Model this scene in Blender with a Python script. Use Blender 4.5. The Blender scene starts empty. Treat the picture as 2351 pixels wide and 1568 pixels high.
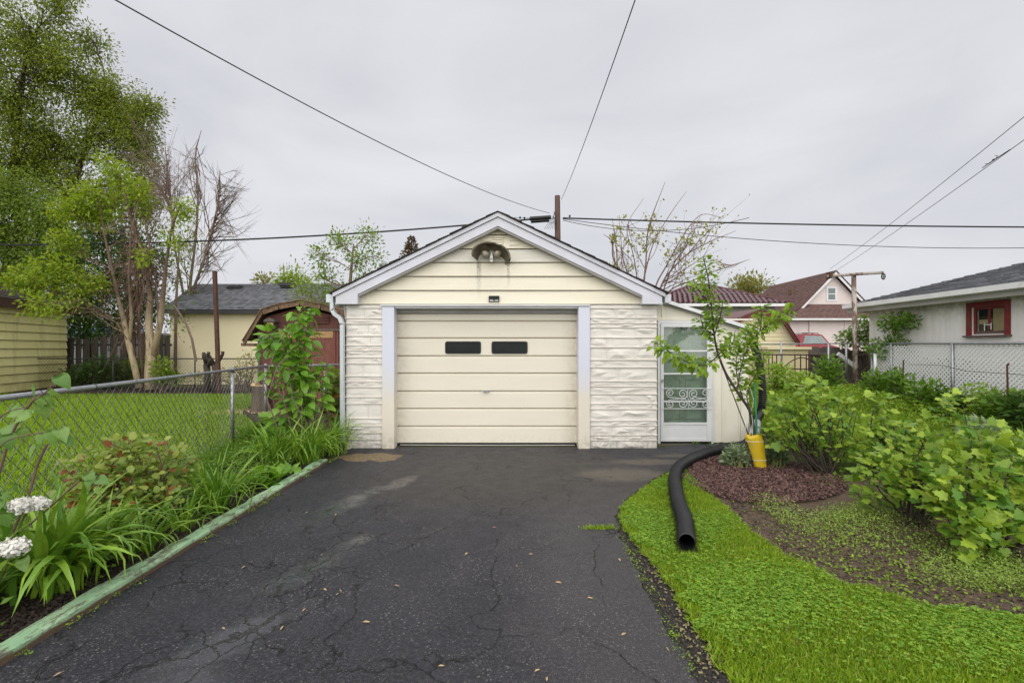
import bpy, math, random
import numpy as np
from mathutils import Vector, Matrix

random.seed(7); rng = np.random.default_rng(7)
SC = bpy.context.scene
COL = SC.collection
# ---------------------------------------------------------------- camera
FP, EYE, CX, CY = 1100.0, 1.5, 1175.5, 800.0        # survey of the photograph: focal length, eye height, principal point
cam = bpy.data.cameras.new('camera'); camo = bpy.data.objects.new('camera', cam); COL.objects.link(camo)
camo.location = (0, 0, EYE); camo.rotation_euler = (math.pi/2, 0, 0)
cam.sensor_width = 36; cam.lens = FP/2351*36; cam.shift_y = 16/2351; cam.clip_start = .05; cam.clip_end = 2000
SC.camera = camo
# ---------------------------------------------------------------- sky, sun, exposure
w = bpy.data.worlds.new('World'); SC.world = w; w.use_nodes = True
nt = w.node_tree; nt.nodes.clear()
def wn(t, **k):
    n = nt.nodes.new(t)
    for a, b in k.items(): setattr(n, a, b)
    return n
SUN_EL, SUN_AZ = math.radians(36), math.radians(186)   # azimuth clockwise from +Y: behind the camera, a little left
sky = wn('ShaderNodeTexSky', sky_type='NISHITA', sun_disc=False, sun_elevation=SUN_EL, sun_rotation=SUN_AZ)
tc = wn('ShaderNodeTexCoord'); mp = wn('ShaderNodeMapping'); mp.inputs['Scale'].default_value = (1.0, 1.6, 3.2)
no = wn('ShaderNodeTexNoise'); no.inputs['Scale'].default_value = 1.5; no.inputs['Detail'].default_value = 5; no.inputs['Roughness'].default_value = .5
no.inputs['Distortion'].default_value = .5
rp = wn('ShaderNodeValToRGB'); rp.color_ramp.elements[0].position = .32; rp.color_ramp.elements[1].position = .68
rp.color_ramp.elements[0].color = (5.35, 5.42, 5.85, 1); rp.color_ramp.elements[1].color = (6.7, 6.75, 7.05, 1)
mx = wn('ShaderNodeMix', data_type='RGBA'); mx.inputs[0].default_value = .97
bg = wn('ShaderNodeBackground'); bg.inputs['Strength'].default_value = .0525
ow = wn('ShaderNodeOutputWorld')
L = nt.links.new
L(tc.outputs['Generated'], mp.inputs['Vector']); L(mp.outputs[0], no.inputs['Vector']); L(no.outputs[0], rp.inputs[0])
L(sky.outputs[0], mx.inputs[6]); L(rp.outputs[0], mx.inputs[7]); L(mx.outputs[2], bg.inputs[0]); L(bg.outputs[0], ow.inputs[0])
sl = bpy.data.lights.new('sun', 'SUN'); sl.energy = 1.5; sl.angle = math.radians(110); sl.color = (1, .965, .91)
so = bpy.data.objects.new('sun', sl); COL.objects.link(so)
so.rotation_euler = Vector((math.sin(SUN_AZ)*math.cos(SUN_EL), math.cos(SUN_AZ)*math.cos(SUN_EL), math.sin(SUN_EL))).to_track_quat('Z', 'Y').to_euler()
SC.view_settings.view_transform = 'Standard'; SC.view_settings.look = 'None'
SC.view_settings.exposure = 1.2; SC.view_settings.gamma = 1; SC.view_settings.use_curve_mapping = False
SC.cycles.max_bounces = 6; SC.cycles.diffuse_bounces = 3; SC.cycles.transparent_max_bounces = 8

# ---------------------------------------------------------------- survey helpers
def at(x, y, Y): return Vector(((x-CX)*Y/FP, Y, EYE-(y-CY)*Y/FP))
def gnd(x, y, z=0.0):
    Y = (EYE-z)*FP/(y-CY); return Vector(((x-CX)*Y/FP, Y, z))
def sst(a, b, x): t = np.clip((x-a)/(b-a), 0, 1); return t*t*(3-2*t)
def gz(x, y): return .42*sst(5.6, 11, np.asarray(y, float))*sst(3.0, 4.8, np.asarray(x, float))

# ---------------------------------------------------------------- mesh helpers
class MB:
    def __init__(s): s.v = []; s.f = []; s.r = []
    def quad(s, a, b, c, d, r=0): 
        n = len(s.v); s.v += [tuple(a), tuple(b), tuple(c), tuple(d)]; s.f.append((n, n+1, n+2, n+3)); s.r.append(r)
    def tri(s, a, b, c, r=0):
        n = len(s.v); s.v += [tuple(a), tuple(b), tuple(c)]; s.f.append((n, n+1, n+2)); s.r.append(r)
    def box(s, x0, y0, z0, x1, y1, z1, r=0):
        return s.hexa([(x0,y0,z0),(x1,y0,z0),(x1,y1,z0),(x0,y1,z0),(x0,y0,z1),(x1,y0,z1),(x1,y1,z1),(x0,y1,z1)], r)
    def hexa(s, p, r=0):
        n = len(s.v); s.v += [tuple(q) for q in p]
        for f in ((0,3,2,1),(4,5,6,7),(0,1,5,4),(1,2,6,5),(2,3,7,6),(3,0,4,7)): s.f.append(tuple(n+i for i in f)); s.r.append(r)
        return s
    def obox(s, a, b, wid, th, up=(0,0,1), r=0):
        """a bar from a to b, wid across (perpendicular to up), th along up"""
        a = Vector(a); b = Vector(b); d = (b-a).normalized(); u = Vector(up); sd = d.cross(u).normalized()*wid/2; u = sd.cross(d).normalized()*th/2
        return s.hexa([a-sd-u, a+sd-u, b+sd-u, b-sd-u, a-sd+u, a+sd+u, b+sd+u, b-sd+u], r)
    def prism(s, poly, ext, r=0):
        """poly: list of points, ext: extrusion vector"""
        n = len(s.v); k = len(poly); e = Vector(ext)
        s.v += [tuple(p) for p in poly] + [tuple(Vector(p)+e) for p in poly]
        s.f.append(tuple(range(n+k-1, n-1, -1))); s.f.append(tuple(range(n+k, n+2*k))); s.r += [r, r]
        for i in range(k):
            j = (i+1) % k; s.f.append((n+i, n+j, n+k+j, n+k+i)); s.r.append(r)
        return s
    def tube(s, pts, rad, sides=5, cap=True, r=0):
        pts = [Vector(p) for p in pts]; m = len(pts)
        if not hasattr(rad, '__len__'): rad = [rad]*m
        n0 = len(s.v); prev = None
        for i, p in enumerate(pts):
            d = (pts[min(i+1, m-1)]-pts[max(i-1, 0)])
            if d.length < 1e-9: d = Vector((0,0,1))
            d.normalize()
            if prev is None:
                a = d.orthogonal().normalized()
            else:
                a = prev - d*prev.dot(d)
                a = a.normalized() if a.length > 1e-6 else d.orthogonal().normalized()
            prev = a; b = d.cross(a)
            for k in range(sides):
                t = 2*math.pi*k/sides; q = p+(a*math.cos(t)+b*math.sin(t))*rad[i]; s.v.append((q.x, q.y, q.z))
        for i in range(m-1):
            for k in range(sides):
                k2 = (k+1) % sides; s.f.append((n0+i*sides+k, n0+i*sides+k2, n0+(i+1)*sides+k2, n0+(i+1)*sides+k)); s.r.append(r)
        if cap and sides > 2:
            s.f.append(tuple(n0+k for k in range(sides-1, -1, -1))); s.f.append(tuple(n0+(m-1)*sides+k for k in range(sides))); s.r += [r, r]
        return s
    def mesh(s, name, mat, smooth=False):
        me = bpy.data.meshes.new(name); me.from_pydata(s.v, [], s.f); me.materials.append(mat)
        if any(s.r):
            at_ = me.attributes.new('rnd', 'FLOAT', 'FACE'); at_.data.foreach_set('value', np.array(s.r, 'f'))
        if smooth: me.polygons.foreach_set('use_smooth', [True]*len(me.polygons))
        me.update(); return me
    def build(s, name, mat, parent=None, smooth=False, label=None, kind=None):
        return link(name, s.mesh(name, mat, smooth), parent, None, label, kind)

def link(name, me, parent=None, M=None, label=None, kind=None):
    o = bpy.data.objects.new(name, me); COL.objects.link(o)
    if M is not None: o.matrix_basis = M
    if parent is not None:
        o.parent = parent
        if parent.type == 'EMPTY': o.matrix_parent_inverse = parent.matrix_basis.inverted()
        elif parent.get('_m') is not None: pass
    if label: o['label'] = label
    if kind: o['kind'] = kind
    return o
def thing(name, label, cat, loc, group=None):
    o = bpy.data.objects.new(name, None); COL.objects.link(o); o.matrix_basis = Matrix.Translation(Vector(loc)); o.empty_display_size = .2
    o['label'] = label; o['category'] = cat
    if group: o['group'] = group
    return o
def tag(o, label, cat, group=None):
    o['label'] = label; o['category'] = cat
    if group: o['group'] = group
    return o
def stuff(o, label, cat=None):
    o['kind'] = 'stuff'; o['label'] = label
    if cat: o['category'] = cat
    return o
def structure(o, label=None):
    o['kind'] = 'structure'
    if label: o['label'] = label
    return o
def fast(name, verts, tris, mat, rnd=None, smooth=False):
    me = bpy.data.meshes.new(name); nv, nf = len(verts), len(tris)
    me.vertices.add(nv); me.vertices.foreach_set('co', np.ascontiguousarray(verts, 'f').ravel())
    me.loops.add(nf*3); me.loops.foreach_set('vertex_index', np.ascontiguousarray(tris, 'i').ravel())
    me.polygons.add(nf); me.polygons.foreach_set('loop_start', np.arange(0, nf*3, 3, dtype='i'))
    me.update(calc_edges=True)
    if rnd is not None:
        a = me.attributes.new('rnd', 'FLOAT', 'FACE'); a.data.foreach_set('value', np.ascontiguousarray(rnd, 'f'))
    if smooth: me.polygons.foreach_set('use_smooth', np.ones(nf, bool))
    me.materials.append(mat); return me
def unit(a): return a/np.maximum(np.linalg.norm(a, axis=-1, keepdims=True), 1e-9)
def basis(d, up=None):
    """leaf frames: y axis along d, z the leaf normal as close as can be to up"""
    d = unit(d); n = len(d)
    if up is None: up = rng.normal(size=(n, 3))
    x = unit(np.cross(d, up)); z = np.cross(x, d)
    return np.stack([x, d, z], axis=-1)
def scatter(name, tv, tf, pos, R, size, mat, rnd=None, parent=None, kind=None, label=None):
    n = len(pos); k = len(tv)
    size = np.broadcast_to(np.asarray(size, float).reshape(-1, 1, 1) if np.ndim(size) < 2 else np.asarray(size)[:, None, :], (n, 1, 1) if np.ndim(size) < 2 else (n, 1, 3))
    v = np.einsum('nij,nkj->nki', R, tv[None]*size)+pos[:, None, :]
    f = (tf[None]+(np.arange(n)*k)[:, None, None]).reshape(-1, 3)
    if rnd is None: rnd = rng.random(n)
    return link(name, fast(name, v.reshape(-1, 3), f, mat, np.repeat(rnd, len(tf))), parent, None, label, kind)
def m4(R, p, s):
    M = Matrix(((R[0][0]*s, R[0][1]*s, R[0][2]*s, p[0]), (R[1][0]*s, R[1][1]*s, R[1][2]*s, p[1]), (R[2][0]*s, R[2][1]*s, R[2][2]*s, p[2]), (0, 0, 0, 1)))
    return M
# leaf shapes (base at origin, along +y, length 1)
LEAF = (np.array([(0,0,0), (.26,.42,.07), (0,1,-.08), (-.26,.42,.07)], float), np.array([(0,1,2), (0,2,3)]))
def outline_leaf(pts, fold=.12, droop=.15):
    """pts: right half outline from base to tip, mirrored about a folded midrib"""
    v = []; f = []; m = len(pts)
    for (x, y) in pts: v.append((0, y, -droop*y*y)); v.append((x, y, fold*x-droop*y*y)); v.append((-x, y, fold*x-droop*y*y))
    for i in range(m-1):
        a, b = 3*i, 3*(i+1)
        f += [(a, a+1, b+1), (a, b+1, b), (a, b+2, a+2), (a, b, b+2)]
    return np.array(v, float), np.array(f)
HEART = outline_leaf([(.05,-.02), (.30,-.04), (.42,.16), (.40,.38), (.27,.62), (.12,.83), (0,1)], .35, .30)
OVAL = outline_leaf([(0,0), (.17,.15), (.27,.38), (.25,.62), (.13,.85), (0,1)], .30, .28)
ROUND = outline_leaf([(0,0), (.26,.12), (.38,.4), (.34,.7), (.17,.92), (0,1)], .15, .15)
def lobed():
    out = [(0,0), (.22,-.10), (.48,.02), (.40,.17), (.62,.42), (.36,.48), (.27,.62), (.30,.78), (.13,.84), (0,1.05)]
    pts = out + [(-x, y) for x, y in out[-2:0:-1]]
    v = [(0,.35,0)]+[(x, y, -.16*abs(x)-.22*max(0, y-.35)**1.5+.02) for x, y in pts]
    k = len(pts); f = [(0, 1+i, 1+(i+1) % k) for i in range(k)]
    return np.array(v, float), np.array(f)
LOBED = lobed()
def strap(arch=1.0, seg=7, wid=.024):
    """an arching grass-like leaf one unit long leaving the ground steeply and drooping at the tip"""
    v = []; p = np.array([0., 0., 0.]); ang = math.radians(82); 
    for i in range(seg+1):
        t = i/seg; w_ = wid*(.55+1.1*t if t < .4 else 1.0*(1-((t-.4)/.6)**1.8)*.99+.0)
        v += [(-w_, p[1], p[2]+w_*.5), (0, p[1], p[2]), (w_, p[1], p[2]+w_*.5)]
        ang -= math.radians(arch*(8+34*t)/seg*3.1)
        p = p+np.array([0, math.cos(ang), math.sin(ang)])/seg
    f = []
    for i in range(seg):
        for k in (0, 1): a = 3*i+k; f += [(a, a+1, a+4), (a, a+4, a+3)]
    return np.array(v, float), np.array(f)
STRAPS = [strap(a, 7, w_) for a, w_ in ((.85, .020), (1.3, .019), (1.7, .021), (2.0, .017), (.5, .018))]

# ---------------------------------------------------------------- materials
class NT:
    def __init__(s, name):
        s.m = bpy.data.materials.new(name); s.m.use_nodes = True; s.t = s.m.node_tree; s.t.nodes.clear()
        s.out = s.n('ShaderNodeOutputMaterial'); s.b = s.n('ShaderNodeBsdfPrincipled'); s.l(s.b.outputs[0], s.out.inputs[0])
        s.tc = s.n('ShaderNodeTexCoord')
    def n(s, t, **k):
        q = s.t.nodes.new(t)
        for a, b in k.items(): setattr(q, a, b)
        return q
    def l(s, a, b): s.t.links.new(a, b)
    def put(s, sock, v):
        if isinstance(v, (int, float)): sock.default_value = v
        elif isinstance(v, (tuple, list)): sock.default_value = tuple(v)+((1,) if len(v) == 3 and sock.type == 'RGBA' else ())
        else: s.l(v, sock)
    def vec(s, scale=(1,1,1), rot=(0,0,0), loc=(0,0,0)):
        q = s.n('ShaderNodeMapping'); q.inputs['Scale'].default_value = scale; q.inputs['Rotation'].default_value = rot; q.inputs['Location'].default_value = loc
        s.l(s.tc.outputs['Object'], q.inputs[0]); return q.outputs[0]
    def noise(s, scale, detail=4, rough=.55, vec=None, dist=0):
        q = s.n('ShaderNodeTexNoise'); q.inputs['Scale'].default_value = scale; q.inputs['Detail'].default_value = detail; q.inputs['Roughness'].default_value = rough; q.inputs['Distortion'].default_value = dist
        s.l(vec if vec is not None else s.tc.outputs['Object'], q.inputs['Vector']); return q.outputs[0]
    def voro(s, scale, feature='F1', vec=None, out=0):
        q = s.n('ShaderNodeTexVoronoi', feature=feature); q.inputs['Scale'].default_value = scale
        s.l(vec if vec is not None else s.tc.outputs['Object'], q.inputs['Vector']); return q.outputs[out]
    def math(s, op, a, b=0.0, clamp=False):
        q = s.n('ShaderNodeMath', operation=op, use_clamp=clamp); s.put(q.inputs[0], a); s.put(q.inputs[1], b); return q.outputs[0]
    def rng(s, v, a, b, c=0.0, d=1.0):
        q = s.n('ShaderNodeMapRange'); s.put(q.inputs[0], v); q.inputs[1].default_value = a; q.inputs[2].default_value = b; q.inputs[3].default_value = c; q.inputs[4].default_value = d; return q.outputs[0]
    def mix(s, fac, a, b, mode='MIX'):
        q = s.n('ShaderNodeMix', data_type='RGBA', blend_type=mode); s.put(q.inputs[0], fac); s.put(q.inputs[6], a); s.put(q.inputs[7], b); return q.outputs[2]
    def bump(s, h, strength=.3, dist=.01, prev=None):
        q = s.n('ShaderNodeBump'); q.inputs['Strength'].default_value = strength; q.inputs['Distance'].default_value = dist; s.l(h, q.inputs['Height'])
        if prev is not None: s.l(prev, q.inputs['Normal'])
        s.l(q.outputs[0], s.b.inputs['Normal']); return q.outputs[0]
    def blob(s, cx, cy, rx, ry, soft=.35, wob=.5, ns=3.0, rot=0):
        """soft-edged irregular patch on the ground plane"""
        sp = s.n('ShaderNodeSeparateXYZ'); s.l(s.tc.outputs['Object'], sp.inputs[0])
        dx = s.math('SUBTRACT', sp.outputs[0], cx); dy = s.math('SUBTRACT', sp.outputs[1], cy)
        if rot:
            c, q = math.cos(rot), math.sin(rot)
            ex = s.math('ADD', s.math('MULTIPLY', dx, c), s.math('MULTIPLY', dy, q)); ey = s.math('SUBTRACT', s.math('MULTIPLY', dy, c), s.math('MULTIPLY', dx, q)); dx, dy = ex, ey
        a = s.math('POWER', s.math('ABSOLUTE', s.math('DIVIDE', dx, rx)), 2); b = s.math('POWER', s.math('ABSOLUTE', s.math('DIVIDE', dy, ry)), 2)
        d = s.math('SQRT', s.math('ADD', a, b)); d = s.math('ADD', d, s.math('MULTIPLY', s.math('SUBTRACT', s.noise(ns, 4), .5), wob*2))
        return s.rng(d, 1+soft/2, 1-soft/2)
    def base(s, c, rough=.6, metal=0.0, spec=.5):
        s.put(s.b.inputs['Base Color'], c); s.put(s.b.inputs['Roughness'], rough); s.put(s.b.inputs['Metallic'], metal); s.put(s.b.inputs['Specular IOR Level'], spec)
        return s.m
def rndfac(s):
    a = s.n('ShaderNodeAttribute', attribute_name='rnd'); o = s.n('ShaderNodeObjectInfo')
    return s.math('FRACT', s.math('ADD', a.outputs['Fac'], o.outputs['Random']))
def M(name, c1, c2=None, scale=4, rough=.6, bump=.0, bscale=60, stretch=(1,1,1), metal=0, spec=.4, dirt=None, dscale=1.5, damt=.5, pp=0.0, bd=.004):
    """a plain procedural surface: two tones, fine relief, optional dirt, optional per-piece tone"""
    s = NT(name); v = s.vec(stretch); c2 = c2 or tuple(x*.82 for x in c1)
    n1 = s.noise(scale, 6, .6, v); c = s.mix(s.rng(n1, .35, .65), c1, c2)
    if pp:
        f = rndfac(s); c = s.mix(s.math('MULTIPLY', f, pp), c, (.02, .02, .02)); 
    if dirt:
        n2 = s.noise(dscale, 8, .7, v, .6); c = s.mix(s.math('MULTIPLY', s.rng(n2, .5, .72), damt), c, dirt)
    s.base(c, rough, metal, spec)
    if bump: s.bump(s.noise(bscale, 5, .65, v), bump, bd)
    return s.m
def leafmat(name, c1, c2, c3=None, tr=.35, rough=.45, spec=.35, c3pos=.9, wet=0):
    s = NT(name); f = rndfac(s)
    r = s.n('ShaderNodeValToRGB'); e = r.color_ramp.elements; e[0].color = c1+(1,); e[1].color = c2+(1,); e[1].position = .85
    if c3: q = e.new(c3pos); q.color = c2+(1,); e[2].position = c3pos; q = e.new(min(1, c3pos+.03)); q.color = c3+(1,)
    s.l(f, r.inputs[0]); c = r.outputs[0]
    c = s.mix(s.math('MULTIPLY', s.rng(s.noise(9, 3), .35, .65), .35), c, tuple(x*.6 for x in c1))
    s.base(c, rough, 0, spec)
    t = s.n('ShaderNodeBsdfTranslucent'); s.l(s.mix(1.0, c, (1.25, 1.2, .7), 'MULTIPLY'), t.inputs[0])
    m = s.n('ShaderNodeMixShader'); m.inputs[0].default_value = tr; s.l(s.b.outputs[0], m.inputs[1]); s.l(t.outputs[0], m.inputs[2]); s.l(m.outputs[0], s.out.inputs[0])
    return s.m

# --- painted and built surfaces
def stained_siding(name, c1, c2, moss=False, grain=.25):
    s = NT(name); v = s.vec((.35, 1, 9)); n1 = s.noise(7, 6, .6, v)
    c = s.mix(s.rng(n1, .3, .7), c1, c2)
    sp = s.n('ShaderNodeSeparateXYZ'); s.l(s.tc.outputs['Object'], sp.inputs[0])
    if moss:
        # run-off stains below both ends of the lamp hood, and grime on the board edges round it
        for cx, wd, dn in ((-.50, .045, .60), (-.055, .030, .45)):
            wob = s.math('MULTIPLY', s.math('SUBTRACT', s.noise(14, 3), .5), .05)
            dx = s.math('ABSOLUTE', s.math('SUBTRACT', s.math('ADD', sp.outputs[0], wob), cx))
            a = s.rng(dx, wd, wd*.3); zf = s.rng(sp.outputs[2], 2.78-dn, 2.78, 0, 1); zt = s.rng(sp.outputs[2], 2.84, 2.80)
            k = s.math('MULTIPLY', s.math('MULTIPLY', a, s.math('POWER', zf, 1.5)), zt); k = s.math('MULTIPLY', k, s.rng(s.noise(60, 5, .7), .38, .55))
            c = s.mix(s.math('MULTIPLY', k, .85), c, (.06, .07, .03))
        k = s.math('MULTIPLY', s.rng(s.math('ABSOLUTE', s.math('ADD', sp.outputs[0], .27)), .9, .2), s.rng(s.noise(22, 6, .8, s.vec((.5,1,2))), .58, .7))
        c = s.mix(s.math('MULTIPLY', k, .35), c, (.14, .14, .07))
    k = s.rng(s.noise(1.7, 7, .7), .5, .75); c = s.mix(s.math('MULTIPLY', k, .3), c, tuple(x*.75 for x in c1))
    k = s.rng(s.noise(90, 2), .73, .76); c = s.mix(s.math('MULTIPLY', k, .5), c, (.2, .16, .1))
    s.base(c, .5, 0, .35); s.bump(s.noise(30, 5, .7, s.vec((.25, 1, 8))), grain, .004); return s.m
m_cream = stained_siding('cream_siding', (.80, .755, .62), (.75, .70, .56), True)
m_cream_white = stained_siding('whitened_siding', (.72, .70, .63), (.66, .62, .52), True, .6)
m_trim = M('lavender_white_trim', (.64, .65, .73), (.58, .58, .64), 1.2, .35, .06, 30, dirt=(.4,.38,.33), damt=.25)
m_jamb = None
def jamb():
    s = NT('door_jamb_paint'); sp = s.n('ShaderNodeSeparateXYZ'); s.l(s.tc.outputs['Object'], sp.inputs[0])
    k = s.rng(s.math('ADD', sp.outputs[2], s.math('MULTIPLY', s.noise(3, 4), .5)), .9, 1.5)
    c = s.mix(k, (.70, .65, .55), (.62, .64, .74)); n = s.rng(s.noise(40, 4, .7), .68, .74); c = s.mix(s.math('MULTIPLY', n, .5), c, (.15,.12,.09))
    lo = s.math('MULTIPLY', s.rng(sp.outputs[2], .25, 0), s.rng(s.noise(12, 5), .4, .6)); c = s.mix(s.math('MULTIPLY', lo, .4), c, (.2,.16,.1))
    s.base(c, .4, 0, .4); s.bump(s.noise(25, 4, .6, s.vec((3, 3, .6))), .08, .003); return s.m
m_jamb = jamb()
def door_mat():
    s = NT('garage_door_panel'); c = s.mix(s.rng(s.noise(2, 5, .6, s.vec((.5, 1, 3))), .3, .7), (.76, .715, .60), (.715, .67, .555))
    k = s.rng(s.noise(70, 2), .74, .77); c = s.mix(s.math('MULTIPLY', k, .7), c, (.12, .08, .05))
    sp = s.n('ShaderNodeSeparateXYZ'); s.l(s.tc.outputs['Object'], sp.inputs[0])
    e = s.math('MULTIPLY', s.rng(s.math('ABSOLUTE', s.math('ADD', sp.outputs[0], .39)), 1.15, 1.42), s.rng(s.noise(11, 5), .35, .65)); c = s.mix(s.math('MULTIPLY', e, .3), c, (.3, .22, .12))
    lo = s.math('MULTIPLY', s.rng(sp.outputs[2], .2, 0), s.rng(s.noise(16, 5, .7), .48, .66)); c = s.mix(s.math('MULTIPLY', lo, .25), c, (.28, .2, .12))
    s.base(c, .42, 0, .45); s.bump(s.noise(3, 3, .5, s.vec((.6, 1, 2))), .15, .01); return s.m
m_door = door_mat()
m_groove = M('dark_groove', (.10, .07, .04), (.22, .17, .10), 12, .8, stretch=(1,1,1))  # dark brown for board joint strips, door stops and door panel gaps
def stone_mat():
    s = NT('painted_cast_stone'); c = s.mix(s.rng(s.noise(3, 5), .35, .65), (.77, .74, .685), (.71, .67, .62))
    sp = s.n('ShaderNodeSeparateXYZ'); s.l(s.tc.outputs['Object'], sp.inputs[0])
    k = s.math('MULTIPLY', s.rng(sp.outputs[2], .35, .0), s.rng(s.noise(18, 6, .75), .44, .6)); c = s.mix(s.math('MULTIPLY', k, .55), c, (.22, .19, .13))
    k = s.rng(s.noise(30, 6, .8), .64, .7); c = s.mix(s.math('MULTIPLY', k, .25), c, (.35, .3, .25))
    s.base(c, .55, 0, .35); s.bump(s.noise(28, 6, .7), .5, .006); return s.m
m_stone = stone_mat()
m_dark = M('black_shingle_edge', (.035, .03, .03), (.07, .06, .055), 20, .9, .5, 90)
m_shingle = M('charcoal_shingle', (.21, .215, .235), (.15, .155, .17), 25, .9, .3, 120, pp=.6)
m_shingle_l = M('dark_brown_shingle', (.085, .06, .05), (.05, .037, .03), 25, .9, .3, 120, pp=.5)
m_shingle_b = M('russet_brown_shingle', (.20, .11, .095), (.14, .08, .07), 25, .9, .3, 120, pp=.45)
m_glassdark = M('dark_glazing', (.008, .012, .011), (.014, .02, .018), 3, .10, 0, spec=.12)
m_black = M('black_rubber', (.009, .009, .010), (.016, .016, .017), 8, .40, .1, 40)
m_blackpl = M('black_plastic', (.012, .012, .013), None, 8, .35)
m_galv = M('galvanised_steel', (.42, .44, .46), (.30, .31, .33), 25, .42, .15, 120, metal=.75, dirt=(.25,.22,.2), dscale=6, damt=.4)
m_wire = M('galvanised_wire', (.24, .25, .26), (.06, .06, .06), 3.0, .55, metal=.3)
m_wireblack = M('rusty_black_wire', (.05, .04, .035), (.09, .06, .045), 5, .7)
m_rust = M('rusty_steel', (.10, .045, .03), (.055, .03, .022), 9, .85, .4, 60, dirt=(.2,.09,.04), dscale=7)
m_cable = M('black_cable', (.012, .012, .013), None, 5, .6)
def tpole():
    s = NT('peeling_painted_pole'); c = s.mix(s.rng(s.noise(9, 6, .7, s.vec((1,1,.5))), .45, .55), (.40, .36, .31), (.16, .10, .075))
    s.base(c, .75); s.bump(s.noise(20, 5), .4, .004); return s.m
m_tpole = tpole()
m_wood = M('weathered_grey_wood', (.20, .175, .15), (.11, .09, .075), 5, .85, .4, 30, (6, 6, .6), pp=.5)
m_wooddark = M('old_dark_boards', (.10, .08, .062), (.05, .042, .035), 5, .9, .4, 30, (6, 6, .6), pp=.5)
m_utility = M('creosoted_pole', (.12, .068, .05), (.06, .04, .033), 4, .9, .5, 30, (8, 8, .7))
def barkm():
    s = NT('pale_peeling_bark'); v = s.vec((2, 2, .5)); c = s.mix(s.rng(s.noise(5, 6, .6, v), .35, .65), (.50, .41, .27), (.34, .26, .16))
    sp = s.n('ShaderNodeSeparateXYZ'); s.l(s.tc.outputs['Object'], sp.inputs[0])   # the bark peels pale only on the old lower stems
    c = s.mix(s.rng(s.math('ADD', sp.outputs[2], s.math('MULTIPLY', s.noise(2, 4), 1.6)), 2.9, 4.2), c, (.15, .105, .075))
    k = s.rng(s.noise(9, 6, .75, s.vec((1, 1, .35)), .8), .56, .62); c = s.mix(s.math('MULTIPLY', k, .85), c, (.07, .05, .035))
    s.base(c, .9, 0, .2); s.bump(s.noise(14, 6, .7, v), .7, .02); return s.m
m_bark = barkm()
m_barkyel = M('tan_smooth_bark', (.42, .29, .14), (.30, .20, .10), 6, .85, .3, 30, (2, 2, .5), dirt=(.15,.1,.06), dscale=5)
m_barkdark = M('dark_bark', (.075, .06, .045), (.04, .032, .026), 6, .95, .5, 25, (2, 2, .5))
m_twig = M('brown_twig', (.22, .16, .12), (.14, .10, .08), 8, .85)
m_twigred = M('reddish_twig', (.19, .115, .085), (.13, .08, .06), 8, .8)
m_stemgreen = M('green_stem', (.12, .16, .04), (.09, .07, .03), 8, .6)
m_osb = M('weathered_strand_board', (.24, .15, .085), (.10, .062, .04), 14, .9, .5, 40, dirt=(.04,.03,.022), dscale=4, damt=.8)
m_redbrown = M('oxide_red_panel', (.20, .062, .045), (.14, .045, .035), 5, .75, .3, 40, (3, 3, .5), dirt=(.36,.26,.22), dscale=16, damt=.3)
m_ply = M('bare_plywood', (.42, .26, .12), (.30, .18, .08), 5, .8, .2, 40, (1, 1, 6))
m_shedgable = M('dark_red_gable', (.13, .05, .038), (.09, .036, .03), 4, .8, .3, 40)
m_cstucco = M('cream_stucco', (.84, .76, .52), (.82, .73, .49), 1.2, .85, .3, 90)
def dirty_stucco():
    s = NT('streaked_white_stucco'); c = s.mix(s.rng(s.noise(2, 6), .3, .7), (.80, .785, .755), (.72, .70, .67))
    sp = s.n('ShaderNodeSeparateXYZ'); s.l(s.tc.outputs['Object'], sp.inputs[0])
    st = s.rng(s.noise(5, 6, .7, s.vec((1, 1.6, .12))), .45, .68); up = s.rng(sp.outputs[2], 1.3, 2.45)
    c = s.mix(s.math('MULTIPLY', s.math('MULTIPLY', st, up), .5), c, (.34, .31, .23))
    k = s.math('MULTIPLY', s.rng(sp.outputs[2], 2.0, 2.5), s.rng(s.noise(8, 5), .35, .6)); c = s.mix(s.math('MULTIPLY', k, .6), c, (.20, .18, .10))
    s.base(c, .85, 0, .25); s.bump(s.noise(70, 5, .8), .7, .008); return s.m
m_dstucco = dirty_stucco()
def yellow_mat():
    s = NT('mossy_yellow_siding'); c = s.mix(s.rng(s.noise(.9, 6, .65, s.vec((1, 1, .5))), .35, .65), (.85, .80, .40), (.80, .74, .33))
    sp = s.n('ShaderNodeSeparateXYZ'); s.l(s.tc.outputs['Object'], sp.inputs[0])
    st = s.rng(s.noise(1.3, 6, .7, s.vec((1, 1, .22)), .5), .5, .72); c = s.mix(s.math('MULTIPLY', st, .5), c, (.32, .30, .09))
    lo = s.math('MULTIPLY', s.rng(sp.outputs[2], 1.3, 0), s.rng(s.noise(2.5, 5), .3, .7)); c = s.mix(s.math('MULTIPLY', lo, .6), c, (.32, .27, .05))
    s.base(c, .7, 0, .3); s.bump(s.noise(20, 5, .7, s.vec((1, .3, 6))), .25, .005); return s.m
m_yellow = yellow_mat()
m_fasciabr = M('brown_fascia', (.11, .052, .042), (.075, .036, .03), 5, .6)
m_pink = M('pinkish_vinyl_siding', (.72, .63, .61), (.67, .59, .57), 1, .6, .05, 30)
m_white = M('white_paint', (.74, .75, .76), (.66, .67, .68), 3, .4, .05, 40, dirt=(.45,.42,.36), damt=.3)
m_whitegrey = M('white_vinyl', (.80, .80, .80), (.74, .74, .74), 3, .5, .05, 40, dirt=(.42,.39,.33), dscale=5, damt=.35)
m_soffit = M('grey_soffit', (.42, .41, .39), (.34, .33, .31), 3, .6)
m_greydark = M('dark_gutter', (.045, .045, .05), None, 4, .5)
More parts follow.
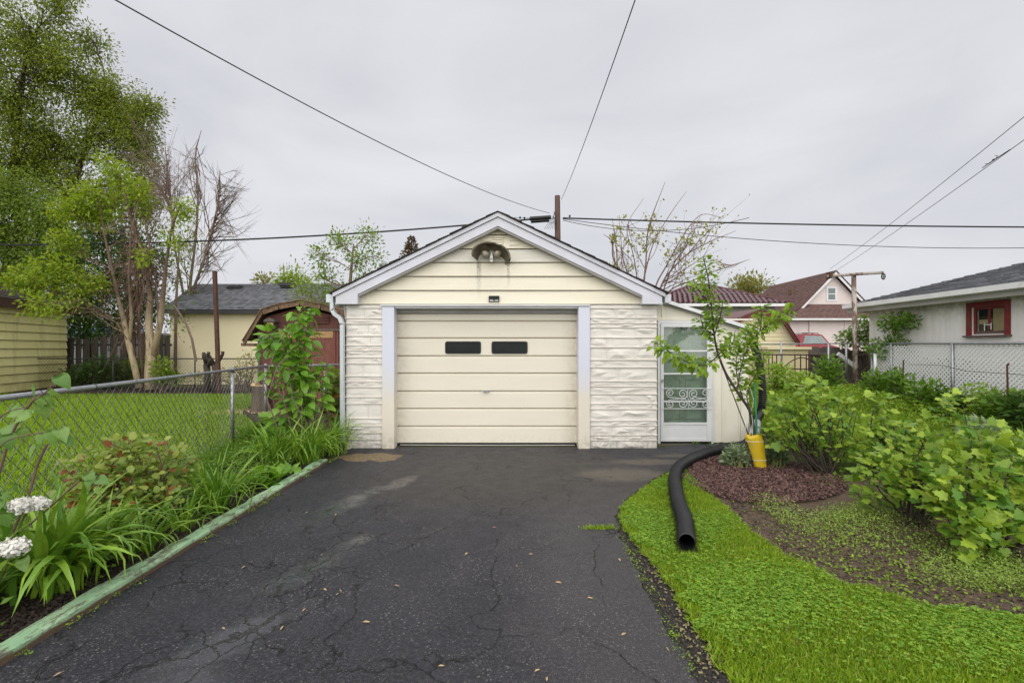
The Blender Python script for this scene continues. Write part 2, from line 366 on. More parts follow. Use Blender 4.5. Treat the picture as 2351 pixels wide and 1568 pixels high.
m_redframe = M('flaking_red_frame', (.22, .018, .022), (.13, .02, .02), 9, .7, .4, 40, dirt=(.10,.07,.05), dscale=5, damt=.9)
m_oldsill = M('bare_grey_sill', (.15, .10, .08), (.09, .06, .05), 9, .85, .4, 40, (1,6,6))
m_cardboard = M('tan_cardboard', (.42, .31, .17), (.36, .26, .14), 4, .8)
m_tile = M('burgundy_metal_tile', (.12, .028, .032), (.08, .02, .025), 5, .22, 0, spec=.9, pp=.2)
m_burg = M('dark_red_trim', (.15, .03, .03), (.11, .024, .024), 5, .5)
m_palesiding = M('pale_yellow_siding', (.78, .70, .46), (.72, .64, .40), 2, .55, .05, 30)
m_beige = M('beige_panel', (.74, .64, .40), (.66, .57, .33), 2, .5, .05, 30)
m_iron = M('black_iron', (.02, .018, .016), (.06, .03, .02), 9, .6)
m_yellowpl = M('yellow_plastic_sleeve', (.70, .50, .02), (.60, .42, .015), 3, .4, .15, 25, dirt=(.4,.32,.1), dscale=6)
m_tape = M('silver_duct_tape', (.45, .46, .48), (.32, .33, .35), 9, .3, .4, 30, metal=.3)
m_greenst = M('green_plastic_stake', (.02, .22, .09), (.015, .16, .06), 8, .5)
m_downsp = M('pale_blue_white_downspout', (.60, .65, .68), (.54, .58, .60), 3, .4, .05, 30)
m_concrete = M('old_concrete', (.22, .20, .16), (.14, .13, .10), 8, .9, .5, 50, dirt=(.06,.07,.03), dscale=9)
m_red = M('red_car_paint', (.30, .02, .03), None, 3, .25, spec=.7)
m_carglass = M('car_glass', (.16, .22, .22), (.22, .28, .28), 2, .1, spec=.8)
m_headlamp = M('dusty_lamp_lens', (.42, .38, .30), (.2, .18, .12), 30, .4)
m_silver = M('silver_reflector', (.55, .56, .58), (.2,.2,.2), 20, .3, metal=.4)
m_flower = leafmat('white_petals', (.84, .82, .77), (.88, .87, .85), None, .12, .6)
m_ltarp = M('blue_tarp', (.02, .22, .50), (.015, .16, .40), 6, .4)
m_hood = M('mossy_brown_hood', (.20, .165, .12), (.13, .11, .08), 9, .9, .5, 40, dirt=(.035,.05,.02), dscale=9, damt=.9)
m_stump = M('stump_bark', (.16, .12, .085), (.09, .07, .05), 6, .95, .8, 25, (3,3,.6), bd=.02)
m_cut = M('fresh_cut_wood', (.60, .45, .26), (.48, .34, .18), 14, .8)
def green_door():
    s = NT('crazed_green_door_paint'); e = s.voro(11, 'DISTANCE_TO_EDGE', s.vec((2.6, 1, 1))); n = s.noise(6, 6, .7)
    c = s.mix(s.rng(n, .35, .65), (.22, .275, .225), (.29, .345, .29)); k = s.math('MULTIPLY', s.rng(e, .035, .0), s.rng(s.noise(4, 3), .4, .6)); c = s.mix(k, c, (.05, .05, .03))
    s.base(c, .6); s.bump(n, .4, .006); return s.m
m_gdoor = green_door()
def glass():
    s = NT('clear_storm_glass'); g = s.n('ShaderNodeBsdfGlossy'); g.inputs['Roughness'].default_value = .03; t = s.n('ShaderNodeBsdfTransparent'); t.inputs[0].default_value = (.93, .96, .94, 1)
    f = s.n('ShaderNodeLayerWeight'); f.inputs[0].default_value = .5; ff = s.math('ADD', s.math('MULTIPLY', s.math('POWER', f.outputs['Facing'], 4.0), .6), .05); m = s.n('ShaderNodeMixShader'); s.l(ff, m.inputs[0]); s.l(t.outputs[0], m.inputs[1]); s.l(g.outputs[0], m.inputs[2]); s.l(m.outputs[0], s.out.inputs[0]); return s.m
m_glass = glass()

# --- ground surfaces
def asphalt():
    s = NT('cracked_wet_asphalt'); big = s.noise(.9, 6, .65); mid = s.noise(6, 6, .7); fine = s.noise(170, 3, .7); grit = s.voro(110)
    c = s.mix(s.rng(big, .35, .65), (.023, .024, .030), (.036, .035, .043)); c = s.mix(s.math('MULTIPLY', s.rng(mid, .42, .66), .6), c, (.024, .023, .025)); c = s.mix(s.math('MULTIPLY', s.rng(s.noise(45, 4, .8), .48, .62), .5), c, (.088, .086, .100)); c = s.mix(s.math('MULTIPLY', s.rng(s.noise(26, 5, .8, s.vec((1,1,1),(0,0,0),(9,2,0))), .60, .68), .7), c, (.014, .013, .014)); c = s.mix(s.math('MULTIPLY', s.rng(s.noise(2.4, 5, .7, s.vec((1,.5,1),(0,0,.3),(2,7,0))), .5, .68), .5), c, (.054, .052, .060))
    # worn patch with exposed stone on the right half
    worn = s.blob(.95, 3.0, .85, 1.9, .5, .35, 2.2); wg = s.math('MULTIPLY', worn, s.rng(grit, .33, .18))
    c = s.mix(s.math('MULTIPLY', worn, .50), c, (.080, .073, .075)); c = s.mix(s.math('MULTIPLY', wg, .5), c, (.19, .18, .175))
    c = s.mix(s.math('MULTIPLY', s.rng(grit, .30, .12), s.rng(s.noise(3, 3), .4, .6, .15, .6)), c, (.22, .20, .20)); c = s.mix(s.math('MULTIPLY', s.rng(s.voro(42), .26, .12), s.rng(s.noise(2.1, 4), .42, .6, .12, .75)), c, (.26, .24, .23))
    brown = s.blob(.2, 5.6, 1.9, 1.1, .8, .5, 1.5); c = s.mix(s.math('MULTIPLY', brown, .45), c, (.070, .060, .050))
    # bare ochre repair by the garage corner, and dusty patches by the side door
    b1 = s.blob(-1.98, 6.62, .46, .24, .12, .75, 4.5); ocr = s.mix(s.rng(s.noise(20, 5, .7), .4, .6), (.26, .19, .105), (.13, .095, .06)); c = s.mix(b1, c, ocr)
    for a in ((1.85, 6.35, .5, .16), (1.35, 5.7, .55, .28), (2.6, 6.7, .6, .12)):
        k = s.blob(*a, .5, .4, 4); c = s.mix(s.math('MULTIPLY', k, .45), c, (.18, .155, .115))
    for a in () and ((-1.98, 2.32, .05, .17, .35, .7, 9, -.5), (-1.72, 2.62, .035, .15, .35, .7, 9, -.5), (-1.60, 2.85, .03, .12, .35, .7, 9, -.5)):
        k = s.blob(*a); c = s.mix(s.math('MULTIPLY', k, .7), c, (.15, .115, .09))
    # cracks: wobbling cell edges, stronger on the left where the surface has heaved
    wv = s.n('ShaderNodeVectorMath', operation='ADD'); wn_ = s.n('ShaderNodeTexNoise'); wn_.inputs['Scale'].default_value = 3.5; wn_.inputs['Detail'].default_value = 6; s.l(s.tc.outputs['Object'], wn_.inputs['Vector'])
    sc = s.n('ShaderNodeVectorMath', operation='SCALE'); sc.inputs['Scale'].default_value = .38; s.l(wn_.outputs['Color'], sc.inputs[0]); s.l(s.vec((1, .62, 1)), wv.inputs[0]); s.l(sc.outputs[0], wv.inputs[1])
    e1 = s.voro(1.05, 'DISTANCE_TO_EDGE', wv.outputs[0]); e2 = s.voro(3.1, 'DISTANCE_TO_EDGE', wv.outputs[0])
    gate = s.rng(s.noise(1.3, 4, .6, s.vec((1,1,1), (0,0,0), (3,1,0))), .41, .53); heave = s.blob(-1.7, 3.2, .75, 2.4, .6, .3, 1.5)
    k1 = s.math('MULTIPLY', s.rng(e1, .008, .0015), gate); k2 = s.math('MULTIPLY', s.rng(e2, .023, .004), s.math('MAXIMUM', s.math('MULTIPLY', heave, gate), s.math('MULTIPLY', s.rng(s.noise(.8, 3), .56, .64), .6)))
    k = s.math('MAXIMUM', k1, k2, True); k = s.math('MULTIPLY', k, s.rng(s.noise(17, 5, .8), .36, .60)); c = s.mix(s.math('MULTIPLY', k, .8), c, (.012, .011, .011))
    # standing damp in the shallow hollows
    wet = None
    for a in ((-1.62, 4.62, .13, .46, .9, 1.0, 6, -.28), (-1.38, 3.25, .10, .36, .8, .9, 7, -.45), (-1.45, 2.45, .13, .34, .8, .9, 7, -.6), (-1.5, 2.05, .2, .25, .6, .5, 5, -.6), (-1.2, 3.75, .07, .13, .9, 1.0, 7, -.5), (-1.25, 5.35, .10, .26, 1.0, 1.0, 6, -.3)):
        q = s.blob(*a); wet = q if wet is None else s.math('MAXIMUM', wet, q)
    c = s.mix(s.math('MULTIPLY', wet, .35), c, (.035, .037, .042))
    r = s.math('SUBTRACT', s.rng(mid, .3, .7, .44, .60), s.math('MULTIPLY', wet, .40)); s.base(c, r, 0, s.rng(wet, 0, 1, .20, .5))
    h = s.math('ADD', s.math('MULTIPLY', fine, .5), s.math('MULTIPLY', grit, .35)); h = s.math('MULTIPLY', h, s.math('SUBTRACT', 1.0, s.math('MULTIPLY', wet, .9)))
    b = s.bump(h, .8, .009); b = s.bump(s.math('MULTIPLY', k, -1.0), .9, .012, b); s.bump(big, .35, .10, b); return s.m
m_asphalt = asphalt()
def soil(name, a, b, g=None, gamt=.6):
    s = NT(name); c = s.mix(s.rng(s.noise(2.2, 7, .7), .35, .65), a, b); c = s.mix(s.math('MULTIPLY', s.rng(s.noise(38, 5, .8), .5, .68), .5), c, tuple(x*.4 for x in a))
    if g: c = s.mix(s.math('MULTIPLY', s.rng(s.noise(1.1, 6, .7, s.vec((1,1,1),(0,0,0),(5,5,0))), .42, .6), gamt), c, g)
    s.base(c, .92, 0, .2); b_ = s.bump(s.noise(45, 6, .75), .8, .02); s.bump(s.noise(5, 5, .6), .6, .06, b_); return s.m
m_soil = soil('damp_brown_soil', (.17, .12, .085), (.11, .078, .057))
m_bedsoil = soil('dark_bed_soil', (.055, .036, .028), (.035, .024, .020))
m_ground = soil('weedy_ground', (.11, .085, .05), (.07, .075, .03), (.07, .11, .022))
m_lawnbase = soil('lawn_thatch', (.06, .085, .018), (.05, .07, .015), (.07, .12, .018))
m_edge = M('crumbled_asphalt_edge', (.05, .045, .04), (.09, .075, .06), 9, .95, 1, 60, dirt=(.02,.018,.016), dscale=20, bd=.02)
def curbm():
    s = NT('peeling_green_curb_paint'); k = s.rng(s.noise(7, 8, .8, s.vec((2.2, .8, 2))), .50, .57)
    g = s.mix(s.rng(s.noise(3, 5), .35, .65), (.27, .45, .26), (.38, .55, .34)); c = s.mix(k, g, s.mix(s.rng(s.noise(25, 4), .4, .6), (.13, .11, .085), (.17, .20, .12)))
    sp = s.n('ShaderNodeSeparateXYZ'); s.l(s.tc.outputs['Object'], sp.inputs[0])
    lo = s.rng(s.math('ADD', sp.outputs[2], s.math('MULTIPLY', s.math('SUBTRACT', s.noise(9, 4), .5), .03)), .036, .024); c = s.mix(lo, c, (.11, .075, .045))
    s.base(c, .7, 0, .35); s.bump(s.noise(35, 6, .7, s.vec((1.5,.6,1))), .7, .008); return s.m
m_curb = curbm()
# --- foliage
g_lawn = leafmat('lawn_blades', (.15, .29, .012), (.38, .52, .035), (.42, .38, .12), .30, .5, .25, .93)
g_lawnfar = leafmat('far_lawn_blades', (.22, .40, .010), (.37, .55, .022), None, .35, .5, .25)
g_clover = leafmat('clover_leaves', (.13, .31, .02), (.34, .52, .06), None, .3, .45, .3)
g_locust = leafmat('olive_green_leaves', (.13, .19, .022), (.33, .40, .05), None, .42)
g_willow = leafmat('mid_green_leaves', (.12, .21, .025), (.28, .38, .06), None, .5)
g_maple = leafmat('fresh_lime_leaves', (.19, .32, .02), (.40, .50, .045), None, .45)
g_dark = leafmat('dark_green_leaves', (.035, .085, .016), (.09, .18, .028), None, .35)
g_mid = leafmat('garden_green_leaves', (.09, .20, .02), (.20, .35, .035), None, .38)
g_currant = leafmat('currant_leaves', (.09, .22, .020), (.37, .50, .055), (.50, .44, .05), .26, .42, .35, .985)
g_lily = leafmat('strap_leaves', (.10, .24, .02), (.30, .48, .05), None, .2, .32, .5)
g_lilac = leafmat('heart_leaves', (.13, .27, .06), (.26, .42, .11), None, .32, .38, .4)
g_dogwood = leafmat('glossy_green_leaves', (.11, .27, .022), (.25, .46, .045), None, .35, .32, .5)
g_rose = leafmat('rose_leaves', (.19, .30, .05), (.38, .44, .09), (.30, .06, .03), .32, .4, .4, .88)
g_plum = leafmat('young_tree_leaves', (.17, .32, .025), (.34, .48, .05), None, .38, .4, .4)
g_silver = leafmat('grey_green_leaves', (.20, .28, .15), (.32, .40, .24), None, .25, .6)
g_cover = leafmat('pale_cover_leaves', (.25, .38, .06), (.40, .54, .12), None, .35, .5)
g_weed = leafmat('weed_leaves', (.18, .33, .025), (.34, .50, .05), (.42, .36, .06), .38, .5, .3, .95)
g_bud = leafmat('spring_bud_leaves', (.28, .30, .03), (.42, .45, .06), None, .45)
g_elm = leafmat('light_elm_leaves', (.14, .25, .02), (.28, .40, .035), None, .42)
g_conifer = leafmat('rusty_conifer_needles', (.12, .07, .03), (.16, .10, .045), None, .2)
g_yellowtree = leafmat('yellowish_leaves', (.25, .25, .06), (.36, .36, .12), None, .4)
m_chips = None
def chipm():
    s = NT('red_brown_wood_mulch'); f = rndfac(s); r = s.n('ShaderNodeValToRGB'); e = r.color_ramp.elements; e[0].color = (.045,.022,.020,1); e[1].color = (.21,.13,.115,1); q = e.new(.6); q.color = (.13,.062,.052,1)
    s.l(f, r.inputs[0]); return s.base(r.outputs[0], .7, 0, .4)
m_chips = chipm()
m_bedmulch = M('dark_bark_mulch', (.07, .045, .034), (.04, .028, .022), 30, .9, pp=.5)
m_crumb = M('asphalt_crumbs', (.07, .06, .055), (.035, .03, .03), 30, .9, pp=.4)
m_straw = M('dead_grass', (.28, .24, .11), (.20, .17, .08), 30, .9)
m_seed = M('dry_tan_seed_wing', (.50, .36, .20), (.40, .27, .15), 20, .7)
# ================================================================ GROUND
def sheet(name, poly, z, mat, label=None, hf=None):
    mb = MB(); n = len(poly); mb.v = [(p[0], p[1], z if hf is None else z+float(hf(p[0], p[1]))) for p in poly]; mb.f = [tuple(range(n))]; mb.r = [0]
    return structure(mb.build(name, mat), label)
def gridsheet(name, xs, ys, z, mat, hf):
    X, Y = np.meshgrid(xs, ys); Z = z+hf(X, Y); nx, ny = len(xs), len(ys)
    v = np.stack([X, Y, Z], -1).reshape(-1, 3); i = np.arange(ny-1)[:, None]*nx+np.arange(nx-1)[None]
    i = i.ravel(); t = np.concatenate([np.stack([i, i+1, i+nx+1], -1), np.stack([i, i+nx+1, i+nx], -1)])
    return structure(link(name, fast(name, v, t, mat, None, True)))
gx = np.concatenate([np.linspace(-600, -20, 6), np.linspace(-15, 2.8, 6), np.linspace(3, 5, 14), np.linspace(6, 20, 6), np.linspace(60, 600, 4)])
gy = np.concatenate([[-60, -10, 0], np.linspace(5.4, 11.2, 24), [13, 20, 40, 100, 900]])
gridsheet('ground', gx, gy, -.012, m_ground, gz)

RL_left = [(1562,1068),(1545,1082),(1520,1098),(1480,1122),(1440,1150),(1420,1182),(1438,1225),(1472,1268),(1512,1315),(1538,1355),(1572,1410),(1615,1480),(1655,1530),(1700,1605),(1780,1730),(1900,1900)]
RL_right = [(2900,1560),(2600,1470),(2351,1425),(2150,1398),(1950,1345),(1800,1275),(1720,1215),(1650,1155),(1600,1112),(1575,1085)]
def rough(poly, amp, step=.05):
    o = []
    for a, b in zip(poly, poly[1:]):
        a, b = Vector(a), Vector(b); n = max(1, int((b-a).length/step))
        for k in range(n): o.append(a.lerp(b, k/n)+Vector((random.gauss(0, amp), random.gauss(0, amp))))
    return o+[Vector(poly[-1])]
lawnR = rough([gnd(x, y).xy for x, y in RL_left], .014)+rough([gnd(x, y).xy for x, y in RL_right], .014)
sheet('lawn', lawnR, .006, m_lawnbase, 'clover lawn on the right of the driveway')
drv_r = [(1562,1066),(1500,1100),(1436,1148),(1412,1185),(1425,1232),(1455,1290),(1490,1370),(1530,1440),(1570,1510),(1600,1568),(1660,1680),(1760,1850)]
drive = [Vector((-2.42, 1.2)), Vector((-2.42, 7.3)), Vector((2.32, 7.3)), Vector((3.25, 7.7)), Vector((3.5, 7.0)), Vector((2.75, 6.55))]+rough([gnd(x, y).xy for x, y in drv_r], .012)
sheet('driveway', drive, 0.0, m_asphalt, 'dark cracked asphalt driveway leading to the garage')
edge = [gnd(x, y).xy for x, y in drv_r[3:]]+[gnd(x, y).xy for x, y in reversed(RL_left[5:])]
sheet('driveway_edge', edge, -.005, m_edge, 'crumbled edge between asphalt and lawn')
sheet('flower_bed', [(-3.6, 1.0), (-2.54, 1.0), (-2.54, 7.25), (-4.4, 9.4), (-4.6, 8)], .004, m_bedsoil, 'dark soil bed behind the green curb')
bedR = [gnd(x, y).xy for x, y in reversed(RL_right)]+[Vector((9, 3.0)), Vector((9, 6.2)), Vector((3.4, 6.2)), Vector((2.95, 6.7))]
sheet('garden_bed', bedR, .003, m_soil, 'bare brown soil of the garden bed')
sheet('lawn', [(-3.45, 2.2), (-3.25, 2.2), (-4.55, 9.0), (-6.3, 11.4), (-8, 15.6), (-18, 15.8), (-18, 2.2)], .003, m_lawnbase, 'mown lawn beyond the wire fence')
sheet('dirt_strip', [(-18, 15.7), (-7.6, 15.5), (-7.6, 18.5), (-18, 18.5)], .001, m_bedsoil, 'bare earth along the back fence')
def inpoly(P, poly):
    x, y = P[:, 0], P[:, 1]; c = np.zeros(len(P), bool); n = len(poly)
    for i in range(n):
        x1, y1 = poly[i][0], poly[i][1]; x2, y2 = poly[i-1][0], poly[i-1][1]
        if y1 == y2: continue
        m = ((y1 > y) != (y2 > y)) & (x < (x2-x1)*(y-y1)/(y2-y1)+x1); c ^= m
    return c
def vnoise(P, s, seed=0):
    a = np.sin(P[:, 0]*s*1.3+seed)+np.sin(P[:, 1]*s*1.7+seed*2.1)+np.sin((P[:, 0]+P[:, 1])*s*.9+seed*.7)+np.sin((P[:, 0]*.6-P[:, 1])*s*2.3+seed*1.9)
    return a/4
def samp(poly, n, seed=0):
    poly = [(p[0], p[1]) for p in poly]; a = np.array(poly); lo, hi = a.min(0), a.max(0)
    P = lo+(hi-lo)*rng.random((n, 2)); return P[inpoly(P, poly)]
BL = (np.array([(-.06,0,0), (.06,0,0), (.045,.5,.04), (-.045,.5,.04), (0,1,.22)], float), np.array([(0,1,2), (0,2,3), (3,2,4)]))
def blades(name, P, z, h, mat, label, lean=.5, rnd=None, width=1.0, cat='grass'):
    n = len(P); d = np.stack([rng.normal(0, lean, n), rng.normal(0, lean, n), np.ones(n)], -1)
    s = np.asarray(h)*np.clip(rng.normal(1, .25, n), .4, 1.8); pos = np.column_stack([P, np.broadcast_to(z, n)])
    sz = np.stack([s*0+.055*width, s, s], -1) if True else s
    return stuff(scatter(name, BL[0], BL[1], pos, basis(d), sz, mat, rnd), label, cat)
# clover lawn (only the part the photograph can see, and a step beyond)
P = samp(lawnR, 420000); P = P[(P[:, 1] > 1.3) & (P[:, 0] < 5.2) & (P[:, 0] < P[:, 1]*1.25+.5)]
HX = lambda y: np.interp(y, [3.3, 3.52, 3.72, 4.0, 4.42, 4.85, 5.3, 5.75], [1.285, 1.285, 1.35, 1.44, 1.54, 1.66, 1.80, 2.0])
P = P[(np.abs(P[:, 0]-HX(P[:, 1])) > .085) | (P[:, 1] < 3.47)]
near = P[rng.random(len(P)) < np.clip(1.1-.1*P[:, 1], .4, 1)][:200000]
v = .5+.5*vnoise(near, 2.0, 1)
# yellower, thinner turf near the asphalt
er = np.array([gnd(x, y).xy for x, y in RL_left]); dist = np.min(np.linalg.norm(near[:, None, :]-er[None], axis=-1), 1)
keep = rng.random(len(near)) < np.clip(.35+dist*3, 0, 1); near, dist, v = near[keep], dist[keep], v[keep]
r_ = np.clip(rng.random(len(near))*.6+.32*v, 0, .92); r_ = np.where(rng.random(len(near)) < np.clip(.72-dist*2.3, .08, 1), .96+.02*rng.random(len(near)), r_)
blades('grass', near, .004, .034, g_lawn, 'short green grass of the clover lawn', .75, r_, .9)
C = samp(lawnR, 105000); C = C[(C[:, 1] > 1.3) & (C[:, 0] < 5.2) & (C[:, 0] < C[:, 1]*1.25+.5)]
C = C[(np.abs(C[:, 0]-HX(C[:, 1])) > .09) | (C[:, 1] < 3.44)]
dc = np.min(np.linalg.norm(C[:, None, :]-er[None], axis=-1), 1); C = C[(vnoise(C, 2.6, 4)+rng.normal(0, .25, len(C)) > .12) & (dc > .10)]
n = len(C); up = np.stack([rng.normal(0, .3, n), rng.normal(0, .3, n), np.ones(n)], -1)
a0 = rng.random(n)*6.28; allp, allR, allr, alls = [], [], [], []
cr = rng.random(n); cs = .006+.0075*rng.random(n); ch = .018+.024*rng.random(n)
for k in range(3):
    a = a0+k*2.094; d = np.stack([np.cos(a), np.sin(a), rng.normal(.05, .15, n)], -1)
    allp.append(np.column_stack([C, ch])); allR.append(basis(d, up)); allr.append(cr); alls.append(cs)
CL = (np.array([(0,0,0), (.45,.5,.1), (.30,1,.05), (-.30,1,.05), (-.45,.5,.1)], float), np.array([(0,1,2), (0,2,3), (0,3,4)]))
stuff(scatter('clover', CL[0], CL[1], np.concatenate(allp), np.concatenate(allR), np.concatenate(alls), g_clover, np.concatenate(allr)), 'three-leaved clover spread through the lawn', 'clover')
# lawn beyond the fence
Pl = samp([(-3.3, 2.4), (-4.6, 9), (-6.4, 11.4), (-8, 15.6), (-17.5, 15.7), (-11, 9), (-4.5, 2.4)], 330000)
Pl = Pl[rng.random(len(Pl)) < np.clip(4.2/Pl[:, 1], .22, 1)]; vv = .5+.5*vnoise(Pl, 1.5, 3)
blades('grass', Pl, .002, np.clip(.035+.0035*Pl[:, 1], .04, .075), g_lawnfar, 'bright mown grass beyond the wire fence', .6, np.clip(rng.random(len(Pl))*.6+.38*vv, 0, .98), 1.2+.0)
# curb
def build_curb():
    t = thing('garden_curb', 'long low curb with peeling pale green paint edging the flower bed', 'curb', (-2.48, 3.5, 0))
    ys = [1.1, 2.05, 3.13, 4.2, 5.25, 6.28]
    for a, b in zip(ys, ys[1:]):
        mb = MB(); n = 10; hs = [(.058+random.uniform(-.004, .004)) for _ in range(n+1)]; j = [random.uniform(-.012, .012) for _ in range(n+1)]
        for i in range(n):
            y0 = a+(b-a)*i/n+(.004 if i == 0 else 0); y1 = a+(b-a)*(i+1)/n-(.004 if i == n-1 else 0)
            def ring(y, h, q): return [(-2.535+q, y, -.01), (-2.412, y, -.01), (-2.418+q*.3, y, h-.012), (-2.435+q*.3, y, h), (-2.525+q, y, h-.006)]
            A, B = ring(y0, hs[i], j[i]), ring(y1, hs[i+1], j[i+1])
            for k in range(4): mb.quad(A[k+1], B[k+1], B[(k+2) % 5], A[(k+2) % 5])
            if i == 0: mb.f.append(tuple(len(mb.v)+q for q in range(5))); mb.v += A; mb.r.append(0)
            if i == n-1: mb.f.append(tuple(len(mb.v)+q for q in range(4, -1, -1))); mb.v += B; mb.r.append(0)
        mb.build('curb_section', m_curb, t)
build_curb()

# ================================================================ GARAGE
GY = 7.24; FY = 7.08
def gx_(x, Y=GY): return (x-CX)*Y/FP
def gzz(y, Y=GY): return EYE-(y-CY)*Y/FP
garage = thing('garage', 'cream garage with stone-faced front, horizontal siding gable and wide overhead door', 'garage', (-.2, GY, 0))
PKX, PKZ, EZ = gx_(1143, FY), gzz(487, FY), gzz(672, FY)     # roof peak and eave height
XL, XR = gx_(763, FY), gx_(1528, FY)
SL = (PKZ-EZ)/(PKX-XL); SR = (PKZ-EZ)/(XR-PKX)
def rz(x, off=0): return (PKZ-off)-(PKX-x)*SL if x < PKX else (PKZ-off)-(x-PKX)*SR
WX0, WX1 = gx_(795), gx_(1508)
# body walls behind the cladding
mb = MB(); mb.box(WX0+.02, GY+.06, 0, gx_(905), GY+.22, gzz(700)); mb.box(gx_(1328), GY+.06, 0, WX1-.02, GY+.22, gzz(700))
mb.box(WX0+.02, GY+.22, 0, WX0+.16, 13.6, 2.05); mb.box(WX1-.16, GY+.22, 0, WX1-.02, 13.6, 2.05); mb.box(WX0+.16, 13.45, 0, WX1-.16, 13.6, 2.05)
mb.prism([(WX0+.02, GY+.06, 2.13), (WX1-.02, GY+.06, 2.13), (WX1-.02, GY+.06, rz(WX1, .16)), (PKX, GY+.06, rz(PKX, .16)), (WX0+.02, GY+.06, rz(WX0, .16))], (0, .1, 0))
mb.build('wall', m_stone, garage)
# siding boards in the gable
courses = [(522,540),(540,572),(572,603),(603,635),(635,667),(667,699)]
OFF = .235
def gx_at(z, side, off=OFF):
    # x where the inner edge of the barge board reaches height z
    return PKX-(PKZ-off-z)/SL if side < 0 else PKX+(PKZ-off-z)/SR
for i, (ya, yb) in enumerate(courses):
    z1, z0 = gzz(ya), gzz(yb)+.004; z1 = min(z1, PKZ-OFF-.005)
    l0, l1 = max(gx_at(z0, -1), WX0-.04), max(gx_at(z1, -1), WX0-.04); r0, r1 = min(gx_at(z0, 1), WX1+.02), min(gx_at(z1, 1), WX1+.02)
    l0 -= .05; l1 -= .05; r0 += .05; r1 += .05
    splits = {5: [gx_(1473)], 3: [], 1: []}.get(i, [])
    xs = [None]+splits+[None]
    for a, b in zip(xs, xs[1:]):
        A0, A1 = (l0, l1) if a is None else (a+.003, a+.003); B0, B1 = (r0, r1) if b is None else (b-.003, b-.003)
        mb = MB(); fb, ft, bk = GY-.032, GY-.004, GY+.03
        p = [(A0, fb, z0), (B0, fb, z0), (B0, bk, z0), (A0, bk, z0), (A1, ft, z1), (B1, ft, z1), (B1, bk, z1), (A1, bk, z1)]; mb.hexa(p)
        mb.build('siding_board', m_cream_white if i == 2 else m_cream, garage, label='whitened board with raised wood grain' if i == 2 else None)
    if i < 5: MB().box(l0, GY-.016, z0-.010, r0, GY+.01, z0+.001).build('board_joint', m_groove, garage)  # thin dark strip added below each board to strengthen the joint line
# louvre vents pressed into the second board
for (x0, x1, ys) in ((1105,1127,(553,562.5)), (1133,1155,(545,550,555.5,560.5,565)), (1170,1190,(551,562.5))):
    for y in ys:
        z = gzz(y, GY-.02); mb = MB().hexa([(gx_(x0), GY-.040, z-.006), (gx_(x1), GY-.040, z-.006), (gx_(x1), GY-.012, z-.006), (gx_(x0), GY-.012, z-.006), (gx_(x0), GY-.030, z+.018), (gx_(x1), GY-.030, z+.018), (gx_(x1), GY-.008, z+.018), (gx_(x0), GY-.008, z+.018)]); mb.build('vent_louvre', m_cream, garage)
# barge boards: grey j-trim, wide lavender board, upper drip board
def rake(off0, off1, y0, y1, side, x0=None):
    """slab following the roof line between depths off0..off1 below the shingles"""
    xe = (XL if side < 0 else XR) if x0 is None else x0
    P = [(PKX, y0, PKZ-off0), (xe, y0, rz(xe, off0)), (xe, y0, rz(xe, off1)), (PKX, y0, PKZ-off1)]
    return MB().prism(P, (0, y1-y0, 0))
for side in (-1, 1):
    rake(.012, .070, FY-.025, FY+.02, side, (XL+.01) if side < 0 else XR-.01).build('drip_board', m_trim, garage)
    rake(.078, .205, FY, FY+.022, side, (XL+.05) if side < 0 else XR-.05).build('barge_board', m_trim, garage)
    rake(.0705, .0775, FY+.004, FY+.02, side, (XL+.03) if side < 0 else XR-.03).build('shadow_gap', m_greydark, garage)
    rake(.206, .236, FY+.018, GY+.02, side, (XL+.28) if side < 0 else XR-.28).build('grey_trim', m_soffit, garage)
    # boxed return at the eave
    xe = XL+.045 if side < 0 else XR-.045; xi = gx_(821 if side < 0 else 1475, FY)
    zb = gzz(698, FY); P = [(xe, FY-.004, zb), (xi, FY-.004, zb), (xi, FY-.004, rz(xi, .19)), (xe, FY-.004, min(rz(xe, .17), rz(xe, .13)))]
    MB().prism(P, (0, .15, 0)).build('eave_return', m_trim, garage)
# shingles: overlapping courses that show as a stepped dark edge
roof = MB(); 
for side in (-1, 1):
    xe = XL-.03 if side < 0 else XR+.03
    P = [(PKX, FY-.02, PKZ-.012), (xe, FY-.02, rz(xe, .012)), (xe, FY-.02, rz(xe, 0)), (PKX, FY-.02, PKZ)]
    roof.prism(P, (0, 6.7, 0))
    n = 14
    for k in range(n):
        t0, t1 = k/n, (k+1)/n; xa, xb = xe+(PKX-xe)*t0, xe+(PKX-xe)*min(1, t1+.01); lift = .016+random.uniform(0, .008)
        off = random.uniform(-.035, .0)
        roof.prism([(xa, FY-.04+off, rz(xa, -.001)), (xb, FY-.04+off, rz(xb, -.001)), (xb, FY-.04+off, rz(xb, -.006)), (xa, FY-.04+off, rz(xa, -lift))], (0, 6.7, 0), random.random())
roof.build('roof', m_dark, garage)
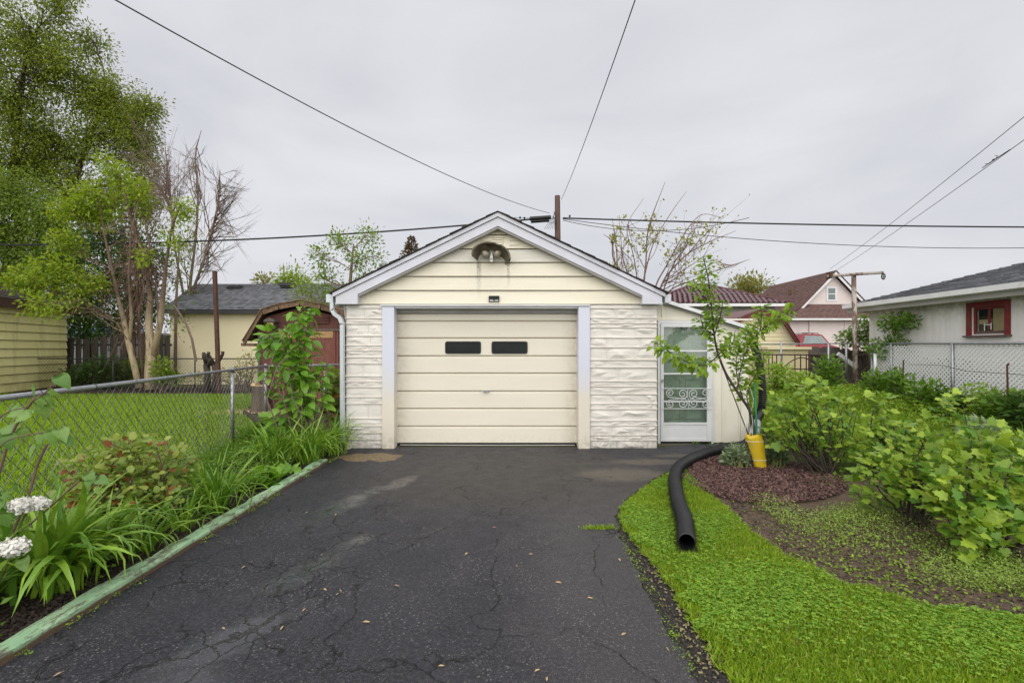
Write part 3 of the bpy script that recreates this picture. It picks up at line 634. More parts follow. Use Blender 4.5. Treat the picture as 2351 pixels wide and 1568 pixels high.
# stone facing: courses cut into stones, faceted by hand, with raised joint beads
def stones(x0, x1, ys, seed):
    rs = random.Random(seed); bead = MB()
    for ci, (ya, yb) in enumerate(zip(ys, ys[1:])):
        z1, z0 = gzz(ya), gzz(yb); h = z1-z0; X0, X1 = gx_(x0), gx_(x1); cuts = [X0]
        x = X0+rs.uniform(.2, .5)
        while x < X1-.14: cuts.append(x); x += rs.uniform(.18, .34) if h < .08 else rs.uniform(.28, .55)
        cuts.append(X1)
        slant = {c_: (rs.choice([0, 0, 0, .6, -.6])*h if (h > .09 and c_ not in (X0, X1)) else 0) for c_ in cuts}
        for a, b in zip(cuts, cuts[1:]):
            sl, sr = slant[a], slant[b]
            nx = max(3, int((b-a)/.11)); nz = 3 if h > .08 else 2; mb = MB(); idx = {}
            q0_, q1_ = rs.choice([(.2, .8), (.85, .15), (.5, .3), (.3, .55), (.75, .5)]); pat = rs.random(); u0_ = rs.uniform(.2, .8)
            ridge = [(q0_+(q1_-q0_)*i/nx) if pat < .7 else (q0_+(q1_-q0_)*min(1, abs(i/nx-u0_)*2)) for i in range(nx+1)]; amp = rs.uniform(.012, .036) if h > .06 else rs.uniform(.008, .016)
            for j in range(nz+1):
                for i in range(nx+1):
                    u, q = i/nx, j/nz; X = a+.005+(b-a-.010)*u; X += (sl*(1-u)+sr*u)*(q-.5)
                    Z = z0+.005+(h-.010)*q; edge = min(u, 1-u)*nx < .5 or j in (0, nz)
                    d = .0 if edge else (amp*max(0, 1-abs(q-ridge[i])*3.2) if q < ridge[i]+.01 else amp*max(0, 1-abs(q-ridge[i])*1.5))+rs.uniform(.002, .006)
                    idx[(i, j)] = len(mb.v); d = d if edge else (d*(.35+.65*math.sin(math.pi*min(1, max(0, u*1.3-(.3 if pat < .35 else 0))))) if pat > .12 else .006+rs.uniform(0, .003)); mb.v.append((X+(0 if edge else rs.uniform(-.02, .02)), GY-.012-d, Z+(0 if edge else rs.uniform(-.3, .3)*h/nz*.8)))
            for j in range(nz):
                for i in range(nx):
                    q = [idx[(i, j)], idx[(i+1, j)], idx[(i+1, j+1)], idx[(i, j+1)]]
                    if rs.random() < .5: mb.f += [(q[0], q[1], q[2]), (q[0], q[2], q[3])]
                    else: mb.f += [(q[0], q[1], q[3]), (q[1], q[2], q[3])]
                    mb.r += [0, 0]
            B = [idx[(i, 0)] for i in range(nx+1)], [idx[(i, nz)] for i in range(nx+1)]
            n = len(mb.v); c = [B[0][0], B[0][-1], B[1][-1], B[1][0]]
            for q in c: X, Y_, Z = mb.v[q]; mb.v.append((X, GY+.06, Z))
            for k in range(4):
                k2 = (k+1) % 4; mb.f.append((c[k], n+k, n+k2, c[k2])); mb.r.append(0)
            mb.build('stone', m_stone, garage)
            if a != X0: bead.obox((a-sl*.5, GY-.014, z0), (a+sl*.5, GY-.014, z1), .010, .014, (0, 1, 0))
        for k in range(6):
            xa, xb = X0+(X1-X0)*k/6, X0+(X1-X0)*(k+1)/6; dz = rs.uniform(-.002, .002)
            bead.obox((xa, GY-.015, z0+dz), (xb, GY-.015, z0+dz), .012, .040, (0, 1, 0))
    bead.box(gx_(x0), GY+.01, 0, gx_(x1), GY+.058, gzz(700)); bead.build('joint_beads', m_stone, garage)
stones(795, 880, [700,707,731,743,771,793,805,820,834,863,876,888,911,926,960,977,993,1008,1030], 3)
stones(1354, 1508, [700,708,730,742,752,775,797,826,843,875,887,904,926,938,965,976,998,1010,1030], 9)
# door surround, lintel flashing, recess
for x0, x1 in ((880, 907), (1327, 1353)):
    MB().box(gx_(x0), GY-.06, -.004, gx_(x1), GY+.10, gzz(705)).build('door_jamb', m_jamb, garage)
MB().box(gx_(876), GY-.075, gzz(703.5), gx_(1353), GY+.05, gzz(700.3)).build('flashing', m_white, garage)
MB().box(gx_(907)+.002, GY-.03, gzz(708), gx_(1327)-.002, GY+.3, gzz(704.2)).build('lintel', m_white, garage)
DY = GY+.20
def dz_(y): return EYE-(y-CY)*DY/FP
DX0, DX1 = (909-CX)*DY/FP, (1327.5-CX)*DY/FP
MB().box(DX0-.05, DY-.05, dz_(719), DX1+.06, DY+.02, dz_(704)).build('header', m_soffit, garage)
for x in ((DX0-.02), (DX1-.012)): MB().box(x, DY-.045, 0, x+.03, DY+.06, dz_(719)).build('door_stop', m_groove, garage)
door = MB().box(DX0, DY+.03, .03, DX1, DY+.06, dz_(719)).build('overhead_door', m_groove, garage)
rows = [719, 737.6, 776.7, 817.7, 857.3, 898.5, 938.5, 979, 1018.5]
for i, (a, b) in enumerate(zip(rows, rows[1:])):
    z1, z0 = dz_(a), dz_(b)+.006; h = z1-z0
    prof = [(z0, .028), (z0+.004, .012), (z0+.012, 0), (z1-.022, .0), (z1-.014, .006), (z1-.008, .024), (z1, .028)]
    mb = MB(); cols = [DX0+.012, DX1-.012] if i != 2 else None
    def face(xa, xb, za, zb, ya, yb): mb.quad((xa, DY+ya, za), (xb, DY+ya, za), (xb, DY+yb, zb), (xa, DY+yb, zb))
    for (za, ya), (zb, yb) in zip(prof, prof[1:]):
        if i == 2 and za == prof[2][0]:
            # the glazed panel: openings for two windows
            W_ = [((1023-CX)*DY/FP, (1103.5-CX)*DY/FP), ((1129.5-CX)*DY/FP, (1210.5-CX)*DY/FP)]; wz0, wz1 = dz_(811.5), dz_(784.5)
            face(DX0+.012, DX1-.012, za, wz0, ya, ya); face(DX0+.012, DX1-.012, wz1, zb, ya, yb)
            xs = [DX0+.012, W_[0][0], W_[0][1], W_[1][0], W_[1][1], DX1-.012]
            for k in (0, 2, 4): face(xs[k], xs[k+1], wz0, wz1, ya, ya)
        else: face(DX0+.012, DX1-.012, za, zb, ya, yb)
    mb.quad((DX0+.012, DY+.028, z0), (DX0+.012, DY, z0+.008), (DX0+.012, DY, z1-.022), (DX0+.012, DY+.028, z1)); mb.quad((DX1-.012, DY+.028, z0), (DX1-.012, DY+.028, z1), (DX1-.012, DY, z1-.022), (DX1-.012, DY, z0+.008))
    mb.build('door_panel', m_door, door)
def rrect(x0, x1, z0, z1, r, n=4):
    p = []
    for cx, cz, a0 in ((x1-r, z1-r, 0), (x0+r, z1-r, 90), (x0+r, z0+r, 180), (x1-r, z0+r, 270)):
        for k in range(n+1): a = math.radians(a0+90*k/n); p.append((cx+r*math.cos(a), cz+r*math.sin(a)))
    return p
for (xa, xb) in W_:
    o, q = rrect(xa-.006, xb+.006, wz0-.006, wz1+.006, .035), rrect(xa+.012, xb-.012, wz0+.012, wz1-.012, .025); mb = MB(); k = len(o)
    for i in range(k):
        j = (i+1) % k; A, B = (o[i][0], DY-.012, o[i][1]), (o[j][0], DY-.012, o[j][1]); C_, D_ = (q[j][0], DY-.012, q[j][1]), (q[i][0], DY-.012, q[i][1])
        mb.quad(A, D_, C_, B); mb.quad((o[i][0], DY+.01, o[i][1]), A, B, (o[j][0], DY+.01, o[j][1])); mb.quad(D_, (q[i][0], DY+.012, q[i][1]), (q[j][0], DY+.012, q[j][1]), C_)
    mb.build('window_frame', m_blackpl, door)
    MB().prism([(x, DY+.004, z) for x, z in q], (0, .005, 0)).build('window_pane', m_glassdark, door)
hx, hz = (1114-CX)*DY/FP, dz_(898); mb = MB().box(hx-.022, DY-.025, hz-.012, hx+.022, DY+.0, hz+.012); mb.obox((hx-.055, DY-.035, hz+.006), (hx+.05, DY-.035, hz-.004), .012, .014, (0, 0, 1)); mb.box(hx+.04, DY-.035, hz-.012, hx+.062, DY, hz+.010)
mb.build('door_handle', m_galv, door)
MB().box(DX0, DY-.012, .004, DX1, DY+.05, .030).build('bottom_seal', m_black, door)
mb = MB(); mb.tube([(DX0+.08, DY-.06, .016), (-.5, DY-.075, .014), (DX1-.06, DY-.06, .012)], .009, 5); mb.build('loose_seal_strip', m_soffit, garage)
# lamp hood with twin floodlight, motion sensor
hood = thing('lamp_hood', 'mossy brown half-dome hood over the twin floodlight high on the garage gable', 'hood', (-.28, GY-.03, 2.9))
mb = MB(); cx = gx_(1129); N = 16; rings = []
for (yy, rx, rzz, zb) in ((GY-.024, .215, .150, gzz(602)), (GY-.09, .255, .195, gzz(601)), (GY-.17, .282, .215, gzz(599)), (GY-.26, .288, .205, gzz(596))):
    rings.append([(cx+rx*math.cos(math.pi*k/N), yy, zb+rzz*math.sin(math.pi*k/N)**.8+random.uniform(-.006, .006)-.03*math.cos(math.pi*k/N)) for k in range(N+1)])
for R0, R1 in zip(rings, rings[1:]):
    for k in range(N):
        mb.quad(R0[k], R0[k+1], R1[k+1], R1[k])
        i0, i1 = [(p[0]*.93+cx*.07, p[1]+.004, p[2]-.014) for p in (R0[k], R0[k+1])], [(p[0]*.93+cx*.07, p[1], p[2]-.014) for p in (R1[k], R1[k+1])]
        mb.quad(i0[1], i0[0], i1[0], i1[1])
R1 = rings[-1]
for k in range(N):
    a, b = R1[k], R1[k+1]; mb.quad(b, a, (a[0]*.93+cx*.07, a[1], a[2]-.014), (b[0]*.93+cx*.07, b[1], b[2]-.014))
mb.build('shell', m_hood, hood, True)
lamp = thing('floodlight', 'twin floodlight with white motion sensor tucked under the mossy hood', 'light', (cx, GY-.1, 2.85))
MB().tube([(cx, GY-.022, gzz(584)), (cx, GY-.07, gzz(584))], .045, 10).build('base', m_headlamp, lamp)
for s in (-1, 1):
    a = Vector((cx+s*.03, GY-.07, gzz(585))); b = Vector((cx+s*.085, GY-.15, gzz(588))); c = b+Vector((s*.02, -.03, -.012))
    mb = MB().tube([a, a.lerp(b, .5), b, c], [.018, .034, .050, .052], 12); mb.build('bulb', m_headlamp, lamp, True)
mb = MB().box(cx-.020, GY-.13, gzz(604), cx+.022, GY-.07, gzz(590)); mb.box(cx-.012, GY-.10, gzz(591), cx+.012, GY-.06, gzz(584)); mb.build('motion_sensor', m_white, lamp)
MB().box(cx-.015, GY-.136, gzz(600), cx+.017, GY-.131, gzz(597)).build('sensor_window', m_soffit, lamp)
sol = thing('solar_light', 'small black solar wall light above the overhead door', 'light', (gx_(1134.5), GY-.03, gzz(694)))
x0, x1, z0, z1 = gx_(1122.5), gx_(1146.5), gzz(694), gzz(680)
MB().box(x0, GY-.05, z0, x1, GY-.018, z1).build('case', m_blackpl, sol)
MB().hexa([(x0+.012, GY-.056, z0+.010), (x1-.012, GY-.056, z0+.010), (x1-.012, GY-.051, z0+.010), (x0+.012, GY-.051, z0+.010), (x0+.018, GY-.056, z0+.038), (x1-.018, GY-.056, z0+.038), (x1-.018, GY-.051, z0+.038), (x0+.018, GY-.051, z0+.038)]).build('reflector', m_silver, sol)
MB().prism([(x0+.010, GY-.056, z0+.085), (x0+.010, GY-.070, z0+.045), (x0+.045, GY-.070, z0+.036), (x1-.045, GY-.070, z0+.036), (x1-.010, GY-.070, z0+.045), (x1-.010, GY-.056, z0+.085)], (0, .004, 0)).build('solar_panel', m_glassdark, sol)
MB().tube([((x0+x1)/2, GY-.055, z0+.028), ((x0+x1)/2, GY-.075, z0+.028)], .013, 10).build('sensor', m_blackpl, sol)
# gutters and left downspout
MB().box(XL-.10, FY+.02, gzz(694, FY), XL-.001, 13.6, gzz(675, FY)).build('gutter', m_downsp, garage)
MB().box(XR+.001, FY+.02, gzz(694, FY), XR+.09, 7.50, gzz(675, FY)).build('gutter', m_trim, garage)
MB().prism([(XL+.05, GY-.02, gzz(700)), (WX0-.002, GY-.02, gzz(700)), (WX0-.002, GY-.02, gzz(741)), (XL+.05+.06, GY-.02, gzz(702))], (0, .04, 0)).build('gable_infill', m_soffit, garage)
MB().box(XL, GY+.1, gzz(699), WX0+.02, 13.4, gzz(696)).build('soffit', m_soffit, garage)
ds = [(gx_(769), GY-.10, gzz(696)), (gx_(769), GY-.10, gzz(712)), (gx_(774), GY-.10, gzz(722)), (gx_(786), GY-.09, gzz(731)), (gx_(791), GY-.09, gzz(744)), (gx_(791.5), GY-.09, .12)]
mb = MB(); 
for a, b in zip(ds, ds[1:]): mb.obox(a, Vector(b)+(Vector(b)-Vector(a)).normalized()*.012, .052, .075, (0, 1, 0))
mb.build('downspout', m_downsp, garage)

# ================================================================ LEAN-TO
LY = 7.57
def lx(x, Y=LY): return (x-CX)*Y/FP
def lz(y, Y=LY): return EYE-(y-CY)*Y/FP
lean = thing('lean_to_shed', 'narrow cream lean-to with sloping white roof edge and a storm door, against the garage', 'shed', (3.0, LY, 0))
A = (lx(1505), lz(683)); B = (lx(1714), lz(750)); sl_ = (B[1]-A[1])/(B[0]-A[0])
def rl(x, o=0): return A[1]+(x-A[0])*sl_-o
DXa, DXb, DZ = lx(1509), lx(1636), lz(736)
x3 = lx(1719)

m_panel = M('cream_metal_panel', (.80, .77, .67), (.76, .72, .61), 1.0, .5, .06, 20, dirt=(.40,.34,.22), dscale=3, damt=.3)
poly = [(DXa-.04, LY, DZ), (DXb, LY, DZ), (DXb, LY, lz(1018)), (x3, LY, lz(1015)), (x3, LY, rl(x3, .06)), (DXa-.04, LY, rl(DXa-.04, .06))]
MB().prism(poly[:2]+[(DXb, LY, rl(DXb, .06)), poly[5]], (0, .06, 0)).build('wall_panel', m_panel, lean)
for a, b in ((1636, 1659), (1659, 1700), (1700, 1719)):
    xa, xb = lx(a)+.003, lx(b)-.001; MB().prism([(xa, LY+.001, lz(1016)), (xb, LY+.001, lz(1015)), (xb, LY+.001, rl(xb, .06)), (xa, LY+.001, rl(xa, .06))], (0, .06, 0)).build('wall_panel', m_panel, lean)
MB().box(x3-.06, LY+.062, 0, x3, 13.0, rl(x3, .08)).build('side_wall', m_panel, lean)
for x in (1520, 1590, 1659, 1697): MB().box(lx(x)-.012, LY-.014, lz(1013) if x > 1640 else DZ+.06, lx(x)+.012, LY-.001, rl(lx(x), .09)).build('batten', m_panel, lean)
MB().box(DXa-.02, LY-.03, DZ+.002, DXb+.62, LY-.001, DZ+.028).build('drip_cap', m_panel, lean)
xr = x3+.10
MB().prism([(A[0]+.12, LY-.12, rl(A[0]+.12, 0)), (xr, LY-.12, rl(xr, 0)), (xr, LY-.12, rl(xr, .055)), (A[0]+.12, LY-.12, rl(A[0]+.12, .055))], (0, .03, 0)).build('fascia', m_white, lean)
MB().prism([(A[0]+.12, LY-.089, rl(A[0]+.12, -.004)), (xr, LY-.089, rl(xr, -.004)), (xr, LY-.089, rl(xr, .02)), (A[0]+.12, LY-.089, rl(A[0]+.12, .02))], (0, 5.7, 0)).build('roof', m_dark, lean)
MB().prism([(A[0]+.12, LY-.06, rl(A[0]+.12, .057)), (xr-.03, LY-.06, rl(xr-.03, .057)), (xr-.03, LY-.06, rl(xr-.03, .075)), (A[0]+.12, LY-.06, rl(A[0]+.12, .075))], (0, .1, 0)).build('soffit_trim', m_soffit, lean)
mb = MB(); mb.box(DXa-.08, LY-.07, -.01, x3+.02, LY+.1, lz(1018)); mb.build('sill_footing', m_concrete, lean)
# storm door
sd = MB(); fr = [(1509,1636,735,741),(1509,1516,741,1017),(1630,1636.5,741,1017)]
sd.box(DXa, LY-.03, lz(742), DXb, LY-.002, DZ); sd.box(DXa, LY-.03, lz(1017), lx(1515), LY-.002, lz(742)); sd.box(lx(1632), LY-.03, lz(1017), DXb, LY-.002, lz(742)); sd.build('door_frame', m_white, lean)
door2 = MB(); y0, y1 = LY-.045, LY-.015; T, Bt = lz(742.5), lz(1012)
gx0, gx1 = lx(1522), lx(1621); gt, gb = lz(751), lz(969)
door2.box(lx(1515.5), y0, Bt, gx0, y1, T); door2.box(gx1, y0, Bt, lx(1631.5), y1, T); door2.box(gx0, y0, gt, gx1, y1, T); door2.box(gx0, y0, Bt, gx1, y1, Bt+.04); door2.box(gx0, y0, gb-.03, gx1, y1, gb); door2.box(gx0, y0+.012, Bt+.04, gx1, y1, gb-.03)
d2 = door2.build('storm_door', m_white, lean)
for y in (805.5, 857.5, 921): MB().box(gx0, y0+.004, lz(y+1.8), gx1, y1-.004, lz(y-1.8)).build('crossbar', m_white, d2)
for a, b in ((751, 803.7), (807.3, 855.7), (859.3, 919.2), (922.8, 969)): MB().box(gx0, LY-.032, lz(b), gx1, LY-.028, lz(a)).build('pane', m_glass, d2)
MB().box(lx(1516.8), y0-.03, lz(877), lx(1520), y0, lz(870)).build('latch', m_galv, d2)
# scrollwork guard: two rails with eight scrolls and S links
mb = MB(); gy = y0-.018; za, zb = lz(891), lz(937)
mb.tube([(lx(1516), gy, za), (lx(1629), gy, za)], .006, 6); mb.tube([(lx(1518), gy, zb), (lx(1631), gy, zb)], .006, 6)
def spiral(cx_, cz, r, a0, turns, sgn, tail=None):
    pts = []
    for k in range(26):
        t = k/25; a = a0+sgn*turns*2*math.pi*t; q = r*(1-.80*t); pts.append((cx_+q*math.cos(a), gy, cz+q*math.sin(a)))
    if tail: pts = tail+pts
    mb.tube(pts, .0055, 5)
mid = (za+zb)/2; cxs = [lx(1536), lx(1564), lx(1589), lx(1616)]; R_ = .082
for i, c in enumerate(cxs):
    for s in (1, -1):
        out = i in (0, 3); r = .068 if out else R_; cc = c
        cz = mid+s*(.155-r)
        st = (-math.pi/2*s) ; sg = (1 if i % 2 == 0 else -1)*s
        spiral(cc, cz, r, st, 1.6, -sg, None)
    
for a, b in ((0, 1), (2, 3)):
    m0 = (cxs[a]+cxs[b])/2
    for s in (1, -1): mb.tube([(cxs[a], gy, mid+s*.155-s*.136), (m0-.0*s, gy, mid+s*.01), (cxs[b], gy, mid+s*.155-s*.164*1.0)], .0045, 5)
mb.tube([((cxs[1]+cxs[2])/2, gy, za), ((cxs[1]+cxs[2])/2-.02, gy, mid+.06), ((cxs[1]+cxs[2])/2, gy, mid), ((cxs[1]+cxs[2])/2+.02, gy, mid-.06), ((cxs[1]+cxs[2])/2, gy, zb)], .0045, 5)
mb.build('scroll_guard', m_white, d2)
# peeling inner door
inner = MB(); iy = LY+.05; inner.box(DXa+.03, iy, .02, lx(1632), iy+.04, DZ-.01); idr = inner.build('inner_door', m_gdoor, lean)
for (a, b, c, e) in ((1527,1566,868,906),(1576,1615,868,906),(1527,1566,912,962),(1576,1615,912,962)):
    mb = MB(); 
    for (p, q, r, t) in ((a, b, c, c+3), (a, b, e-3, e), (a, a+3, c+3, e-3), (b-3, b, c+3, e-3)): mb.box(lx(p), iy-.014, lz(t), lx(q), iy-.001, lz(r))
    mb.build('panel_moulding', m_gdoor, idr)

# ================================================================ DRAIN PIPE
pth = [(4.03, 8.9, 1.80), (4.03, 8.3, 1.78), (4.06, 8.05, 1.55), (4.12, 7.95, 1.15), (4.13, 7.9, .75), (4.08, 7.85, .48), (3.93, 7.68, .38), (3.82, 7.5, .30), (3.66, 7.25, .20), (3.42, 7.02, .10), (3.05, 6.82, .078), (2.65, 6.52, .076), (2.28, 6.15, .076), (2.0, 5.75, .076), (1.80, 5.30, .076), (1.66, 4.85, .076), (1.54, 4.42, .076), (1.44, 4.0, .078), (1.35, 3.72, .080), (1.285, 3.52, .082)]
def catmull(P, n=10):
    P = [Vector(p) for p in P]; P = [2*P[0]-P[1]]+P+[2*P[-1]-P[-2]]; o = []
    for i in range(1, len(P)-2):
        a, b, c, d = P[i-1:i+3]
        for k in range(n):
            t = k/n; o.append(.5*((2*b)+(c-a)*t+(2*a-5*b+4*c-d)*t*t+(3*b-a-3*c+d)*t**3))
    o.append(P[-2]); return o
def resample(P, step):
    o = [P[0]]; acc = 0
    for a, b in zip(P, P[1:]):
        L_ = (b-a).length; 
        while acc+L_ >= step:
            t = (step-acc)/L_; a = a.lerp(b, t); o.append(a); L_ = (b-a).length; acc = 0
        acc += L_
    return o
pipe = thing('drain_pipe', 'long black corrugated drain hose curving from the lean-to across asphalt onto the lawn', 'hose', (1.3, 3.5, 0))
cp = resample(catmull(pth), .0165); rad = []
for i in range(len(cp)): rad.append(.067-(.012 if i % 2 else 0)) 
i0 = min(range(len(cp)), key=lambda i: (cp[i]-Vector((3.86, 7.56, .33))).length); i1 = min(range(len(cp)), key=lambda i: (cp[i]-Vector((3.60, 7.18, .17))).length)
MB().tube(cp, rad, 20, False).build('corrugated_hose', m_black, pipe)
inn = cp[-30:]; mbp = MB().tube(inn, [.0545]*30, 16, False)
mbp.f = [tuple(reversed(f)) for f in mbp.f]; mbp.build('hose_bore', m_blackpl, pipe)
mb = MB(); d = (cp[-1]-cp[-2]).normalized(); mb.tube([cp[-1]-d*.001, cp[-1]+d*.004], [.065, .055], 20, False); mb.build('hose_lip', m_black, pipe)
MB().tube(cp[i0:i1], [.070+random.uniform(-.002, .003) for _ in range(i1-i0)], 12).build('tape_wrap', m_tape, pipe)

# ================================================================ WIRE FENCES
def chain(name, label, pts, top, posts, parent_cat='fence', cell=.062, wr=.0019, mat=m_wire, railmat=m_galv, rr=.021, zf=None, postr=.026):
    p0 = Vector((pts[0][0], pts[0][1], 0)); p1 = Vector((pts[1][0], pts[1][1], 0)); Lh = (p1-p0).length; d = (p1-p0)/Lh
    t = thing(name, label, parent_cat, p0)
    g = (lambda s: 0.0) if zf is None else zf
    MB().tube([p0+Vector((0, 0, top+g(0))), p1+Vector((0, 0, top+g(Lh)))], rr, 10).build('top_rail', railmat, t, True)
    for s in posts:
        q = p0+d*s; z = g(s); mb = MB().tube([q+Vector((0, 0, z-.05)), q+Vector((0, 0, top+z+.005))], postr, 10); mb.tube([q+Vector((0, 0, top+z-.035)), q+Vector((0, 0, top+z+.028))], [postr+.006, postr+.006], 10); mb.tube([q+Vector((0, 0, top+z+.028)), q+Vector((0, 0, top+z+.045))], [postr+.004, .012], 10)
        mb.build('post', railmat, t, True)
    mb = MB(); h = top-.05; n = Vector((d.y, -d.x, 0))*.004; s = -h
    while s < Lh:
        for sg in (1, -1):
            a0, a1 = (0, h); s0, s1 = (s, s+h) if sg > 0 else (s+h, s)
            # clip to the panel
            ta, tb = 0.0, 1.0; ds_ = s1-s0
            lo, hi = ((0-s0)/ds_, (Lh-s0)/ds_) if ds_ > 0 else ((Lh-s0)/ds_, (0-s0)/ds_)
            ta, tb = max(ta, lo), min(tb, hi)
            if tb-ta < .01: continue
            A_ = p0+d*(s0+ds_*ta)+Vector((0, 0, .03+h*ta+g(0)))+n*sg; B_ = p0+d*(s0+ds_*tb)+Vector((0, 0, .03+h*tb+g(0)))+n*sg; mb.tube([A_, B_], wr, 4, False)
        s += cell*1.414/1.0
    mb.build('wire_mesh', mat, t)
    # tie wires
    mb = MB(); s = .35
    while s < Lh: q = p0+d*s+Vector((0, 0, top)); mb.tube([q-d*.004, q+d*.004], rr+.004, 8, True); s += .62
    mb.build('tie', m_wire, t); return t
A2, B2 = (-3.07, 1.9), (-4.62, 9.0); Lf = math.hypot(A2[0]-B2[0], A2[1]-B2[1])
chain('wire_fence', 'near galvanised chain-link fence along the flower bed with thick top rail', (A2, B2), 1.175, [.02, Lf*.757, Lf-.03], cell=.081, wr=.0023)
chain('wire_fence', 'short chain-link run in front of the brown shed, ending at the garage', ((-4.60, 9.06), (-3.2, 10.6)), 1.16, [1.1, 2.05], cell=.075, wr=.0022, mat=m_wireblack)
chain('wire_fence', 'far dark chain-link fence along the back of the mown lawn', ((-17.5, 17.45), (-4.9, 17.3)), 1.13, [.1, 3.0, 6.0, 9.0, 12.4], cell=.085, wr=.0028, mat=m_wireblack, railmat=m_greydark)
# ================================================================ HELPERS FOR BUILDINGS
def shingle_plane(mb, P0, P1, P2, P3, rows, cols, jit=.25, th=.018):
    """P0-P1 eave, P3-P2 ridge; overlapping tabs, each tone its own. Quads may be trapezia."""
    P0, P1, P2, P3 = map(Vector, (P0, P1, P2, P3)); n = (P1-P0).cross(P3-P0).normalized()
    if n.z < 0: n = -n
    for r in range(rows):
        t0, t1 = r/rows, min(1, (r+1.0)/rows); a0, a1 = P0.lerp(P3, t0), P1.lerp(P2, t0); b0, b1 = P0.lerp(P3, t1), P1.lerp(P2, t1)
        wid = (a1-a0).length; full = (P1-P0).length; c = max(2, int(cols*wid/full)); off = random.random()/c
        us = [0]+[min(1, max(0, off+k/c+random.uniform(-.2, .2)/c)) for k in range(c)]+[1]; us.sort()
        for u, v in zip(us, us[1:]):
            if v-u < 1e-4: continue
            l = th*(1+random.uniform(-jit, jit)); lo = n*l; hi = n*.002
            q0, q1, q2, q3 = a0.lerp(a1, u)+lo, a0.lerp(a1, v)+lo, b0.lerp(b1, v)+hi, b0.lerp(b1, u)+hi; rr_ = random.random()
            mb.quad(q0, q1, q2, q3, rr_); mb.quad(a0.lerp(a1, u), a0.lerp(a1, v), q1, q0, rr_)
def lap(mb, x0, x1, z0, z1, Y, exp, clip=None, out=.014, ny=-1):
    """stepped lap boards on a wall facing the camera; clip(z) -> (xl, xr)"""
    z = z0
    while z < z1-1e-4:
        zt = min(z+exp, z1); a, b = (x0, x1); a2, b2 = a, b
        if clip: (a, b), (a2, b2) = clip(z), clip(zt)
        mb.quad((a, Y+ny*out, z), (b, Y+ny*out, z), (b2, Y, zt), (a2, Y, zt)); mb.quad((a, Y, z), (b, Y, z), (b, Y+ny*out, z), (a, Y+ny*out, z)); z = zt

# ================================================================ LEFT: YELLOW SHED
ysh = thing('yellow_shed', 'mossy yellow shed with lapped boards and brown roof at the far left', 'shed', (-17.2, 15, 0))
p_near, p_far = Vector((-15.9, 12.0, 0)), Vector((-17.68, 19.0, 0)); dd = (p_far-p_near).normalized(); nn = Vector((dd.y, -dd.x, 0))
exp = .292; nb = 10
for k in range(nb):
    z0, z1 = .04+k*exp, .04+(k+1)*exp; cuts = [0]; s = random.uniform(2.2, 3.8)
    Lw = (p_far-p_near).length
    while s < Lw-.5: cuts.append(s); s += 3.66
    cuts.append(Lw)
    for a, b in zip(cuts, cuts[1:]):
        A, B = p_near+dd*(a+.004), p_near+dd*(b-.004+(.0 if b < Lw else -.0)); z0_ = Vector((0, 0, z0)); z1_ = Vector((0, 0, z1+.006))
        MB().hexa([A+nn*.05+z0_, B+nn*.05+z0_, B-nn*.02+z0_, A-nn*.02+z0_, A+nn*.004+z1_, B+nn*.004+z1_, B-nn*.02+z1_, A-nn*.02+z1_]).build('siding_board', m_yellow, ysh)
for k in range(1, nb): MB().obox(p_near+nn*.018+Vector((0,0,.035+k*exp)), p_far+nn*.018+Vector((0,0,.035+k*exp)), .03, .016).build('board_joint', m_groove, ysh)  # dark bar added under every lap so the board lines read stronger
mb = MB(); A, B = p_near-nn*.025, p_far-nn*.025-dd*.03; W5 = -nn*5
mb.hexa([A, B, B+W5, A+W5, A+Vector((0,0,2.96)), B+Vector((0,0,2.96)), B+W5+Vector((0,0,2.96)), A+W5+Vector((0,0,2.96))]); mb.build('wall', m_yellow, ysh)
ez = 3.02; e0, e1 = p_near+nn*.22, p_far+nn*.22+dd*.3
MB().obox(e0+Vector((0,0,ez-.02)), e1+Vector((0,0,ez-.02)), .04, .30, (0,0,1)).build('fascia', m_fasciabr, ysh)
MB().obox(p_far+dd*.3+nn*.24+Vector((0,0,ez-.02)), p_far+dd*.3-nn*5.4+Vector((0,0,ez-.02)), .05, .26, (0,0,1)).build('fascia', m_fasciabr, ysh)
mb = MB(); top = Vector((0,0,1.15)); shingle_plane(mb, e0+Vector((0,0,ez+.14))-dd*2, e1+Vector((0,0,ez+.14)), e1-nn*2.9-dd*2.6+Vector((0,0,ez+.14))+top, e0-nn*2.9-dd*2+Vector((0,0,ez+.14))+top, 15, 34); mb.build('shingles', m_shingle_l, ysh, kind='stuff')
mb = MB(); mb.hexa([e0-dd*2+Vector((0,0,ez+.10)), e1+Vector((0,0,ez+.10)), e1-nn*5.6+Vector((0,0,ez+.10)), e0-dd*2-nn*5.6+Vector((0,0,ez+.10)), e0-dd*2+Vector((0,0,ez+.138)), e1+Vector((0,0,ez+.138)), e1-nn*2.9-dd*2.6+top+Vector((0,0,ez+.12)), e0-dd*2-nn*2.9+top+Vector((0,0,ez+.12))]); mb.build('roof', m_shingle_l, ysh)

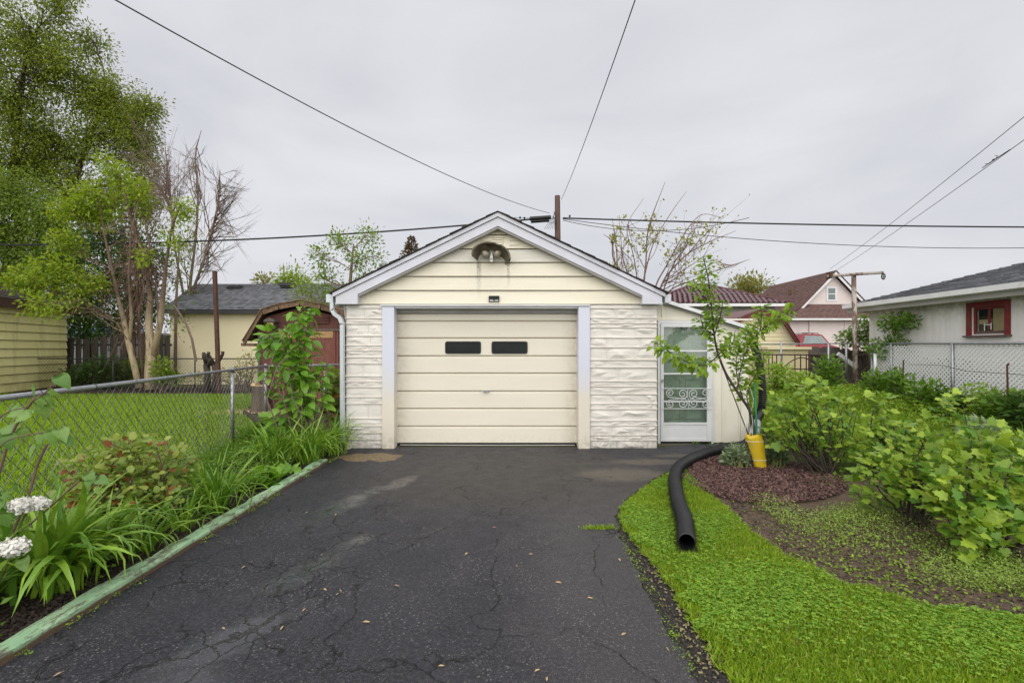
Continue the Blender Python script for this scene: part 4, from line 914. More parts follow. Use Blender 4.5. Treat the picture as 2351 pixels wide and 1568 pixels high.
# ================================================================ LEFT: BOARD FENCE, TARP, CREAM HOUSE
bf = thing('board_fence', 'old dark fence of upright boards with light gaps behind the trees', 'fence', (-15, 19.4, 0))
x = -18.6; i = 0
while x < -13.8:
    wd = random.uniform(.12, .16); h = random.choice([1.95, 2.0, 2.05, 1.9]); yo = 19.4+(.05 if i % 2 else -.02)
    MB().hexa([(x, yo, 0), (x+wd, yo, 0), (x+wd, yo+.02, 0), (x, yo+.02, 0), (x, yo, h-.02), (x+wd, yo, h-.01), (x+wd, yo+.02, h-.01), (x, yo+.02, h-.02)], random.random()).build('board', m_wooddark, bf)
    x += wd+random.choice([.005, .02, .05, .07]); i += 1
for z in (.4, 1.6): MB().box(-18.6, 19.44, z, -13.8, 19.448, z+.09).build('rail', m_wooddark, bf)
wb = thing('far_shed', 'grey-white shed glimpsed beyond the board fence under a blue tarp', 'shed', (-15.2, 24, 0))
MB().box(-22, 23.5, 0, -17.2, 26, 2.15).build('wall', M('grey_white_wall', (.40,.42,.46)), wb)
MB().prism([(-22.2, 23.2, 2.15), (-17.0, 23.2, 2.15), (-17.0, 23.2, 2.24), (-22.2, 23.2, 2.32)], (0, 3, 0)).build('roof', m_whitegrey, wb)
mb = MB(); n = 14
for k in range(n):
    xa, xb = -21.8+k*.23, -21.8+(k+1)*.23; za, zb = 2.42+.05*math.sin(k*1.3), 2.42+.05*math.sin((k+1)*1.3); mb.quad((xa, 23.1, 2.18+.03*math.sin(k*2)), (xb, 23.1, 2.18+.03*math.sin(k*2+2)), (xb, 23.6, zb), (xa, 23.6, za)); mb.quad((xa, 23.6, za), (xb, 23.6, zb), (xb, 25.5, zb+.1), (xa, 25.5, za+.1))
tag(mb.build('tarp', m_ltarp), 'bright blue tarp draped over the roof beyond the board fence', 'tarp')
ch = thing('cream_house', 'low cream stucco house with grey shingle hip roof behind the brown shed', 'house', (-10.5, 20, 0))
hx0, hx1, hy = (377-CX)*20/FP+.25, -4.6, 20.0; ez = EYE+86*20/FP
MB().box(hx0, hy, 0, hx1, 27, ez-.0).build('wall', m_cstucco, ch)
ey = hy-.35; ex0 = (372-CX)*ey/FP; ex1 = hx1+.4; zE = EYE+(800-711)*ey/FP; ry = 24.0; zR = EYE+(800-652)*ry/FP; rx0 = (448-CX)*ry/FP
MB().box(ex0, ey-.06, zE-.16, ex1, ey+.02, zE-.02).build('gutter', m_greydark, ch)
MB().box(ex0, ey+.021, zE-.14, ex1, hy+.0, zE-.10).build('soffit', m_soffit, ch)
mb = MB(); shingle_plane(mb, (ex0, ey-.03, zE), (ex1, ey-.03, zE), (ex1-.2, ry, zR), (rx0, ry, zR), 22, 62, th=.02); shingle_plane(mb, (ex0, ry+4.3, zE), (ex0, ey, zE), (rx0, ry, zR), (rx0, ry+.01, zR), 16, 24); mb.build('shingles', m_shingle, ch, kind='stuff')
mb = MB(); mb.v = [(ex0, ey, zE-.02), (ex1, ey, zE-.02), (ex1, ry, zR-.03), (rx0, ry, zR-.03), (ex0, ry+4.3, zE-.02), (ex1, ry+4.3, zE-.02)]; mb.f = [(0,1,2,3), (4,0,3), (3,2,5,4), (1,5,2), (0,4,5,1)]; mb.r = [0]*5; mb.build('roof', m_shingle, ch)
for x, y in ((542, 660), (660, 654)):
    c = at(x, y+2, 23.2); mb = MB().box(c.x-.26, c.y-.2, c.z-.10, c.x+.26, c.y+.3, c.z+.12); mb.box(c.x-.32, c.y-.28, c.z-.02, c.x+.32, c.y+.3, c.z+.06); mb.build('roof_vent', m_greydark, ch)

# ================================================================ BROWN SHED
bs = thing('barn_shed', 'rust-brown shed with gambrel strand-board roof edge left of the garage', 'shed', (-5.1, 11.5, 0))
BY = 11.5
def bx(x, Y=BY): return (x-CX)*Y/FP
def bz(y, Y=BY): return EYE-(y-CY)*Y/FP
prof = [(558,783), (602,711), (640,699), (690,690), (738,699), (780,711), (822,783)]; prof = [(bx(a, 11.3), bz(b, 11.3)) for a, b in prof]
wallp = [(bx(592), 0), (bx(788), 0), (bx(788), bz(772)), (bx(775), bz(727)), (bx(690), bz(705)), (bx(612), bz(727)), (bx(592), bz(775))]
MB().prism([(x, BY, z) for x, z in wallp], (0, 2.6, 0)).build('wall', m_shedgable, bs)
for (a, b) in zip(prof, prof[1:]):
    MB().prism([(a[0], 11.28, a[1]), (b[0], 11.28, b[1]), (b[0]+(.0), 11.28, b[1]-.115), (a[0]+.03*(1 if a[0] < bx(690) else -1), 11.28, a[1]-.115)], (0, .04, 0)).build('verge_board', m_osb, bs)
    MB().prism([(a[0], 11.25, a[1]+.002), (b[0], 11.25, b[1]+.002), (b[0], 11.25, b[1]+.022), (a[0], 11.25, a[1]+.022)], (0, 3.0, 0)).build('roof_panel', m_osb, bs)
MB().prism([(prof[0][0]-.05, 11.3, prof[0][1]-.12), (bx(592)+.02, 11.3, prof[0][1]-.12), (bx(592)+.02, 11.3, prof[0][1]-.06), (prof[0][0]-.05, 11.3, prof[0][1]-.05)], (0, 2.9, 0)).build('eave_soffit', m_osb, bs)
dz0, dz1 = .12, bz(759); xs = [bx(640), bx(701), bx(772)]
for a, b in zip(xs, xs[1:]): MB().box(a+.006, BY-.03, dz0, b-.006, BY-.001, dz1).build('door_leaf', m_redbrown, bs)
MB().box(bx(702), BY-.045, bz(776), bx(766), BY-.031, bz(761)).build('door_batten', m_ply, bs)
MB().box(bx(640), BY-.045, bz(776), bx(688), BY-.031, bz(762)).build('door_batten', m_ply, bs)
MB().box(bx(630), BY-.05, bz(759.5), bx(788), BY-.001, bz(755.5)).build('door_track', m_wood, bs)
for x in (593, 773): MB().box(bx(x), BY-.022, 0, bx(x)+.05, BY-.001, bz(760)).build('corner_batten', m_wood if x < 600 else m_redbrown, bs)
mb = MB().box(bx(720), BY-.02, bz(744), bx(757), BY-.001, bz(727)); vt = mb.build('vent', m_shedgable, bs)
for k in range(5): z = bz(743)+k*.034; MB().hexa([(bx(721), BY-.045, z), (bx(756), BY-.045, z), (bx(756), BY-.021, z), (bx(721), BY-.021, z), (bx(721), BY-.025, z+.024), (bx(756), BY-.025, z+.024), (bx(756), BY-.021, z+.024), (bx(721), BY-.021, z+.024)]).build('slat', m_shedgable, vt)
# birdhouse
bh = thing('birdhouse', 'small wooden birdhouse fixed on the gable of the brown shed', 'birdhouse', (bx(629), 11.3, bz(757)))
MB().box(bx(621), 11.32, bz(757), bx(637), 11.49, bz(738)).build('box', m_stump, bh)
MB().prism([(bx(616), 11.26, bz(740)), (bx(642), 11.26, bz(740)), (bx(640), 11.26, bz(735)), (bx(629), 11.26, bz(731)), (bx(618), 11.26, bz(735))], (0, .23, 0)).build('roof', m_wood, bh)
MB().box(bx(622), 11.31, bz(756), bx(636), 11.319, bz(741)).build('front', m_cut, bh)
MB().tube([(bx(629), 11.309, bz(746)), (bx(629), 11.3, bz(746))], .018, 10).build('entrance', m_blackpl, bh)
# stump with chips
st = thing('tree_stump', 'cut tree stump with bright sawn top beside the brown shed', 'stump', gnd(598, 945))
b = gnd(597, 946); mb = MB(); 
pts = [b+Vector((0,0,-.02)), b+Vector((0,0,.10)), b+Vector((.01,0,.35)), b+Vector((.01,0,.62))]; mb.tube(pts, [.24, .19, .175, .17], 14, False); mb.build('stump_trunk', m_stump, st, True)
mb = MB().tube([b+Vector((.01,0,.60)), b+Vector((.01,0,.635))], [.165, .16], 12); mb.hexa([b+Vector((-.17,-.12,.63)), b+Vector((-.05,-.14,.63)), b+Vector((-.05,.1,.63)), b+Vector((-.17,.1,.63)), b+Vector((-.15,-.1,.68)), b+Vector((-.06,-.1,.70)), b+Vector((-.06,.08,.70)), b+Vector((-.15,.08,.68))]); mb.build('cut_face', m_cut, st)
CH = (np.array([(-.5,-.2,0), (.5,-.25,.05), (.45,.25,.12), (-.4,.2,.02), (0,0,.18)], float), np.array([(0,1,4), (1,2,4), (2,3,4), (3,0,4)]))
def chips(name, P, z, size, mat, label, cat, tilt=.5):
    n = len(P); d = np.stack([rng.normal(0, 1, n), rng.normal(0, 1, n), rng.normal(0, tilt, n)], -1); up = np.stack([rng.normal(0, tilt, n), rng.normal(0, tilt, n), np.ones(n)], -1)
    s = size*np.clip(rng.normal(1, .35, n), .4, 2); return stuff(scatter(name, CH[0], CH[1], np.column_stack([P, np.broadcast_to(z, n)]), basis(d, up), s, mat), label, cat)
P = np.array([b.x, b.y])+rng.normal(0, .42, (500, 2))*[1.2, .6]; chips('wood_chips', P, .02, .055, m_cut, 'pale wood chips scattered round the stump', 'wood chips')
lg = thing('log', 'dark fallen branch propped in the grass near the stump', 'branch', gnd(600, 985)); MB().tube([at(562, 945, 8.0), at(600, 975, 7.6)], [.03, .035], 7).build('branch', m_barkdark, lg)
# rusty pole
rp_ = MB(); a, b = at(503, 905, 16), at(493, 624, 16); a.z = 0; a.y = 16.0; b.y = 16.0; rp_.tube([a, b], .075, 4); rp_.tube([b, b+Vector((0,0,.02))], .08, 4)
tag(rp_.build('iron_post', m_rust), 'tall rusty square iron post standing in front of the cream house', 'post')

# ================================================================ UTILITY POLE AND WIRES
PY = 17.0; px, pz = (1281-CX)*PY/FP, EYE+350*PY/FP
up_ = thing('utility_pole', 'brown wooden utility pole rising behind the garage roof', 'pole', (px, PY, 0))
MB().tube([(px+.03, PY, 0), (px, PY, 4), (px-.02, PY, pz)], [.13, .115, .095], 12).build('shaft', m_utility, up_, True)
mb = MB(); z0 = EYE+(800-500)*PY/FP; mb.tube([(px-.16, PY-.15, z0+.18), (px-.10, PY-.12, z0), (px-.13, PY-.14, z0-.2), (px-.3, PY-.15, z0-.25)], .012, 4)
for k in range(7): mb.tube([(px-.10-.03*k, PY-.14, z0+.2-.05*k), (px-.2+.02*k, PY-.16, z0-.05), (px-.35+.04*k, PY-.15, z0-.2-.03*k), (px-.5+.07*k, PY-.15, z0-.45)], .007, 3)
mb.build('loose_wires', m_cable, up_)
def cable(label, P0, P1, sag, r, mid=None, n=24):
    P0, P1 = Vector(P0), Vector(P1); pts = []
    for k in range(n+1):
        t = k/n; p = P0.lerp(P1, t); p.z -= sag*4*t*(1-t); pts.append(p)
    return tag(MB().tube(pts, r, 5).build('overhead_cable', m_cable), label, 'cable')
H1 = at(1262, 490, PY)
cable('long cable sagging from the utility pole to the upper left corner', H1, at(255, -5, 5.2), .28, .0085)
cable('cable rising steeply from the utility pole to the top edge right of centre', at(1289, 458, PY), at(1462, -10, 5.5), .12, .0075)
cable('thick cable running level from the utility pole to the right edge', at(1292, 501, PY), at(2700, 522, PY), .10, .028)
cable('thin cable drooping just below the thick one to the right edge', at(1292, 503, PY), at(2700, 556, PY), .55, .012)
cable('thick cable running from the splice case down to the left edge', at(1216, 504, PY), at(-60, 562, PY), .25, .030)
cable('looping thin cable between the pole and the budding tree', at(1292, 506, PY), at(1720, 500, PY), .42, .011)
cable('upper of two parallel wires climbing to the right edge', at(1905, 618, 30), at(2500, 147, 9.5), .12, .009)
low = cable('lower of two parallel wires climbing to the right edge, with a clamp', at(1918, 622, 30), at(2500, 213, 9.5), .12, .009)
sp1 = thing('cable_clamp', 'small wire clamp on the lower of the two climbing wires', 'clamp', at(2295, 360, 11)); mb = MB(); mb.tube([at(2255, 386, 11.4), at(2280, 369, 11.1), at(2320, 343, 10.9)], [.008, .013, .009], 5); mb.tube([at(2262, 377, 11.2), at(2272, 376, 11.2), at(2283, 364, 11.1)], .008, 4); mb.tube([at(2278, 367, 11.1), at(2286, 366, 11.1), at(2290, 358, 11.1), at(2284, 357, 11.1)], .008, 4); mb.build('clamp_body', m_cable, sp1)
scase = thing('splice_case', 'black ribbed splice case hanging on the cable beside the utility pole', 'splice case', at(1240, 506, PY-.1))
mb = MB().tube([at(1216, 502.5, PY-.1), at(1219, 502.5, PY-.1), at(1262, 499.5, PY-.1), at(1265, 499.5, PY-.1)], [.07, .075, .075, .07], 10); mb.build('cylinder_case', m_blackpl, scase)
mb = MB()
for k in range(7): c = at(1221+k*6.2, 509-.4*k, PY-.1); mb.tube([c-Vector((.035,0,0)), c+Vector((.035,0,0))], .055, 8)
mb.tube([at(1219, 510, PY-.1), at(1261, 507, PY-.1)], .045, 8); mb.build('ribbed_case', m_blackpl, scase)
for k, (x, y) in enumerate(((1194, 500), (1204, 501), (1308, 496.5))): tag(MB().tube([at(x-1.8, y, PY), at(x+1.8, y, PY)], .04, 6).build('cable_weight', m_cable), ('small black block hanging left of the splice case', 'larger black block nearest the splice case on its left', 'small black block on the wire just right of the pole')[k], 'cable fitting')
cable('short wire carrying the small black blocks beside the splice case', at(1180, 500, PY), at(1262, 500, PY), .02, .008)

# ================================================================ RIGHT: STUCCO GARAGE
sg = thing('stucco_garage', 'stained white stucco garage with grey shingle roof and red window at the right', 'garage', (8.65, 8, 0))
SX, SY0, SY1 = 8.65, -1.0, 11.6; wy0, wy1 = SX*FP/(2313-CX), SX*FP/(2228-CX); wz0, wz1 = 1.5+28*8.75/FP, 1.5+106*8.7/FP
wyA, wyB, wzA, wzB = wy0+.03, wy1-.03, wz0+.04, wz1-.07
WT = 2.62; mb = MB(); mb.box(SX, SY0, 0, SX+.15, wyA, WT); mb.box(SX, wyB, 0, SX+.15, SY1, WT); mb.box(SX, wyA, 0, SX+.15, wyB, wzA); mb.box(SX, wyA, wzB, SX+.15, wyB, WT); mb.box(SX+.15, SY1-.15, 0, SX+5, SY1, WT)
mb.build('wall', m_dstucco, sg)
wf = MB(); f = SX-.03
wf.box(f, wyA-.09, wzA-.02, SX-.001, wyA+.0, wzB+.09); wf.box(f, wyB, wzA-.02, SX-.001, wyB+.09, wzB+.09); wf.box(f, wyA, wzB, SX-.001, wyB, wzB+.09)
wn_ = wf.build('window', m_redframe, sg)
mb = MB(); g = SX+.03; mb.box(g, wyA, wzA, g+.03, wyA+.045, wzB); mb.box(g, wyB-.045, wzA, g+.03, wyB, wzB); mb.box(g, wyA+.045, wzB-.045, g+.03, wyB-.045, wzB); ym = (wyA+wyB)/2+.02; mb.box(g, ym-.014, wzA+.05, g+.03, ym+.014, wzB-.045); mb.build('sash', m_redframe, wn_)
MB().box(g, wyA+.045, wzA, g+.03, wyB-.045, wzA+.055).build('bottom_rail', m_oldsill, wn_)
MB().box(f-.05, wyA-.11, wzA-.055, SX+.03, wyB+.11, wzA-.021).build('sill', m_oldsill, wn_)
MB().box(g+.012, wyA+.045, wzA+.055, g+.017, wyB-.045, wzB-.045).build('pane', m_glass, wn_)
MB().box(g+.05, wyA+.045, wzA+.03, g+.055, ym-.03, wzB-.03).build('cardboard', m_cardboard, wn_)
mb = MB().box(g+.05, ym-.01, wzA+.19, g+.055, wyB-.05, wzA+.27); mb.build('inside_board', m_cardboard, wn_)
MB().box(g+.10, wyA+.0, wzA+.0, g+.11, wyB, wzB).build('dark_interior', m_glassdark, wn_)
for (z, y) in ((wzA+.155, ym),): mb = MB(); mb.obox((g-.004, ym-.06, wzA+.17), (g-.004, ym+.09, wzA+.17), .006, .014); mb.obox((g-.004, ym-.045, wzA+.20), (g-.004, ym-.045, wzA+.08), .014, .006, (1,0,0)); mb.obox((g-.004, ym+.075, wzA+.20), (g-.004, ym+.075, wzA+.06), .014, .006, (1,0,0)); mb.build('tape_strip', m_white, wn_)
EX, EYf, EZe = 8.32, 11.95, 2.545
MB().box(EX-.09, SY0, EZe-.06, EX+.0, EYf, EZe+.035).build('gutter', m_whitegrey, sg)
MB().box(EX+.0, SY0, EZe-.075, EX+.02, EYf, EZe+.02).build('fascia', m_white, sg)
MB().box(EX+.021, SY0, EZe-.17, EX+.05, EYf-.02, EZe-.05).build('frieze', m_soffit, sg); MB().box(EX+.051, SY0, EZe-.12, SX+.0, EYf-.02, EZe-.10).build('soffit', m_soffit, sg)
MB().box(EX+.051, EYf-.05, EZe-.16, SX+5, EYf-.02, EZe).build('fascia', m_white, sg)
RX, RZ, RY = 10.9, 3.38, 9.45
mb = MB(); shingle_plane(mb, (EX-.03, SY0-1, EZe+.03), (EX-.03, EYf, EZe+.03), (RX, RY, RZ), (RX, SY0-1, RZ), 20, 90, th=.016); mb.build('shingles', m_shingle, sg, kind='stuff')
mb = MB(); mb.v = [(EX-.02, SY0-1, EZe+.02), (EX-.02, EYf-.01, EZe+.02), (RX, RY, RZ-.01), (RX, SY0-1, RZ-.01), (2*RX-EX, EYf-.01, EZe+.02), (2*RX-EX, SY0-1, EZe+.02)]; mb.f = [(0,1,2,3), (1,4,2), (2,4,5,3), (0,5,4,1), (0,3,5)]; mb.r = [0]*5; mb.build('roof', m_shingle, sg)
# fence with white lattice in front of it
FXr = 8.15; fy0, fy1 = 10.85, 3.0; zt = 1.60
lf = thing('lattice_fence', 'wire fence backed by white diagonal lattice along the stucco garage', 'fence', (FXr, 8, .4))
MB().tube([(FXr, fy0, zt+.01), (FXr, 8.8, zt-.01), (FXr, fy1, zt-.06)], .021, 8).build('top_rail', m_galv, lf, True)
for y in (fy0, FXr*FP/(2187-CX), 6.2): MB().tube([(FXr, y, .2), (FXr, y, zt)], .026, 8).build('post', m_galv, lf, True)
MB().tube([(FXr-.01, FXr*FP/(2047-CX), .5), (FXr-.01, FXr*FP/(2047-CX), zt)], .02, 6).build('post', m_galv, lf, True)
LZ0, LZ1 = .36, zt-.035; hh = LZ1-LZ0; step = .084; ya, yb = 4.6, fy0-.03
def slat_mesh(Ls, w_=.034, t=.004):
    mb = MB(); mb.box(0, 0, -w_/2, t, Ls, w_/2); return mb.mesh('slat', m_whitegrey)
full = slat_mesh(hh*math.sqrt(2)); s = ya; cnt = 0
while s < yb-hh:
    for sg_ in (1, -1):
        if cnt >= 290: break
        a = math.radians(45)*sg_; R = Matrix.Rotation(a, 4, 'X'); o = Matrix.Translation((FXr+.03+(.005 if sg_ > 0 else 0), s, LZ0 if sg_ > 0 else LZ1))
        link('slat', full, lf, o@R); cnt += 1
    s += step
mb = MB()
k = 1
while k*step < hh:
    q = k*step; mb.obox((FXr+.034, yb-q, LZ0), (FXr+.034, yb, LZ0+q), .004, .030, (0,1,-1)); mb.obox((FXr+.031, yb-q, LZ1), (FXr+.031, yb, LZ1-q), .004, .030, (0,1,1)); 
    mb.obox((FXr+.034, ya, LZ1-q), (FXr+.034, ya+q, LZ1), .004, .030, (0,1,-1)); k += 1
mb.build('corner_slats', m_whitegrey, lf, kind='stuff')
MB().box(FXr+.02, yb-.005, LZ0, FXr+.045, yb+.03, LZ1).build('edge_strip', m_whitegrey, lf)
tag(MB().tube([(7.7, 9.45, .3), (7.72, 9.45, 1.27)], .014, 6).build('garden_stake', m_rust), 'rusty thin stake before the lattice, left of the grey fence post', 'stake')
tag(MB().tube([(7.4, 7.15, .75), (7.42, 7.18, 1.25), (7.42, 7.16, 1.27), (7.44, 7.2, 1.24)], .014, 6).build('garden_stake', m_rust), 'short rusty hooked stake at the far right, by the sagging wire', 'stake')
tag(MB().tube([(7.95, 9.6, 1.18), (7.9, 8.8, 1.19), (7.6, 8.0, 1.12), (7.45, 7.2, 1.12), (7.4, 5.6, 1.1)], .006, 4).build('guide_wire', m_wireblack), 'thin rusty wire strung low in front of the lattice', 'wire')

# ================================================================ CLOTHESLINE POLE
cpole = thing('clothesline_pole', 'peeling T-shaped clothesline pole with a pulley on its right arm', 'clothesline pole', (7.87, 11, .42))
Y = 11.0; a, b = at(1963, 905, Y), at(1960, 632, Y); MB().tube([(a.x+.02, Y, .3), (b.x, Y, b.z)], .048, 10).build('upright', m_tpole, cpole, True)
MB().tube([at(1899, 634.5, Y-.07), at(1960, 630, Y-.07), at(2027, 626, Y-.07)], .033, 8).build('cross_arm', m_tpole, cpole, True)
MB().box(at(1897,0,Y).x, Y-.14, at(0,641,Y).z, at(1902,0,Y).x, Y+.0, at(0,626,Y).z).build('arm_plate', m_rust, cpole)
mb = MB(); c = at(2028, 635, Y-.07)
ring = [c+Vector((.042*math.cos(t*math.pi/6), 0, .065*math.sin(t*math.pi/6))) for t in range(13)]; mb.tube(ring, .013, 5, False); mb.tube([c+Vector((0,0,.1)), c+Vector((0,0,-.06))], .009, 5); mb.tube([c+Vector((-.035,-.02,0)), c+Vector((.035,.02,0))], .008, 4)
mb.build('pulley', m_iron, cpole)

# ================================================================ RIGHT BACKGROUND
# burgundy tiled house
th_ = thing('tiled_roof_house', 'house with glossy burgundy tiled hip roof behind the lean-to', 'house', (9, 21, 0))
ty = 20.0; zE = EYE+(800-697)*ty/FP; xE1 = (1812-CX)*ty/FP; xE0 = (1480-CX)*ty/FP; zT = EYE+(800-656)*24/FP; xr0, xr1 = (1588-CX)*24/FP, (1592-CX)*24/FP+.6
MB().box(xE0+.4, ty+.4, 0, xE1-.4, 29, zE-.1).build('wall', M('grey_render_wall', (.34,.34,.31)), th_)
MB().box(xE0, ty-.08, zE-.12, xE1, ty+.02, zE-.0).build('gutter', m_whitegrey, th_); MB().box(xE0, ty+.021, zE-.11, xE1, ty+.4, zE-.06).build('soffit', m_soffit, th_)
mb = MB(); mb.v = [(xE0, ty, zE), (xE1, ty, zE), (xr1, 24, zT), (xr0, 24, zT), (xE0, 29, zE), (xE1, 29, zE)]; mb.f = [(0,1,2,3), (1,5,2), (2,5,4,3), (4,0,3), (0,4,5,1)]; mb.r = [0]*5; mb.build('roof', m_tile, th_)
nrm = Vector((0, -(zT-zE), 4.0)).normalized()
mbt = MB(); 
for k in range(5):
    q0, q1 = k/4*math.pi, 0
ts = MB(); wid, dep = .22, .36
pr = [(-.11, .0), (-.06, .045), (0, .06), (.06, .045), (.11, .0)]
for (x0, h0), (x1, h1) in zip(pr, pr[1:]):
    ts.quad((x0, 0, h0+.03), (x1, 0, h1+.03), (x1, dep, h1), (x0, dep, h0)); ts.quad((x0, 0, h0), (x1, 0, h1), (x1, 0, h1+.03), (x0, 0, h0+.03))
tme = ts.mesh('tile', m_tile, False); Ls = math.hypot(4, zT-zE); slope = math.atan2(zT-zE, 4); rows_ = int(Ls/.34); cnt = 0; rest = MB()
for r in range(rows_):
    t = r/rows_; yy, zz = ty+4*t, zE+(zT-zE)*t; xa = xE0+(xr0-xE0)*t; xb = xE1+(xr1-xE1)*t; x = (1530-CX)*yy/FP
    x = max(x-.0, xa)
    while x+.11 < xb:
        if cnt < 295 and x > xa: link('tile', tme, th_, Matrix.Translation((x, yy, zz+.01))@Matrix.Rotation(slope, 4, 'X')); cnt += 1
        x += .225
mb = MB(); mb.tube([(xE1, ty, zE+.05), (xr1, 24, zT+.05)], .07, 6); mb.tube([(xE0, ty, zE+.05), (xr0, 24, zT+.05)], .07, 6); mb.tube([(xr0, 24, zT+.05), (xr1, 24, zT+.05)], .07, 6); mb.build('ridge_cap', m_tile, th_)
print('tiles', cnt)
# pink house
ph = thing('pink_house', 'pale pink sided house with steep russet roof and small gable window', 'house', (21, 31, 0))
hY = 31.0
def X(x, Y=hY): return (x-CX)*Y/FP
def Z(y, Y=hY): return EYE-(y-CY)*Y/FP
pk = (X(1911), Z(624)); le = (X(1830), Z(708)); re = (X(1990), Z(692)); re = (2*pk[0]-le[0], le[1])
def pclip(z):
    t = (pk[1]-z)/(pk[1]-le[1]); return (pk[0]-(pk[0]-le[0])*t+.05, pk[0]+(re[0]-pk[0])*t-.05)
mb = MB(); mb.prism([(le[0]+.3, hY, 0), (re[0]-.3, hY, 0), (re[0]-.3, hY, le[1]+.1), (pk[0], hY, pk[1]-.2), (le[0]+.3, hY, le[1]+.1)], (0, 7.2, 0)); mb.build('wall', m_pink, ph)
mb = MB(); lap(mb, 0, 0, Z(702), pk[1]-.25, hY-.003, .115, lambda z: (pclip(z)[0]+.12, pclip(z)[1]-.12)); lap(mb, X(1924), X(1990), .1, Z(728), 30.4, .115); lap(mb, X(1820), X(1843), .1, Z(728), 30.4, .115); mb.build('siding_boards', m_pink, ph, kind='stuff')
for sgn, e in ((-1, le), (1, re)):
    mb = MB(); dirv = Vector((e[0]-pk[0], 0, e[1]-pk[1])); e2 = (pk[0]+dirv.x*1.06, pk[1]+dirv.z*1.06)
    MB().prism([(pk[0], hY-.35, pk[1]+.0), (e2[0], hY-.35, e2[1]), (e2[0], hY-.35, e2[1]-.24), (pk[0], hY-.35, pk[1]-.24)], (0, .05, 0)).build('barge_board', m_white, ph)
    mb = MB(); shingle_plane(mb, (e2[0], hY-.38, e2[1]+.03), (e2[0], hY+7.6, e2[1]+.03), (pk[0], hY+7.6, pk[1]+.04), (pk[0], hY-.38, pk[1]+.04), 20, 40, th=.02); mb.prism([(pk[0], hY-.36, pk[1]+.03), (e2[0], hY-.36, e2[1]+.02), (e2[0], hY-.36, e2[1]-.06), (pk[0], hY-.36, pk[1]-.05)], (0, 7.9, 0)); mb.build('roof', m_shingle_b, ph)
for yy, xx in ((36.5, 0.45), (33.6, .42)):
    c = Vector((pk[0]+(le[0]-pk[0])*.45, yy, pk[1]+(le[1]-pk[1])*.45)); MB().box(c.x-.2, c.y-.2, c.z-.1, c.x+.12, c.y+.25, c.z+.22).build('roof_vent', m_osb, ph)
x0, x1, z0, z1 = X(1897), X(1920), Z(691), Z(659); MB().box(x0-.02, hY-.05, z0-.02, x1+.02, hY-.018, z1+.02).build('window', m_white, ph); pw = ph.children[-1]
zm = (z0+z1)/2
for a, b in ((z0+.09, zm-.03), (zm+.03, z1-.09)): MB().box(x0+.1, hY-.058, a, x1-.1, hY-.051, b).build('pane', M('grey_pane', (.16,.20,.20), None, 4, .15), pw)
# porch
pz0, pz1 = Z(731, 30), Z(699); MB().box(X(1815, 30.4), 30.41, 0, X(1990, 30.4), 31.0, pz0).build('porch_wall', m_pink, ph)
mb = MB(); shingle_plane(mb, (X(1806, 29.9), 29.9, pz0), (X(2000, 29.9), 29.9, pz0), (X(2000, 30.95), 30.95, pz1), (X(1853, 30.95), 30.95, pz1), 12, 50, th=.015); mb.prism([(X(1806, 29.9), 29.91, pz0-.02), (X(2000, 29.9), 29.91, pz0-.02), (X(2000, 29.9), 30.98, pz0-.02), (X(1806, 29.9), 30.98, pz0-.02)], (0, 0, .02)); mb.build('porch_roof', m_shingle_b, ph)
MB().box(X(1806, 29.9), 29.86, pz0-.12, X(2000, 29.9), 29.94, pz0-.0).build('gutter', m_white, ph)
mb = MB(); lap(mb, X(1846), X(1922), .1, Z(731.5), 30.36, .125, None, .012); mb.box(X(1843), 30.30, .1, X(1846), 30.38, Z(731)); mb.box(X(1922), 30.30, .1, X(1925), 30.38, Z(731)); mb.build('garage_door', m_pink, ph)
MB().box(X(1812, 30.4), 30.36, Z(790), X(1822, 30.4), 30.40, Z(757)).build('window', m_white, ph)
# red car
car = thing('parked_car', 'red car parked before the pink house, only its roof and windscreen showing', 'car', (19.5, 27, 0))
cY = 27.0
def cX(x): return (x-CX)*cY/FP
def cZ(y): return EYE-(y-CY)*cY/FP
zb, zw, zr = cZ(812), cZ(791), cZ(766.5)
x0, x1 = cX(1808), cX(1930)
body = [(x0, .35), (x0, zw-.25), (x0+.15, zw-.02), (cX(1835), zw+.02), (cX(1905), zw), (x1-.1, zw-.15), (x1, zw-.35), (x1, .35)]
MB().prism([(x, cY, z) for x, z in body], (0, 1.7, 0)).build('body', m_red, car)
cab = [(cX(1836), zw+.0), (cX(1844), zr-.02), (cX(1856), zr+.01), (cX(1884), zr+.01), (cX(1893), zr-.06), (cX(1912), zw)]
MB().prism([(x, cY+.18, z) for x, z in cab], (0, 1.34, 0)).build('cabin', m_red, car)
MB().prism([(cX(1848), cY+.174, zw+.05), (cX(1907), cY+.174, zw+.03), (cX(1890), cY+.174, zr-.11), (cX(1853), cY+.174, zr-.09)], (0, .01, 0)).build('windscreen', m_carglass, car)
for x in (cX(1829), cX(1911)):
    for yy in (cY-.02, cY+1.5): MB().tube([(x, yy, .33), (x, yy+.22, .33)], .33, 16).build('wheel', m_black, car)
mb = MB(); mb.obox((cX(1849), cY+.3, zr+.06), (cX(1886), cY+.3, zr+.06), .04, .03); mb.obox((cX(1849), cY+1.3, zr+.06), (cX(1886), cY+1.3, zr+.06), .04, .03); mb.build('roof_rail', m_blackpl, car); MB().prism([(cX(1884), cY+.8, zr+.01), (cX(1889), cY+.8, zr+.01), (cX(1887), cY+.8, zr+.09)], (0, .1, 0)).build('fin', m_blackpl, car)
